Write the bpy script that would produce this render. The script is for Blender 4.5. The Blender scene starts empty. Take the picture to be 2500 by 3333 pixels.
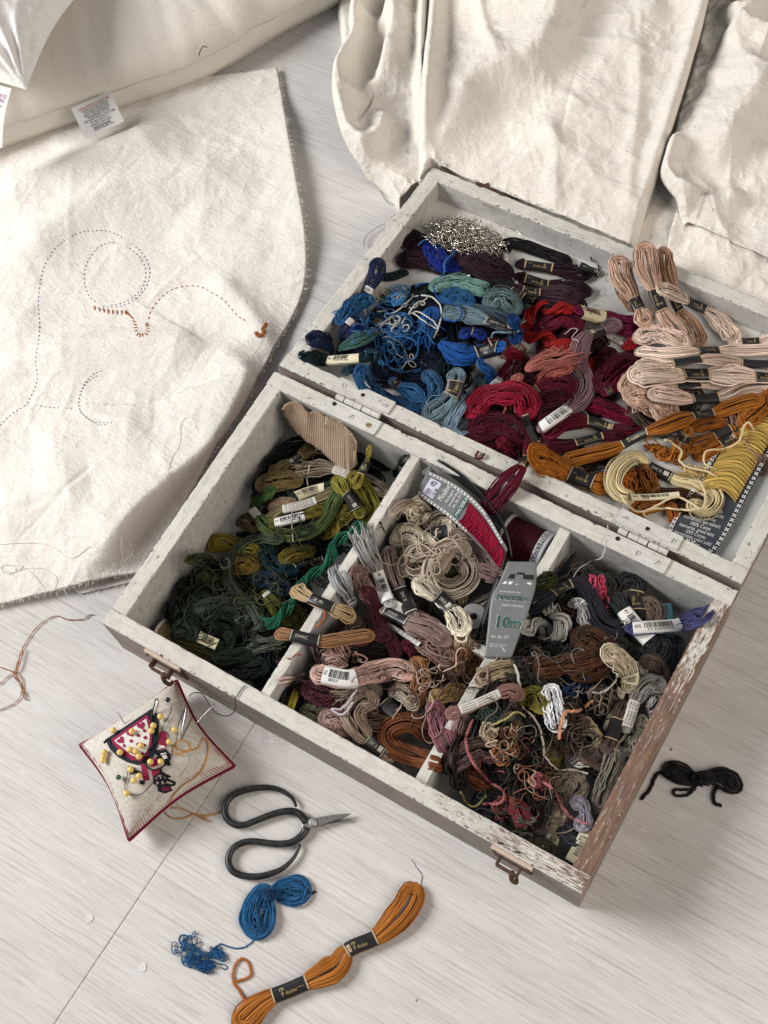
import bpy, bmesh, math, random
import numpy as np
from mathutils import Matrix, Vector
sc = bpy.context.scene
rng = np.random.default_rng(7); random.seed(7)

# ---------------------------------------------------------------- camera
CAM_R = np.array([[0.855801776, 0.506784839, -0.103790398],      # right
                  [0.425601033, -0.803824726, -0.415607472],     # down
                  [-0.294052854, 0.311504312, -0.903602779]])    # forward
CAM_C = np.array([0.46716191, -0.15004175, 1.04103186])
FPX = 4417.026
cam = bpy.data.cameras.new('camera'); cam_o = bpy.data.objects.new('camera', cam)
sc.collection.objects.link(cam_o); sc.camera = cam_o
cam.sensor_fit = 'HORIZONTAL'; cam.sensor_width = 36.0; cam.lens = FPX / 2500 * 36.0
cam.clip_start = 0.05; cam.clip_end = 50
cam_o.matrix_world = Matrix(((CAM_R[0][0], -CAM_R[1][0], -CAM_R[2][0], CAM_C[0]),
                             (CAM_R[0][1], -CAM_R[1][1], -CAM_R[2][1], CAM_C[1]),
                             (CAM_R[0][2], -CAM_R[1][2], -CAM_R[2][2], CAM_C[2]), (0, 0, 0, 1)))
# ---------------------------------------------------------------- light: a window to the side, dim room
W = bpy.data.worlds.new('World'); sc.world = W; W.use_nodes = True
W.node_tree.nodes['Background'].inputs[0].default_value = (0.86, 0.91, 1.0, 1)
W.node_tree.nodes['Background'].inputs[1].default_value = 0.135
def area(name, loc, target, sx, sy, power, col):
    L = bpy.data.lights.new(name, 'AREA'); L.shape = 'RECTANGLE'; L.size = sx; L.size_y = sy
    L.energy = power; L.color = col
    o = bpy.data.objects.new(name, L); sc.collection.objects.link(o)
    o.location = loc
    d = Vector(target) - Vector(loc); o.rotation_euler = d.to_track_quat('-Z', 'Z').to_euler()
    return o
area('window_light', (-2.22, -0.62, 1.74), (0.1, 0.2, 0), 1.25, 1.35, 120, (1.0, 0.988, 0.97))
area('room_bounce', (2.2, 0.3, 1.6), (0.3, 0.2, 0), 1.8, 1.8, 40.0, (1.0, 0.89, 0.77))
sc.view_settings.view_transform = 'Standard'; sc.view_settings.look = 'None'
sc.view_settings.exposure = 0.0; sc.view_settings.gamma = 1.0
sc.view_settings.use_curve_mapping = False
sc.cycles.max_bounces = 6; sc.cycles.diffuse_bounces = 3; sc.cycles.transparent_max_bounces = 12

# ---------------------------------------------------------------- helpers
FR = {'J': (900, 700, .51236), 'K': (1500, 750, .60277), 'E': (450, 1250, .54249), 'F': (850, 1500, .60277),
      'G': (1500, 1600, .60277), 'H': (200, 2150, .75347), 'B': (880, 500, .5), 'D': (1671, 750, .5),
      'N': (1300, 1480, .32555), 'Q': (1080, 0, .42194), 'T': (1780, 0, .45198), 'L': (0, 0, .75347),
      'P': (230, 2180, .33152), 'S': (700, 2500, .28933), 'U': (560, 2830, .30139), 'C': (0, 700, .54249),
      'V': (0, 1750, .30139), 'X': (0, 0, 1.0), 'A': (300, 1100, .5), 'Y': (1671, 1500, .6784)}
def photo(fr, x, y):
    a = FR[fr]; return a[0] + x * a[2], a[1] + y * a[2]
def at(fr, x, y, z=0.0):
    """point of the place at height z that the photograph shows there"""
    u, v = photo(fr, x, y)
    d = ((u - 1250) / FPX) * CAM_R[0] + ((v - 1666.5) / FPX) * CAM_R[1] + CAM_R[2]
    return CAM_C + d * ((z - CAM_C[2]) / d[2])
def pts(s):
    return [tuple(float(q) for q in p.split(',')) for p in s.split()]
def project(P):
    X = (np.asarray(P) - CAM_C) @ CAM_R.T
    return np.stack([1250 + FPX * X[..., 0] / X[..., 2], 1666.5 + FPX * X[..., 1] / X[..., 2]], -1)

def spline(P, n):
    """Catmull-Rom through P resampled to n points of equal spacing"""
    P = np.asarray(P, float)
    if len(P) == 2:
        t = np.linspace(0, 1, n)[:, None]; return P[0] * (1 - t) + P[1] * t
    Q = np.vstack([2 * P[0] - P[1], P, 2 * P[-1] - P[-2]])
    out = []
    for i in range(1, len(Q) - 2):
        t = np.linspace(0, 1, 24, endpoint=False)[:, None]
        a, b, c, d = Q[i - 1], Q[i], Q[i + 1], Q[i + 2]
        out.append(.5 * (2 * b + (c - a) * t + (2 * a - 5 * b + 4 * c - d) * t ** 2 + (3 * b - a - 3 * c + d) * t ** 3))
    C = np.vstack(out + [Q[-2][None]])
    s = np.concatenate([[0], np.cumsum(np.linalg.norm(np.diff(C, axis=0), axis=1))])
    u = np.linspace(0, s[-1], n)
    return np.stack([np.interp(u, s, C[:, k]) for k in range(C.shape[1])], 1)

_perm = np.random.default_rng(3).random((256, 256))
def vnoise(x, y):
    x = np.asarray(x, float); y = np.asarray(y, float)
    i = np.floor(x).astype(int); j = np.floor(y).astype(int); f = x - i; g = y - j
    f = f * f * (3 - 2 * f); g = g * g * (3 - 2 * g)
    a = _perm[i & 255, j & 255]; b = _perm[(i + 1) & 255, j & 255]
    c = _perm[i & 255, (j + 1) & 255]; d = _perm[(i + 1) & 255, (j + 1) & 255]
    return (a * (1 - f) + b * f) * (1 - g) + (c * (1 - f) + d * f) * g
def fbm(x, y, o=4):
    s = 0; a = .5
    for k in range(o): s = s + a * vnoise(x * 2 ** k + 17 * k, y * 2 ** k + 9 * k); a *= .5
    return s - .47

COL = sc.collection
def link(o, parent=None):
    COL.objects.link(o)
    if parent is not None: o.parent = parent
    return o
def tag(o, label=None, cat=None, group=None, kind=None):
    if label: o['label'] = label
    if cat: o['category'] = cat
    if group: o['group'] = group
    if kind: o['kind'] = kind
    return o
def empty(name, loc=(0, 0, 0)):
    # parts are built in world coordinates, so the holder stays at the origin of the place
    o = bpy.data.objects.new(name, None); o.empty_display_size = .01
    COL.objects.link(o); return o
def mesh_np(name, V, F, mat, parent=None, smooth=True, attr=None, mats=None, mi=None, uv=None):
    """V (n,3), F list of arrays of quads or tris with equal size, or list of index lists"""
    me = bpy.data.meshes.new(name)
    V = np.ascontiguousarray(V, np.float32)
    if isinstance(F, np.ndarray):
        k = F.shape[1]; me.vertices.add(len(V)); me.vertices.foreach_set('co', V.ravel())
        me.loops.add(F.size); me.polygons.add(len(F))
        me.loops.foreach_set('vertex_index', np.ascontiguousarray(F, np.int32).ravel())
        me.polygons.foreach_set('loop_start', np.arange(0, F.size, k, dtype=np.int32))
        me.polygons.foreach_set('loop_total', np.full(len(F), k, np.int32))
        me.update(calc_edges=True)
    else:
        me.from_pydata(V.tolist(), [], F); me.update()
    if smooth: me.polygons.foreach_set('use_smooth', np.ones(len(me.polygons), bool))
    if attr is not None:
        a = me.attributes.new('var', 'FLOAT', 'POINT'); a.data.foreach_set('value', np.ascontiguousarray(attr, np.float32))
    for m in (mats or [mat]): me.materials.append(m)
    if mi is not None: me.polygons.foreach_set('material_index', np.ascontiguousarray(mi, np.int32))
    o = bpy.data.objects.new(name, me); return link(o, parent)

def tubes(P, R, sides=5, closed=False, up=(0.11, 0.17, 0.98)):
    """P (S,N,3) centre lines, R scalar or (S,N) radii -> V, F(quads), strand index per vertex"""
    P = np.asarray(P, float)
    if P.ndim == 2: P = P[None]
    S, N, _ = P.shape
    if closed: T = np.roll(P, -1, 1) - np.roll(P, 1, 1)
    else: T = np.gradient(P, axis=1)
    T /= np.linalg.norm(T, axis=2, keepdims=True) + 1e-12
    U = np.broadcast_to(np.array(up), P.shape)
    A = np.cross(T, U); nA = np.linalg.norm(A, axis=2, keepdims=True)
    A = np.where(nA < .05, np.cross(T, np.array([1., .2, 0])), A); A /= np.linalg.norm(A, axis=2, keepdims=True) + 1e-12
    Bn = np.cross(A, T)
    R = np.broadcast_to(np.asarray(R, float), (S, N))[..., None, None]
    th = np.linspace(0, 2 * np.pi, sides, endpoint=False)
    V = P[:, :, None, :] + R * (A[:, :, None, :] * np.cos(th)[None, None, :, None] + Bn[:, :, None, :] * np.sin(th)[None, None, :, None])
    idx = np.arange(S * N * sides).reshape(S, N, sides)
    a = idx if closed else idx[:, :-1]; b = np.roll(idx, -1, 1) if closed else idx[:, 1:]
    F = np.stack([a, np.roll(a, -1, 2), np.roll(b, -1, 2), b], -1).reshape(-1, 4)
    return V.reshape(-1, 3), F, np.repeat(np.arange(S), N * sides)
def caps_close(P, R):
    """let open tube ends taper to nothing so that they close"""
    R = np.broadcast_to(np.asarray(R, float), P.shape[:2]).copy(); R[:, 0] *= .15; R[:, -1] *= .15; return R

class Geo:
    """collects quads and polygons into one mesh"""
    def __init__(s): s.V = []; s.F = []; s.n = 0; s.M = []
    def add(s, V, F, m=0):
        V = np.asarray(V, float); s.V.append(V)
        for f in F: s.F.append([int(i) + s.n for i in f]); s.M.append(m)
        s.n += len(V)
    def box(s, c, ax, ay, az, m=0):
        """box centred c with half axes ax ay az"""
        c = np.array(c, float); ax, ay, az = map(np.array, (ax, ay, az))
        V = [c + i * ax + j * ay + k * az for i in (-1, 1) for j in (-1, 1) for k in (-1, 1)]
        s.add(V, [(0, 1, 3, 2), (4, 6, 7, 5), (0, 4, 5, 1), (2, 3, 7, 6), (0, 2, 6, 4), (1, 5, 7, 3)], m)
    def prism(s, poly, h, m=0):
        """polygon of 3-d points and a height vector; sides and both ends"""
        P = np.asarray(poly, float); n = len(P); Q = P + np.array(h)
        s.add(np.vstack([P, Q]), [list(range(n))[::-1], list(range(n, 2 * n))] + [(i, (i + 1) % n, n + (i + 1) % n, n + i) for i in range(n)], m)
    def tube(s, P, R, sides=8, m=0, closed=False):
        P = np.asarray(P, float); Rr = np.broadcast_to(np.asarray(R, float), (len(P),)).copy()
        V, F, _ = tubes(P, Rr[None], sides, closed); k = len(P)
        F = [tuple(f) for f in F]
        if not closed: F += [tuple(range(sides))[::-1], tuple(range((k - 1) * sides, k * sides))]
        s.add(V, F, m)
    def disc(s, c, nrm, r, h, n=14, m=0, r2=None):
        nrm = np.array(nrm, float); nrm /= np.linalg.norm(nrm)
        a = np.cross(nrm, [.31, .9, .2]); a /= np.linalg.norm(a); b = np.cross(nrm, a)
        t = np.linspace(0, 2 * np.pi, n, endpoint=False)
        P0 = np.array(c) + r * (np.cos(t)[:, None] * a + np.sin(t)[:, None] * b)
        P1 = np.array(c) + h * nrm + (r2 or r) * (np.cos(t)[:, None] * a + np.sin(t)[:, None] * b)
        s.add(np.vstack([P0, P1]), [list(range(n))[::-1], list(range(n, 2 * n))] + [(i, (i + 1) % n, n + (i + 1) % n, n + i) for i in range(n)], m)
    def ball(s, c, r, m=0, k=8):
        V = []; F = []
        for i in range(k + 1):
            th = math.pi * i / k
            for j in range(2 * k):
                ph = math.pi * j / k; V.append((c[0] + r * math.sin(th) * math.cos(ph), c[1] + r * math.sin(th) * math.sin(ph), c[2] + r * math.cos(th)))
        for i in range(k):
            for j in range(2 * k):
                a = i * 2 * k + j; b = i * 2 * k + (j + 1) % (2 * k); F.append((a, a + 2 * k, b + 2 * k, b))
        s.add(V, F, m)
    def build(s, name, mats, parent=None, smooth=False, bevel=0):
        if not isinstance(mats, (list, tuple)): mats = [mats]
        me = bpy.data.meshes.new(name); V = np.vstack(s.V)
        me.from_pydata(V.tolist(), [], s.F)
        for m in mats: me.materials.append(m)
        me.polygons.foreach_set('material_index', np.array(s.M, np.int32))
        if bevel:
            bm = bmesh.new(); bm.from_mesh(me)
            bmesh.ops.bevel(bm, geom=bm.edges[:], offset=bevel, segments=2, affect='EDGES', profile=.6)
            bm.to_mesh(me); bm.free()
        if smooth: me.polygons.foreach_set('use_smooth', np.ones(len(me.polygons), bool))
        me.update(); o = bpy.data.objects.new(name, me); return link(o, parent)

# text outlines, made once before the scene fills up
_tx = {}
def text_geo(s):
    """2-d outline of a line of writing, 1 high, starting at x = 0"""
    if s not in _tx:
        cu = bpy.data.curves.new('writing', 'FONT'); cu.body = s; cu.size = 1.4; cu.resolution_u = 2
        o = bpy.data.objects.new('writing', cu)
        me = o.to_mesh(); V = np.array([v.co[:2] for v in me.vertices]); F = [list(p.vertices) for p in me.polygons]
        _tx[s] = (V, F); o.to_mesh_clear(); bpy.data.objects.remove(o); bpy.data.curves.remove(cu)
    return _tx[s]

# ---------------------------------------------------------------- materials
MATS = {}
class N:
    def __init__(s, name, rough=.6, spec=.3, **kw):
        s.m = bpy.data.materials.new(name); s.m.use_nodes = True; s.t = s.m.node_tree; s.b = s.t.nodes['Principled BSDF']
        s.b.inputs['Roughness'].default_value = rough; s.b.inputs['Specular IOR Level'].default_value = spec
        for k, v in kw.items(): s.b.inputs[k.replace('_', ' ')].default_value = v
    def n(s, typ, **kw):
        o = s.t.nodes.new('ShaderNode' + typ)
        for k, v in kw.items():
            if hasattr(o, k): setattr(o, k, v)
            else: o.inputs[k.replace('_', ' ')].default_value = v
        return o
    def l(s, a, b): s.t.links.new(a, b)
    def coord(s, scale=(1, 1, 1), rot=(0, 0, 0), kind='Object'):
        c = s.n('TexCoord'); m = s.n('Mapping'); m.inputs['Scale'].default_value = scale; m.inputs['Rotation'].default_value = rot
        s.l(c.outputs[kind], m.inputs[0]); return m.outputs[0]
    def noise(s, vec, scale, detail=4, rough=.55, dist=0):
        o = s.n('TexNoise', Scale=scale, Detail=detail, Roughness=rough, Distortion=dist); s.l(vec, o.inputs['Vector']); return o.outputs['Fac']
    def ramp(s, fac, stops):
        o = s.n('ValToRGB'); cr = o.color_ramp
        while len(cr.elements) < len(stops): cr.elements.new(.5)
        for e, (p, c) in zip(cr.elements, stops):
            e.position = p; e.color = (*c, 1) if hasattr(c, '__len__') else (c, c, c, 1)
        s.l(fac, o.inputs[0]); return o.outputs[0]
    def mix(s, fac, a, b, mode='MIX'):
        o = s.n('Mix', data_type='RGBA', blend_type=mode)
        for i, v in ((0, fac), (6, a), (7, b)):
            if hasattr(v, 'is_linked'): s.l(v, o.inputs[i])
            else: o.inputs[i].default_value = v if i == 0 else ((*v, 1) if len(v) == 3 else v)
        return o.outputs[2]
    def math(s, op, a, b=0.0):
        o = s.n('Math', operation=op)
        for i, v in ((0, a), (1, b)):
            if hasattr(v, 'is_linked'): s.l(v, o.inputs[i])
            else: o.inputs[i].default_value = v
        return o.outputs[0]
    def bump(s, h, dist, strength=1.0, prev=None):
        o = s.n('Bump', Strength=strength, Distance=dist); s.l(h, o.inputs['Height'])
        if prev is not None: s.l(prev, o.inputs['Normal'])
        return o.outputs[0]
    def done(s, col=None, nrm=None, rough=None):
        if col is not None:
            if hasattr(col, 'is_linked'): s.l(col, s.b.inputs['Base Color'])
            else: s.b.inputs['Base Color'].default_value = (*col, 1)
        if nrm is not None: s.l(nrm, s.b.inputs['Normal'])
        if rough is not None: s.l(rough, s.b.inputs['Roughness'])
        return s.m
def plain(name, col, rough=.6, spec=.3, metal=0.0, noise=0.12, scale=300, **kw):
    key = (name, tuple(col), rough)
    if key not in MATS:
        q = N(name, rough, spec, Metallic=metal, **kw); v = q.noise(q.coord(), scale, 3)
        c = q.ramp(v, [(.25, tuple(x * (1 - noise) for x in col)), (.75, tuple(min(1, x * (1 + noise)) for x in col))])
        MATS[key] = q.done(c)
    return MATS[key]
def floss(col):
    """cotton floss: soft sheen, every strand a shade of its own"""
    col = tuple(.97 * c ** 1.2 for c in col); key = ('floss', tuple(round(c, 4) for c in col))
    if key not in MATS:
        q = N('floss', .6, .17); q.b.inputs['Sheen Weight'].default_value = .04; q.b.inputs['Sheen Roughness'].default_value = .4
        a = q.n('Attribute', attribute_name='var'); a.attribute_type = 'GEOMETRY'
        v = q.noise(q.coord(), 900, 2)
        f = q.math('MULTIPLY_ADD', a.outputs['Fac'], 1.0); f.node.inputs[2].default_value = .46
        g = q.math('MULTIPLY_ADD', v, .5); g.node.inputs[2].default_value = .75
        h = q.math('MULTIPLY', f, g)
        m = q.n('VectorMath', operation='SCALE'); m.inputs[0].default_value = tuple(col); q.l(h, m.inputs['Scale'])
        MATS[key] = q.done(m.outputs[0], q.bump(q.noise(q.coord(), 2600, 1), .0003, .5))
    return MATS[key]

def m_cloth(name, col, wr=1.0, grey=0.0):
    q = N(name, .92, .12); q.b.inputs['Sheen Weight'].default_value = .1
    o = q.coord()
    v = q.noise(o, 9, 4); fine = q.noise(o, 700, 3)
    c = q.ramp(v, [(.3, tuple(x * .94 for x in col)), (.7, tuple(min(1, x * 1.04) for x in col))])
    c = q.mix(.35, c, q.ramp(fine, [(.3, (.72, .72, .72)), (.7, (1.15, 1.15, 1.15))]), 'MULTIPLY')
    vo = q.n('TexVoronoi', Scale=55); q.l(o, vo.inputs['Vector'])
    vo2 = q.math('MULTIPLY', q.math('LESS_THAN', vo.outputs['Distance'], .045), q.math('GREATER_THAN', q.noise(o, 21, 2), .52))
    c = q.mix(q.math('MULTIPLY', vo2, .65), c, (.16, .11, .06))
    # crinkles: sharp crease lines in two sizes, soft folded noise, then the weave
    def crease(scale, w, rot, st=(1, 1.7, 1)):
        v0 = q.coord(st, (0, 0, rot)); nz = q.n('TexNoise', Scale=scale * .6, Detail=3); q.l(v0, nz.inputs['Vector'])
        va = q.n('VectorMath', operation='MULTIPLY_ADD'); q.l(nz.outputs['Color'], va.inputs[0]); va.inputs[1].default_value = (.55 / scale,) * 3; q.l(v0, va.inputs[2])
        vo = q.n('TexVoronoi', Scale=scale, feature='DISTANCE_TO_EDGE'); q.l(va.outputs[0], vo.inputs['Vector'])
        return q.ramp(vo.outputs['Distance'], [(0., 1.), (w, 0.)])
    r1 = q.math('ABSOLUTE', q.math('SUBTRACT', q.noise(q.coord((1, 2.6, 1), (0, 0, .7)), 30, 5, .6, 1.0), .5))
    r3 = q.noise(q.coord((1, 3.2, 1), (0, 0, -.5)), 130, 4, .65, .8)
    k1, k2 = crease(14, .16, .5), crease(34, .22, -.3, (1.8, 1, 1))
    ms = q.math('MULTIPLY', k2, q.ramp(q.noise(o, 13, 2), [(.42, 0.), (.62, 1.)])); m1 = q.math('MULTIPLY', k1, q.ramp(q.noise(o, 7, 2), [(.40, 0.), (.6, 1.)]))
    b = q.bump(r1, .010 * wr, .30); b = q.bump(m1, .0026 * wr, .35, b); b = q.bump(ms, .0015 * wr, .35, b); b = q.bump(r3, .0034 * wr, .42, b)
    b = q.bump(fine, .0007, .45, b)
    return q.done(c, b)
M_CALICO = m_cloth('unbleached_calico', (.80, .762, .705))
M_CLOTH = m_cloth('cotton_cloth', (.82, .772, .70), 1.05)
M_PILLOW = m_cloth('cushion_cover', (.70, .658, .59), .3)
def m_floor():
    q = N('limewashed_board', .60, .25)
    R = (0, 0, -.135)
    o = q.coord((1, 1, 1), R)
    g1 = q.noise(q.coord((5, 75, 1), R), 7, 5, .6, .35)
    pores = q.noise(q.coord((2.4, 105, 1), R), 6, 4, .62, .35)
    band = q.noise(q.coord((.7, 9, 1), R), 6, 4, .55, .5)
    g3 = q.noise(o, 5, 4, .6)
    c = q.ramp(g1, [(.28, (.575, .552, .533)), (.46, (.63, .613, .597)), (.68, (.68, .668, .656))])
    c = q.mix(.48, c, q.ramp(pores, [(.34, (.55, .51, .48)), (.43, (.86, .845, .83)), (.50, (1., 1., 1.)), (.7, (1.04, 1.04, 1.04))]), 'MULTIPLY')
    c = q.mix(.5, c, q.ramp(band, [(.34, (.87, .845, .82)), (.6, (1.03, 1.03, 1.03))]), 'MULTIPLY')
    c = q.mix(.5, c, q.ramp(g3, [(.3, (.86, .85, .84)), (.7, (1.06, 1.06, 1.06))]), 'MULTIPLY')
    sp = q.noise(q.coord((1, 2.5, 1), R), 34, 5, .7)
    c = q.mix(q.math('MULTIPLY', q.ramp(sp, [(.60, 0.), (.68, 1.)]), .45), c, (.74, .73, .72))
    vo = q.n('TexVoronoi', Scale=13); q.l(o, vo.inputs['Vector'])
    k = q.math('MULTIPLY', q.math('LESS_THAN', vo.outputs['Distance'], .03), q.math('GREATER_THAN', q.noise(o, 160, 3), .55))
    c = q.mix(q.math('MULTIPLY', k, .8), c, (.12, .085, .06))
    b = q.bump(g1, .0008, .4); b = q.bump(pores, .0005, .5, b)
    return q.done(c, b)
M_FLOOR = m_floor()
WOODC = (.125, .085, .066)
def m_paint(name, wear=.0, bare=None, tone=(.69, .67, .62), rot=0):
    """old white paint over brown wood; bare = (axis, from, to) rubbed through along that way"""
    q = N(name, .68, .28); o = q.coord()
    st = q.noise(q.coord((1, 1, 1)), 130, 5, .65); big = q.noise(o, 16, 4)
    c = q.ramp(big, [(.3, tuple(x * .86 for x in tone)), (.7, tone)])
    c = q.mix(.5, c, q.ramp(st, [(.3, (.76, .74, .70)), (.62, (1.05, 1.05, 1.05))]), 'MULTIPLY')
    br = q.noise(q.coord((18, 150, 30) if rot == 0 else (150, 18, 30)), 3, 4, .6)
    c = q.mix(.4, c, q.ramp(br, [(.34, (.70, .67, .62)), (.55, (1.03, 1.03, 1.03))]), 'MULTIPLY')
    wood = q.ramp(q.noise(q.coord((120, 14, 60) if rot else (14, 120, 60)), 4, 5, .6), [(.3, (.115, .07, .05)), (.7, (.26, .165, .12))])
    # chips: small dark flecks anywhere
    ch = q.noise(o, 260, 3, .6)
    c = q.mix(q.math('MULTIPLY', q.ramp(ch, [(.30 - wear * .1, 1.), (.345 - wear * .1, 0.)]), .8), c, (.15, .12, .10))
    if bare is not None:
        ax, a, b2 = bare
        sx = q.n('SeparateXYZ'); tc = q.n('TexCoord'); q.l(tc.outputs['Object'], sx.inputs[0])
        t = q.math('DIVIDE', q.math('SUBTRACT', sx.outputs[ax], a), b2 - a)
        sk = q.noise(q.coord((420, 60, 40) if rot else (60, 420, 40)), 2.2, 6, .75, .8)
        mk = q.math('ADD', t, q.math('MULTIPLY', q.math('SUBTRACT', sk, .5), 3.4))
        mk = q.math('ADD', mk, q.math('MULTIPLY', q.math('SUBTRACT', q.noise(o, 14, 3), .5), 1.6))
        c = q.mix(q.ramp(mk, [(.46, 0.), (.56, 1.)]), c, wood)
        s2 = q.noise(q.coord((300, 36, 40) if rot else (36, 300, 40), (0, 0, .32)), 2.4, 4, .7, .5); s3 = q.noise(o, 17, 3)
        c = q.mix(q.math('MULTIPLY', q.ramp(s2, [(.57, 0.), (.63, 1.)]), q.ramp(s3, [(.40, .25), (.62, .85)])), c, (.66, .64, .61))
    b = q.bump(br, .0012, .5); b = q.bump(st, .0008, .5, b)
    return q.done(c, b)
M_PAINT = m_paint('old_white_paint')
M_PAINT_X = m_paint('old_white_paint_left', 0, None, rot=1)
M_PAINT_IN = m_paint('white_paint_shaded_inside', 0, None, (.56, .55, .53))  # same white paint, greyed: shade inside box and lid put into the colour
M_PAINT_F = m_paint('white_paint_rubbed_at_one_end', .3, (0, .29, .46))
M_PAINT_R = m_paint('white_paint_rubbed_through', .3, (1, .30, .13), rot=1)
def m_wood(name, a, b, sc3=(10, 160, 60)):
    q = N(name, .6, .3); g = q.noise(q.coord(sc3), 3, 6, .65, .4)
    c = q.ramp(g, [(.3, a), (.7, b)])
    sp = q.noise(q.coord(), 60, 4, .6)
    c = q.mix(.5, c, q.ramp(sp, [(.3, (.7, .7, .7)), (.7, (1.1, 1.1, 1.1))]), 'MULTIPLY')
    sc = q.noise(q.coord(tuple(v * 1.6 for v in sc3), (0, 0, .04)), 4, 6, .75, .8)      # scuffs of old whitewash
    c = q.mix(q.math('MULTIPLY', q.ramp(sc, [(.60, 0.), (.72, 1.)]), .4), c, (.46, .43, .40))
    return q.done(c, q.bump(g, .001, .4))
M_WOOD_F = m_wood('dark_stained_wood', (.20, .158, .14), (.35, .29, .262))
M_WOOD_R = m_wood('brown_wood', (.15, .112, .09), (.29, .222, .182), (160, 10, 60))
M_STEEL = plain('needle_steel', (.62, .62, .63), .28, .5, 1.0)
M_RUST = plain('rusty_iron', (.10, .055, .038), .75, .3, .3, .55, 500)
M_BRASSY = plain('flaking_cream_paint', (.55, .44, .36), .7, .3, 0, .3, 700)
M_BLACK = plain('black_iron', (.022, .022, .023), .40, .45, .0, .85, 140)
M_INK = plain('black_ink', (.012, .012, .014), .6)
M_GOLD = plain('gold_ink', (.50, .38, .17), .4, .4, .3)
M_PAPW = plain('white_paper', (.74, .73, .71), .7, .2, 0, .05)
M_PAPY = plain('cream_paper', (.66, .60, .42), .7, .2, 0, .06)
M_PAPK = plain('black_paper', (.016, .015, .016), .38, .45, 0, .2)
M_TAN = plain('tan_paper', (.48, .36, .22), .6, .3, 0, .1)
# ================================================================= setting: floor
def set_base(o, loc):
    o.location = tuple(float(v) for v in loc); return o
_link0 = link
def link(o, parent=None):
    COL.objects.link(o)
    if parent is not None:
        o.parent = parent
        if parent.type == 'EMPTY' and parent.parent is None: o.location = -Vector(parent.location)
    return o
BW, BD, BH, BT = .42, .2567, .0632, .014
floor = tag(empty('floor'), 'pale limewashed wooden floor boards', None, None, 'structure')
M_DARK = plain('dark_gap', (.03, .025, .022), .9)
for nm, x0, x1 in (('board', -1.9, .13158), ('board', .13178, 2.3)):
    g = Geo(); n = 40; ys = np.linspace(-1.3, 2.3, n)
    for i in range(n - 1):
        pass
    e = lambda x, y: (x + .03 * (y - 0.0) if abs(x - .1317) < .01 else x)
    jit = lambda y: float(.0004 * vnoise(y * 60, 3.3) + .0009 * np.maximum(0, vnoise(y * 33, 8) - .72)) if True else 0
    V = []
    for y in ys:
        a = e(x0, y); b = e(x1, y)
        if abs(x0 - .13178) < 1e-6: a += jit(y)
        else: b -= jit(y + 5)
        V += [(a, y, -.0003 if abs(x0 - .13178) < 1e-6 else 0), (a + .0007, y, 0), (b - .0007, y, 0), (b, y, -.0003 if abs(x0 + 1.9) < 1e-6 else 0), (b, y, -.012), (a, y, -.012)]
    F = []
    for i in range(n - 1):
        for k in range(6):
            F.append((i * 6 + k, i * 6 + (k + 1) % 6, (i + 1) * 6 + (k + 1) % 6, (i + 1) * 6 + k))
    g.add(V, F); g.build(nm, M_FLOOR, floor)
g = Geo(); g.box((.15, .5, -.0014), (.06, 0, 0), (0, 1.8, 0), (0, 0, .0008)); g.build('seam_filler', plain('old_seam_filler', (.40, .36, .33), .9, .1, 0, .6, 200), floor)
M_PLUG = plain('white_filler', (.66, .655, .65), .8, .2, 0, .25, 900)
for (u, v, r) in ((290, 2988, .0034), (462, 3148, .0036)):
    c = at('X', u, v); t = np.linspace(0, 2 * np.pi, 18, endpoint=False)
    rr = r * (1 + .25 * (vnoise(t * 2, u) - .5))
    g = Geo(); P = np.stack([c[0] + rr * np.cos(t), c[1] + rr * np.sin(t), np.full(18, .0001)], 1)
    g.prism(P, (0, 0, .00045)); g.build('filled_screw_hole', M_PLUG, floor)

# ================================================================= the wooden box
def beam(name, a, b, wdir, w, h, mats, parent, nseg=60, r0=.0006, r1=.0017, seed=0):
    """rounded bar from a to b (bottom centre line); wdir = outward side; mats: top, out, in, chip"""
    a = np.array(a, float); b = np.array(b, float); wd = np.array(wdir, float); ln = np.linalg.norm(b - a)
    ax = (b - a) / ln; upv = np.cross(wd, ax); upv = upv if upv[2] > 0 else -upv
    V = []; s = np.linspace(0, ln, nseg)
    K = 16
    for q in s:
        ring = []
        for ci, (sw, sh) in enumerate(((1, 1), (-1, 1), (-1, -1), (1, -1))):
            r = r0 + (r1 - r0) * float(vnoise(q * 180 + seed * 31, ci * 7.7 + seed)) ** 2 * 1.6
            k = float(vnoise(q * 420 + seed * 5, ci * 3.1)) ; r *= (.6 + .8 * k)
            cw, chh = sw * (w / 2 - r), (h - r if sh > 0 else r)
            th0 = {(1, 1): 0, (-1, 1): 90, (-1, -1): 180, (1, -1): 270}[(sw, sh)]
            for j in range(4):
                t = math.radians(th0 + 30 * j); ring.append(a + ax * q + wd * (cw + r * math.cos(t)) + upv * (chh + r * math.sin(t)))
        V += ring
    F = []; M = []
    for i in range(nseg - 1):
        for k in range(K):
            F.append((i * K + k, i * K + (k + 1) % K, (i + 1) * K + (k + 1) % K, (i + 1) * K + k))
            M.append({3: 0, 7: 2, 11: 2, 15: 1}.get(k, 3))
    F += [tuple(range(K))[::-1], tuple(range((nseg - 1) * K, nseg * K))]; M += [1, 1]
    me = bpy.data.meshes.new(name); me.from_pydata([tuple(v) for v in V], [], F)
    for m in mats: me.materials.append(m)
    me.polygons.foreach_set('material_index', np.array(M, np.int32))
    bm = bmesh.new(); bm.from_mesh(me); bmesh.ops.recalc_face_normals(bm, faces=bm.faces); bm.to_mesh(me); bm.free()
    return link(bpy.data.objects.new(name, me), parent)
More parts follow.
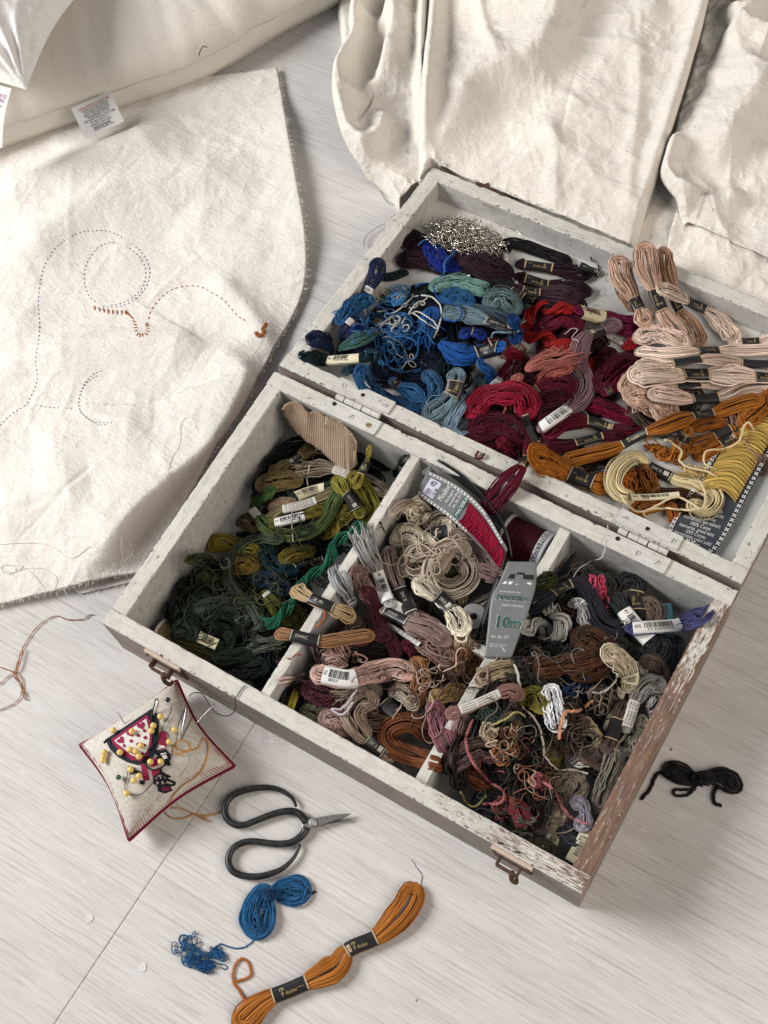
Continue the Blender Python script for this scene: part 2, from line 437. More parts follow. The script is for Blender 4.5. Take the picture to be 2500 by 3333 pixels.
def m_chip(wood, lim=.42):
    q = N('chipped_edge', .7, .25); o = q.coord(); n1 = q.noise(o, 300, 5, .7)
    c = q.ramp(n1, [(lim - .04, wood), (lim + .04, (.60, .585, .55))]); return q.done(c)
M_CHIP = m_chip((.085, .055, .042)); M_CHIP2 = m_chip((.20, .11, .075), .62)

box = tag(set_base(empty('wooden_box'), (BW / 2, BD / 2, 0)), 'worn white painted wooden box lying open, divided base and shallow lid full of floss', 'box')
h2 = BT / 2
beam('front_wall', (0, h2, 0), (BW, h2, 0), (0, -1, 0), BT, BH, [M_PAINT_F, M_WOOD_F, M_PAINT_IN, M_CHIP], box, 110, seed=1)
beam('back_wall', (0, BD - h2, 0), (BW, BD - h2, 0), (0, 1, 0), BT, BH, [M_PAINT, M_WOOD_F, M_PAINT_IN, M_CHIP], box, 110, seed=2)
beam('side_wall', (h2, BT, 0), (h2, BD - BT, 0), (-1, 0, 0), BT, BH - .0003, [M_PAINT_X, M_WOOD_R, M_PAINT_IN, M_CHIP], box, 70, seed=3)
beam('side_wall', (BW - h2, BT, 0), (BW - h2, BD - BT, 0), (1, 0, 0), BT, BH - .0003, [M_PAINT_R, M_WOOD_R, M_PAINT_IN, M_CHIP2], box, 70, seed=4)
g = Geo(); g.box((BW / 2, BD / 2, .0015), (BW / 2 - .001, 0, 0), (0, BD / 2 - .001, 0), (0, 0, .0012)); g.build('bottom_panel', M_PAINT_IN, box)
beam('divider', (.1455, BT, .0028), (.1455, BD - BT, .0028), (1, 0, 0), .0082, .0580, [M_PAINT_X, M_PAINT_IN, M_PAINT_IN, M_CHIP], box, 50, .0004, .0012, 5)
beam('divider', (.2815, BT, .0028), (.2815, BD - BT, .0028), (1, 0, 0), .0092, .0545, [M_PAINT_X, M_PAINT_IN, M_PAINT_IN, M_CHIP], box, 50, .0004, .0012, 6)
beam('divider', (.1497, .127, .0028), (.2768, .127, .0028), (0, -1, 0), .0078, .047, [M_PAINT, M_PAINT_IN, M_PAINT_IN, M_CHIP], box, 40, .0004, .0012, 7)
# lid: turned right over, its far edge rests on the floor
LS, LG, LD, LH, LIN = -.11406, .00666, .25798, .0332, .0235
c_, s_ = 1 / math.hypot(1, LS), LS / math.hypot(1, LS)
LY, LZ = np.array([0, c_, s_]), np.array([0, -s_, c_])
LO = np.array([0, BD + LG, BH])
def lp(x, v, d):
    """lid coordinates: across, away from the hinge, height above (+) or below (-) the rim plane"""
    return LO + np.array([x, 0, 0]) + LY * v + LZ * d
LDl = LD / c_
def lid_floor_z(x, y): return LO[2] + LS * (y - LO[1]) - LIN / c_
lid_g = Geo()
lid_g.box(lp(BW / 2, LDl / 2, -LIN - (LH - LIN) / 2), (BW / 2 - .002, 0, 0), LY * (LDl / 2 - .002), LZ * ((LH - LIN) / 2 - .0006))
def m_lidfloor():
    q = N('old_white_board', .6, .3); o = q.coord()
    c = q.ramp(q.noise(o, 12, 4), [(.3, (.56, .55, .52)), (.7, (.66, .65, .62))])
    ri = q.math('ABSOLUTE', q.math('SUBTRACT', q.noise(q.coord((1, 1.4, 1)), 26, 5, .65, 1.6), .5))
    wh = q.math('GREATER_THAN', q.noise(o, 11, 3), .58)
    c = q.mix(q.math('MULTIPLY', q.ramp(ri, [(.004, 1.), (.010, 0.)]), q.math('MULTIPLY', wh, .7)), c, (.05, .045, .04))
    return q.done(c)
lid = lid_g.build('lid', m_lidfloor(), box)
bot = lambda x, v: lp(x, v, -LH)
beam('lid_wall', bot(0, h2), bot(BW, h2), -LY, BT, LH, [M_PAINT, M_WOOD_F, M_PAINT_IN, M_CHIP], lid, 110, seed=8)
beam('lid_wall', bot(0, LDl - h2), bot(BW, LDl - h2), LY, BT, LH, [M_PAINT, M_WOOD_F, M_PAINT_IN, M_CHIP], lid, 110, seed=9)
beam('lid_wall', bot(h2, BT), bot(h2, LDl - BT), (-1, 0, 0), BT, LH - .0003, [M_PAINT_X, M_WOOD_R, M_PAINT_IN, M_CHIP], lid, 70, seed=10)
beam('lid_wall', bot(BW - h2, BT), bot(BW - h2, LDl - BT), (1, 0, 0), BT, LH - .0003, [M_PAINT_X, M_WOOD_R, M_PAINT_IN, M_CHIP], lid, 70, seed=11)
M_HINGE = m_paint('paint_over_hinge', .2, None, (.68, .67, .64))
M_SCREW = plain('painted_screw', (.58, .565, .53), .5, .4, 0, .2, 800)
M_HOLE = plain('screw_hole', (.02, .016, .014), .9)
M_OLDBRASS = plain('old_brass', (.42, .33, .18), .45, .5, .4, .3, 900)
for hx0, hx1, brass in ((.0535, .1065, True), (.313, .3655, False)):
    hg = Geo(); th = .0013; hx = (hx0 + hx1) / 2; hw = (hx1 - hx0) / 2
    def leaf(y0, y1, fz):
        # plate with clipped corners
        P = [(hx0 + .0012, y0), (hx1 - .0012, y0), (hx1, y0 + .0012), (hx1, y1), (hx0, y1), (hx0, y0 + .0012)]
        return [fz(x, y) for x, y in P]
    hg.prism(leaf(BD - .0145, BD - .001, lambda x, y: (x, y, BH + .0002)), (0, 0, th))
    hg.prism([lp(x, v, .0002) for x, v in ((hx0, .0008), (hx1, .0008), (hx1, .0143), (hx0, .0143))], LZ * th)
    hinge = hg.build('hinge', M_HINGE, box)
    ym = BD + LG / 2; n = 5
    for k in range(n):   # barrel with open gaps between its knuckles
        a = hx0 + .006 + k * (hx1 - hx0 - .010) / n; b = a + (hx1 - hx0 - .010) / n - (.0004 if k % 2 else .0012)
        kg = Geo(); kg.tube(np.linspace((a, ym, BH - .0006), (b, ym, BH - .0006), 2), .0026, 12); kg.build('knuckle', M_HINGE, hinge, False)
    spots = [(hx0 + .009, BD - .0045, 'h'), (hx + .001, BD - .0085, 's'), (hx1 - .0085, BD - .0085, 'b' if brass else 's')]
    for (x, y, k) in spots:
        z = BH + th + .0002; sg = Geo()
        if k == 'h': sg.disc((x, y, z - .0001), (0, 0, 1), .0019, .0003); sg.build('screw_hole', M_HOLE, hinge)
        else:
            sg.disc((x, y, z - .0002), (0, 0, 1), .0025, .0008, 16, 0, .0021); a = random.uniform(.2, 2.6); d = np.array([math.cos(a), math.sin(a), 0])
            sg.box((x, y, z + .00055), d * .0021, np.array([-d[1], d[0], 0]) * .00028, (0, 0, .0001), 1)
            sg.build('screw', [M_OLDBRASS if k == 'b' else M_SCREW, M_HOLE], hinge)
    for (x, v, k) in ((hx0 + .006, .0075, 's'), (hx - .001, .0072, 'h'), (hx1 - .006, .0070, 's')):
        sg = Geo(); c = lp(x, v, th + .0001)
        if k == 'h': sg.disc(c, LZ, .0018, .0003); sg.build('screw_hole', M_HOLE, hinge)
        else:
            sg.disc(c - LZ * .0001, LZ, .0025, .0008, 16, 0, .0021); a = random.uniform(.2, 2.6); d = np.array([math.cos(a), 0, 0]) + LY * math.sin(a); e2 = np.cross(LZ, d)
            sg.box(c + LZ * .00065, d * .0021, e2 * .00028, LZ * .0001, 1); sg.build('screw', [M_SCREW, M_HOLE], hinge)
# two rusted latches on the front, and one catch plate on the far side of the lid
for lx in (.0595, .3663):
    lg = Geo()
    lg.box((lx, -.0016, BH - .0035), (.0165, 0, 0), (0, .0015, 0), (0, 0, .0032))
    latch = lg.build('latch', M_BRASSY, box, False, .0006)
    a = Geo(); a.box((lx, -.0008, BH - .018), (.0155, 0, 0), (0, .0007, 0), (0, 0, .0145)); a.build('back_plate', M_RUST, latch, False, .0003)
    b = Geo()
    for sx in (-1, 1): b.box((lx + sx * .0082, -.0052, BH - .0105), (.0008, 0, 0), (0, .0050, 0), (0, 0, .0045))
    b.box((lx, -.0098, BH - .0120), (.0088, 0, 0), (0, .0008, 0), (0, 0, .0048))
    b.build('hook', M_RUST, latch, False, .0004)
    c = Geo(); c.tube(spline([(lx + .004, -.0095, BH - .010), (lx + .006, -.013, BH - .016), (lx + .009, -.0125, BH - .022), (lx + .0075, -.009, BH - .026)], 12), np.linspace(.0024, .0013, 12), 8); c.build('lever', M_RUST, latch, True)
    for sx in (-.0135, .0135): d = Geo(); d.disc((lx + sx, -.003, BH - .0035), (0, -1, 0), .0016, .0010); d.build('rivet', M_RUST, latch)
    if lx > .2:
        nl = Geo()
        for (x, y) in ((lx - .013, .0025), (lx + .0005, .0030)): nl.tube(spline([(x, y, BH - .001), (x + .0006, y, BH + .002), (x + .0035, y + .001, BH + .0026)], 6), .0008, 6)
        nl.build('bent_nail', M_RUST, latch, True)
g = Geo(); g.box(lp(.0557, LDl + .0012, -.004), (.010, 0, 0), LY * .0011, LZ * .0055)
g.tube([lp(.0527, LDl + .002, -.001), lp(.0557, LDl + .005, .001), lp(.0587, LDl + .002, -.001)], .0013, 6); g.build('catch_plate', M_RUST, lid, False)

# ================================================================= cloth sheets
def seg_dist(XY, P):
    """signed distance (left +) to polyline P and how far along it (0..1)"""
    best = np.full(len(XY), 1e9); sgn = np.zeros(len(XY)); tt = np.zeros(len(XY)); L = np.linalg.norm(np.diff(P, axis=0), axis=1); tot = L.sum(); acc = 0
    for i in range(len(P) - 1):
        d = (P[i + 1] - P[i]) / L[i]; r = XY - P[i]; t = np.clip(r @ d, 0, L[i]); q = r - t[:, None] * d
        ds = np.linalg.norm(q, axis=1); cr = d[0] * r[:, 1] - d[1] * r[:, 0]; m = ds < best
        best[m] = ds[m]; sgn[m] = np.sign(cr[m]); tt[m] = (acc + t[m]) / tot; acc += L[i]
    return best * np.where(sgn == 0, 1, sgn), tt
_rc = {}
def ridges(XY, RL):
    z = np.zeros(len(XY))
    for (fr, s, h, wl, wr) in RL:
        if (fr, s) not in _rc: _rc[(fr, s)] = spline([at(fr, x, y)[:2] for x, y in pts(s)], 22)
        P = _rc[(fr, s)]; d, t = seg_dist(XY, P)
        w = np.where(d > 0, wl, wr) / 1000.
        z += h / 1000. * np.exp(-np.abs(d / w) ** 1.7) * np.minimum(1, 4.5 * t + .12) * np.minimum(1, 4.5 * (1 - t) + .12)
    return z
def crumple(XY, a=1.0):
    """sharp-crested small folds, as in washed unironed cotton"""
    x, y = XY[:, 0], XY[:, 1]; wx = .02 * fbm(x * 12 + 5, y * 12, 2); wy = .02 * fbm(x * 12, y * 12 + 9, 2); x = x + wx; y = y + wy
    n1 = np.abs(fbm(x * 15 + y * 10, y * 19 - x * 6, 2)) * 2; n2 = np.abs(fbm(x * 36 - y * 20 + 3, y * 30 + x * 24, 2)) * 2; n3 = np.abs(fbm(x * 70 + y * 50, y * 60 - x * 40 + 8, 2)) * 2
    e = lambda n: (1 - np.minimum(1, n * 1.6)) ** 2
    return a * (.0050 * e(n1) + .0026 * e(n2) * (.3 + n1) + .0011 * e(n3))
def creases(XY, seed, k, h=(.0005, .0014), w=(.0014, .003)):
    """fine pressed-in creases running across a cloth"""
    rg = np.random.default_rng(seed); lo, hi = XY.min(0), XY.max(0); z = np.zeros(len(XY))
    for _ in range(k):
        a = lo + rg.random(2) * (hi - lo); t = rg.normal(.9, .7); L = rg.uniform(.05, .16); d = np.array([math.cos(t), math.sin(t)]); q = np.array([-d[1], d[0]])
        P = np.array([a - d * L / 2, a + q * rg.normal(0, .005), a + d * L / 2 + q * rg.normal(0, .008)]); dd, tt = seg_dist(XY, spline(P, 7))
        z += rg.choice([-1, 1, 1]) * rg.uniform(*h) * np.exp(-np.abs(dd / rg.uniform(*w)) ** 1.3) * np.minimum(1, 5 * tt) * np.minimum(1, 5 * (1 - tt))
    return z
def sheet(left, right, nu, nv, zf, warp=0.0):
    """ruled grid between two edges given in photo frames; zf(XY) heights; returns V, F"""
    fr, s = left; A = spline([at(fr, x, y)[:2] for x, y in pts(s)], nv); fr, s = right; Bq = spline([at(fr, x, y)[:2] for x, y in pts(s)], nv)
    t = np.linspace(0, 1, nu)[:, None, None]
    XY = (A[None] * (1 - t) + Bq[None] * t); XY = XY.reshape(-1, 2)
    z = zf(XY)
    tf = np.repeat(np.linspace(0, 1, nu), nv)
    idx = np.arange(nu * nv).reshape(nu, nv)
    F = np.stack([idx[:-1, :-1], idx[1:, :-1], idx[1:, 1:], idx[:-1, 1:]], -1).reshape(-1, 4)
    return np.column_stack([XY, z]), F, tf
def crinkle(XY, a=1.0):
    x, y = XY[:, 0], XY[:, 1]
    r = np.abs(fbm(x * 30 + y * 14, y * 34 - x * 9, 3)) ; r2 = np.abs(fbm(x * 19 - y * 22 + 7, y * 17 + x * 20, 3))
    return a * (.0042 * r + .005 * r2 + .006 * fbm(x * 11, y * 11, 3))
def cloth_obj(name, parts, mat, parent=None, thick=.0007):
    V = []; F = []; n = 0
    for v, f in parts: V.append(v); F.append(f + n); n += len(v)
    o = mesh_np(name, np.vstack(V), np.vstack(F), mat, parent)
    md = o.modifiers.new('thickness', 'SOLIDIFY'); md.thickness = thick; md.offset = -1
    return o

# ---- embroidered canvas on the floor: it humps up along a line and drops towards the box
CAN_R = [('X', '690,1150 780,1215 815,1275 735,1440 690,1500 560,1610 470,1690 380,1790 320,1850 260,1920', 26, 15, 70),
         ('X', '-60,700 130,640 330,560 480,500 600,420', 24, 30, 34), ('X', '-40,880 120,830 330,690 520,640 700,600 860,640', 17, 34, 34),
         ('X', '100,1190 330,1150 560,1140 700,1190', 14, 18, 30), ('X', '930,300 985,560 1000,800 995,930', 9, 10, 30),
         ('X', '700,900 820,1040 890,1170', 10, 12, 22), ('X', '120,1500 330,1440 520,1420', 10, 34, 40), ('X', '-30,1700 120,1660 320,1600', 10, 34, 30), ('X', '350,620 420,760 400,920', 4, 24, 34), ('X', '620,700 760,780 900,800', 5, 26, 34), ('X', '100,980 60,1100 110,1240', 6, 28, 34)]
CAN_FOLD = spline([at('X', x, y)[:2] for x, y in pts('560,1120 700,1150 790,1210 818,1275 740,1440 692,1500 562,1612 472,1692 382,1792 322,1852 250,1925')], 60)
def canvas_z(XY):
    XY = np.atleast_2d(XY)
    z = .0035 + np.maximum(0, ridges(XY, CAN_R)) + np.maximum(-.002, crinkle(XY, .55)) + crumple(XY, .25)
    return np.maximum(z, .0016)
# right edge: top corner, down the frayed side, behind the box, lower edge
V1, F1, t1 = sheet(('X', '-620,420 -520,700 -430,1000 -360,1300 -300,1600 -230,2030'), ('X', '905,232 962,560 1000,800 985,970 880,1180 833,1310 760,1440 640,1610 540,1745 450,1872'), 230, 300, canvas_z)
V1[:, 2] = np.maximum(.0012, V1[:, 2] + creases(V1[:, :2], 5, 60))
_cg0 = V1[:, :2].min(0) - .002; _cgs = .002; _cn = ((V1[:, :2].max(0) - _cg0) / _cgs).astype(int) + 3
_ca, _cb = np.meshgrid(_cg0[0] + np.arange(_cn[0]) * _cgs, _cg0[1] + np.arange(_cn[1]) * _cgs, indexing='ij')
_cz = canvas_z(np.column_stack([_ca.ravel(), _cb.ravel()])).reshape(_ca.shape)
def canvas_h(x, y):
    u = min(max((x - _cg0[0]) / _cgs, 0), _cn[0] - 1.001); v = min(max((y - _cg0[1]) / _cgs, 0), _cn[1] - 1.001); i, j = int(u), int(v); f, g = u - i, v - j
    return float((_cz[i, j] * (1 - f) + _cz[i + 1, j] * f) * (1 - g) + (_cz[i, j + 1] * (1 - f) + _cz[i + 1, j + 1] * f) * g)
canv = tag(set_base(empty('embroidered_canvas'), at('X', 500, 1200)), 'cream calico sheet with frayed edges and half stitched blue and orange outline', 'fabric')
cloth_obj('fabric_sheet', [(V1, F1)], M_CALICO, canv)
# second, lower layer of the canvas that shows beside the box
def lay_z(XY): return .0012 + np.maximum(0, .5 * crinkle(XY, .35))
V2, F2, t2 = sheet(('X', '150,1840 210,1900 262,1936'), ('X', '470,1790 460,1850 446,1893'), 40, 24, lay_z)
cloth_obj('lower_layer', [(V2, F2)], M_CALICO, canv)
def fringe(edges, per, ln, mat, parent, name='frayed_edge', r=.00017, drop=.3):
    """short loose threads sticking out of a cloth edge; edges: list of (points on edge, points just inside)"""
    PP = []
    for E0, E1 in edges:
        L = np.linalg.norm(np.diff(E0, axis=0), axis=1).sum(); n = int(L * per); u = np.sort(rng.random(n)) * (len(E0) - 1.001)
        i = u.astype(int); f = (u - i)[:, None]
        a = E0[i] * (1 - f) + E0[i + 1] * f; b = E1[i] * (1 - f) + E1[i + 1] * f
        d = a - b; d[:, 2] *= .2; d /= np.linalg.norm(d, axis=1, keepdims=True) + 1e-9
        l = ln * (.25 + rng.random(n) ** 2.5 * 1.5)[:, None]; w = rng.normal(0, .35, (n, 3)); w[:, 2] = np.abs(w[:, 2]) * .3 - drop * .3
        d2 = d + w; PP.append(np.stack([a - d * .001, a + d * l * .35, a + d2 * l * .75, a + (d2 + rng.normal(0, .35, (n, 3)) * [1, 1, .2]) * l], 1))
    P = np.concatenate(PP); P[:, :, 2] = np.maximum(P[:, :, 2], .0004)
    V, F, _ = tubes(P, r, 3); o = mesh_np(name, V, F, mat, parent); o['kind'] = 'stuff'; return o
def grid_edges(V, nu, nv, which):
    G = V.reshape(nu, nv, 3)
    return {'r': (G[-1], G[-2]), 't': (G[:, 0], G[:, 1]), 'b': (G[:, -1], G[:, -2])}[which]
M_FRAY = plain('frayed_cotton', (.80, .745, .66), .9, .1)
fringe([grid_edges(V1, 230, 300, k) for k in 'rtb'] + [grid_edges(V2, 40, 24, 'b')], 1300, .0019, M_FRAY, canv)

# ---- stitches, each a stitch of its own
def canvas_at(fr, x, y, lift=0.0):
    z = .003
    for _ in range(4): p = at(fr, x, y, z); z = canvas_h(p[0], p[1])
    return np.array([p[0], p[1], z + lift])
_sm = {}
def stitch_mesh(col, name):
    if name not in _sm:
        t = np.linspace(-.5, .5, 7); P = np.stack([t, 0 * t, .10 * np.cos(np.pi * t)], 1)
        V, F, _ = tubes(P[None] , (np.array([.03, .085, .10, .10, .10, .085, .03]))[None], 6)
        me_o = mesh_np('stitch_source', V, F, col, attr=np.full(len(V), .55)); me = me_o.data; bpy.data.objects.remove(me_o); _sm[name] = me
    return _sm[name]
C_NAVY, C_RUST = floss((.13, .165, .25)), floss((.42, .155, .05))
def put_stitch(a, b, me, thick):
    a = np.array(a); b = np.array(b); d = b - a; L = np.linalg.norm(d)
    o = bpy.data.objects.new('stitch', me); link(o, canv)
    x = d / L; z = np.array([0, 0, 1.]); y = np.cross(z, x); y /= np.linalg.norm(y); z = np.cross(x, y)
    M = Matrix(((x[0] * L, y[0] * thick, z[0] * thick, 0), (x[1] * L, y[1] * thick, z[1] * thick, 0), (x[2] * L, y[2] * thick, z[2] * thick, 0), (0, 0, 0, 1)))
    M.translation = Vector((a + b) / 2) - Vector(canv.location); o.matrix_local = M
def running(fr, s, step, frac, me, thick, closed=False):
    P = spline(pts(s), 400); L = np.concatenate([[0], np.cumsum(np.linalg.norm(np.diff(P, axis=0), axis=1))])
    n = int(L[-1] / step)
    for k in range(n):
        q = (k + random.uniform(-.05, .05)) * step; a = [np.interp(q, L, P[:, i]) for i in (0, 1)]; b = [np.interp(q + step * frac, L, P[:, i]) for i in (0, 1)]
        put_stitch(canvas_at(fr, *a, .00035), canvas_at(fr, *b, .00035), me, thick)
SB, SR = stitch_mesh(C_NAVY, 'n'), stitch_mesh(C_RUST, 'r')
TH = .0044
running('C', '165,1135 215,1030 225,960 215,870 235,740 238,640 232,540 237,450 260,330 310,225 380,155 480,102 560,95 640,97 700,118 780,165 850,225 890,290 900,350 880,430 820,500 740,545 650,555 580,540', 26, .60, SB, TH)
running('C', '575,525 530,480 508,400 512,320 545,250 600,190 680,168 760,190 830,245 870,310 875,370 860,430 800,495 720,535 640,545', 26, .60, SB, TH)
running('C', '0,1265 70,1200 165,1137', 26, .6, SB, TH)
running('C', '190,1142 300,1155 420,1162 470,1150', 26, .6, SB, TH)
running('C', '610,935 545,970 500,1030 475,1110 475,1150 500,1200 560,1240 630,1250 700,1243', 22, .62, SB, TH)
running('C', '585,965 530,1000 490,1060 470,1140', 22, .62, SB, TH); running('C', '480,1175 530,1225 600,1262 660,1255', 22, .62, SB, TH)
running('C', '893,630 905,580 940,530 1000,470 1080,435 1190,430 1260,462 1340,510 1390,565 1430,610 1510,655', 32, .66, SR, TH * 1.15)
for (px, py, ang, ln) in [(570 + 27 * i * (1 if i < 9 else .55), 560 + [0, 8, 14, 20, 24, 26, 26, 26, 27, 30, 34, 40, 48, 60, 75, 92][i], [105, 105, 108, 100, 95, 95, 92, 90, 95, 110, 120, 135, 150, 160, 168, 172][i], 32) for i in range(8)] + \
        [(755, 588, 100, 26), (768, 592, 115, 26), (780, 604, 130, 28), (795, 620, 142, 28), (805, 640, 155, 28), (812, 660, 165, 28), (816, 680, 178, 28), (818, 700, 195, 28), (828, 720, 230, 26), (842, 728, 255, 26), (858, 726, 280, 26),
         (878, 718, 315, 28), (888, 702, 340, 28), (890, 684, 0, 30), (888, 668, 20, 30), (880, 658, 45, 26)]:
    d = np.array([math.cos(math.radians(ang)), -math.sin(math.radians(ang))]) * ln / 2
    put_stitch(canvas_at('C', px - d[0], py - d[1], .0004), canvas_at('C', px + d[0], py + d[1], .0004), SR, TH * 1.5)
for k in range(17):   # the fan of satin stitches at the end of the line
    a = math.radians(-58 + k * 21 + random.uniform(-4, 4)) if k < 12 else math.radians(-20 + 15 * (k - 12)); cx, cy = (1562, 702) if k < 12 else (1575, 660)
    r0, r1 = (8, 40) if k < 12 else (5, 30)
    put_stitch(canvas_at('C', cx + r0 * math.cos(a), cy + r0 * math.sin(a), .0004), canvas_at('C', cx + r1 * math.cos(a) * 1.05, cy + r1 * math.sin(a), .0004), SR, TH * 1.6)

def thread(name, label, fr, s, col, r=.0003, zf=None, z=0.0012, parent=None, cat='thread', n=90, group=None, wob=.0, plies=1):
    """one loose thread lying where the photo shows it; zf: height function of (x, y)"""
    Pp = spline(pts(s), n); out = []
    for i, (x, y) in enumerate(Pp):
        h = z
        for _ in range(3):
            p = at(fr, x, y, h); h = (zf(p[0], p[1]) if zf else 0) + z
        out.append((x, y, h))
    out = np.array(out); hs = out[:, 2]
    for _ in range(14 if zf else 0): hs = np.concatenate([[hs[0]], .25 * hs[:-2] + .5 * hs[1:-1] + .25 * hs[2:], [hs[-1]]])
    P = np.array([at(fr, x, y, h) for x, y, h in zip(out[:, 0], out[:, 1], np.maximum(hs, out[:, 2] * .85))])
    if wob: P += wob * np.stack([fbm(np.arange(n) * .25 + k * 30, np.zeros(n) + k) for k in range(3)], 1) * [1, 1, .4]
    if plies > 1:
        u = np.linspace(0, n * .5, n); PP = []
        for k in range(plies):
            a = u + 2 * np.pi * k / plies; PP.append(P + r * .8 * np.stack([np.cos(a), np.sin(a), .5 * np.cos(a + 1)], 1))
        V, F, _ = tubes(np.array(PP), r * .72, 5)
    else: V, F, _ = tubes(P[None], caps_close(P[None], r), 5)
    V[:, 2] = np.maximum(V[:, 2], .0002)
    o = mesh_np(name, V, F, floss(col), parent, attr=np.full(len(V), .5) + .2 * vnoise(np.arange(len(V)) * .01, 0))
    if label: tag(o, label, cat, group)
    return o
cz = canvas_h
CR = (.80, .75, .66)
thread('loose_thread', 'long cream thread wandering along the lower part of the canvas', 'V', '-10,75 180,60 420,60 560,90 640,150 700,195 800,215 900,150 980,95 1060,115 1130,130', CR, .00028, cz)
thread('loose_thread', 'tangled loops of cream thread at the picture edge on the canvas', 'V', '-10,330 70,290 170,330 130,380 20,350 40,300 200,300 250,310 120,390 10,370 150,370 290,330 440,330 490,345', CR, .00026, cz)
thread('loose_thread', 'cream thread curving down from a tangle on the canvas', 'V', '490,345 570,390 615,450 600,530 580,580', CR, .00022, cz)
thread('loose_thread', 'short cream thread slanting below the cream tangle on canvas', 'V', '300,345 370,410 430,490 480,540', CR, .00022, cz)
thread('loose_thread', 'cream thread looping over the shaded canvas edge beside the box', 'V', '1315,0 1310,90 1325,220 1370,240 1430,170 1420,90 1370,20 1320,0', CR, .00025, cz, .0025)
thread('loose_thread', 'thin cream thread hanging off the frayed lower canvas edge', 'V', '260,770 200,820 100,860 -10,890', CR, .0002, cz)
thread('loose_thread', 'fine cream thread in a hook on the bright canvas ridge', 'A', '490,880 520,780 570,690 580,560 630,515 690,555', CR, .0002, cz)
thread('loose_thread', 'cream thread standing up from the far corner of the canvas', 'X', '897,232 893,212 897,192', CR, .0002, cz, .002)
zf0 = None
thread('orange_thread', 'knotted orange thread scrap on bare floor below the canvas', 'V', '1020,833 960,835 900,880 730,885 640,850 580,850 480,900 380,990 310,1090 250,1190 190,1350 160,1440 80,1510 -20,1595', (.36, .15, .05), .00034, None, .0012, plies=2)
thread('orange_thread', 'orange thread loop crossing under the knotted scrap at the edge', 'V', '-10,1395 60,1420 150,1460 215,1580 260,1640 300,1740 270,1745 240,1640 245,1540 180,1450 150,1500 220,1580 235,1680 200,1750 120,1810 -20,1870', (.38, .17, .055), .00034, None, .0012, plies=2)
thread('orange_thread', 'orange knot lying on the thread cross beside the floor edge', 'V', '250,1195 215,1270 200,1350 170,1440 200,1400 235,1280 250,1200', (.42, .19, .06), .0004, None, .0028)

# ---- boxed cushion and a second pillow in the far corner
def cushion(name_l, edge, inward, R, Hc, zb, seam_z, n=150, m=46, wr=1.0, seed=0):
    """swept boxed edge: profile from the floor, out, up over the seam and in to a flat top"""
    E0 = spline(edge, n); d = np.gradient(E0, axis=0); d /= np.linalg.norm(d, axis=1, keepdims=True)
    nr = np.stack([-d[:, 1], d[:, 0]], 1); nr *= np.sign((nr @ np.array(inward)).mean())
    prof = spline(np.array([(.030, .0), (.010, .001), (.001, .010), (.0, .022), (.006, seam_z), (.022, seam_z + .012), (.06, seam_z + .024), (.12, Hc - .004), (.22, Hc), (R * .8, Hc), (R, Hc * .97)]), m)
    sidx = int(np.argmin(np.abs(prof[:, 0] - .006) + np.abs(prof[:, 1] - seam_z)))
    s = np.linspace(0, 1, n) * np.linalg.norm(np.diff(E0, axis=0), axis=1).sum()
    V = np.zeros((n, m, 3))
    for j in range(m):
        dd, zz = prof[j]
        tw = np.exp(-((dd - .05) / .06) ** 2)
        pk = wr * (.012 * tw * np.abs(fbm(s * 24 + seed, np.full(n, dd * 3.0), 3)) * 2 + .010 * fbm(s * 7 + seed, np.full(n, dd * 6), 3) * min(1, dd / .02))
        wob = .004 * fbm(s * 9 + seed * 3, np.zeros(n) + zz * 10, 2)
        V[:, j, :2] = E0 + nr * (dd + wob * (dd < .05))[:, None]; V[:, j, 2] = zb + zz + pk * (zz > .012)
    V[:, sidx, 2] -= .0011; V[:, sidx, :2] += nr * .0008
    idx = np.arange(n * m).reshape(n, m); F = np.stack([idx[:-1, :-1], idx[1:, :-1], idx[1:, 1:], idx[:-1, 1:]], -1).reshape(-1, 4)
    return V, F, sidx
e0, e1 = at('X', 0, 515)[:2], at('X', 1130, 20)[:2]
dd = (e1 - e0); edge = [e0 - dd * .9, e0 - dd * .3, e0, at('X', 240, 425)[:2], at('X', 480, 345)[:2], at('X', 700, 262)[:2], at('X', 930, 130)[:2], e1, e1 + dd * .35 + np.array([-.01, .02])]
nn = np.array([-dd[1], dd[0]]); nn /= np.linalg.norm(nn)
pil = tag(set_base(empty('floor_cushion'), at('X', 500, 100)), 'large cream boxed cushion with printed white care label on its seam', 'cushion')
Vc, Fc, sidx = cushion('c', edge, nn, .55, .080, 0.0, .036)
o = mesh_np('cover', Vc.reshape(-1, 3), Fc, M_PILLOW, pil)
P = Vc[:, sidx] + np.array([0, 0, .0004]); V, F, _ = tubes(P[None], .00055, 5); mesh_np('seam', V, F, plain('seam_thread', (.52, .46, .38), .9), pil)
# second pillow: a soft corner lying on top of the first
def puff(corners, h, zb, n=60, bow=.0, sharp=.42, lower=.35):
    C = [np.array(c, float) for c in corners]; u = np.linspace(0, 1, n); U, Vv = np.meshgrid(u, u, indexing='ij')
    mid = sum(C) / 4; P = (C[0] * ((1 - U) * (1 - Vv))[..., None] + C[1] * (U * (1 - Vv))[..., None] + C[2] * (U * Vv)[..., None] + C[3] * ((1 - U) * Vv)[..., None])
    eb = np.maximum(np.sin(np.pi * U) * (np.abs(Vv - .5) * 2) ** 3, np.sin(np.pi * Vv) * (np.abs(U - .5) * 2) ** 3)
    P = P + (mid - P) * (bow * eb)[..., None]
    f = (16 * U * (1 - U) * Vv * (1 - Vv)) ** sharp
    return P, f
P2, f2 = puff([at('X', 75, 272, .10)[:2], at('X', 330, -130, .10)[:2], at('X', -300, -420, .10)[:2], at('X', -520, 180, .10)[:2]], .09, .09, 110, .10, .62)
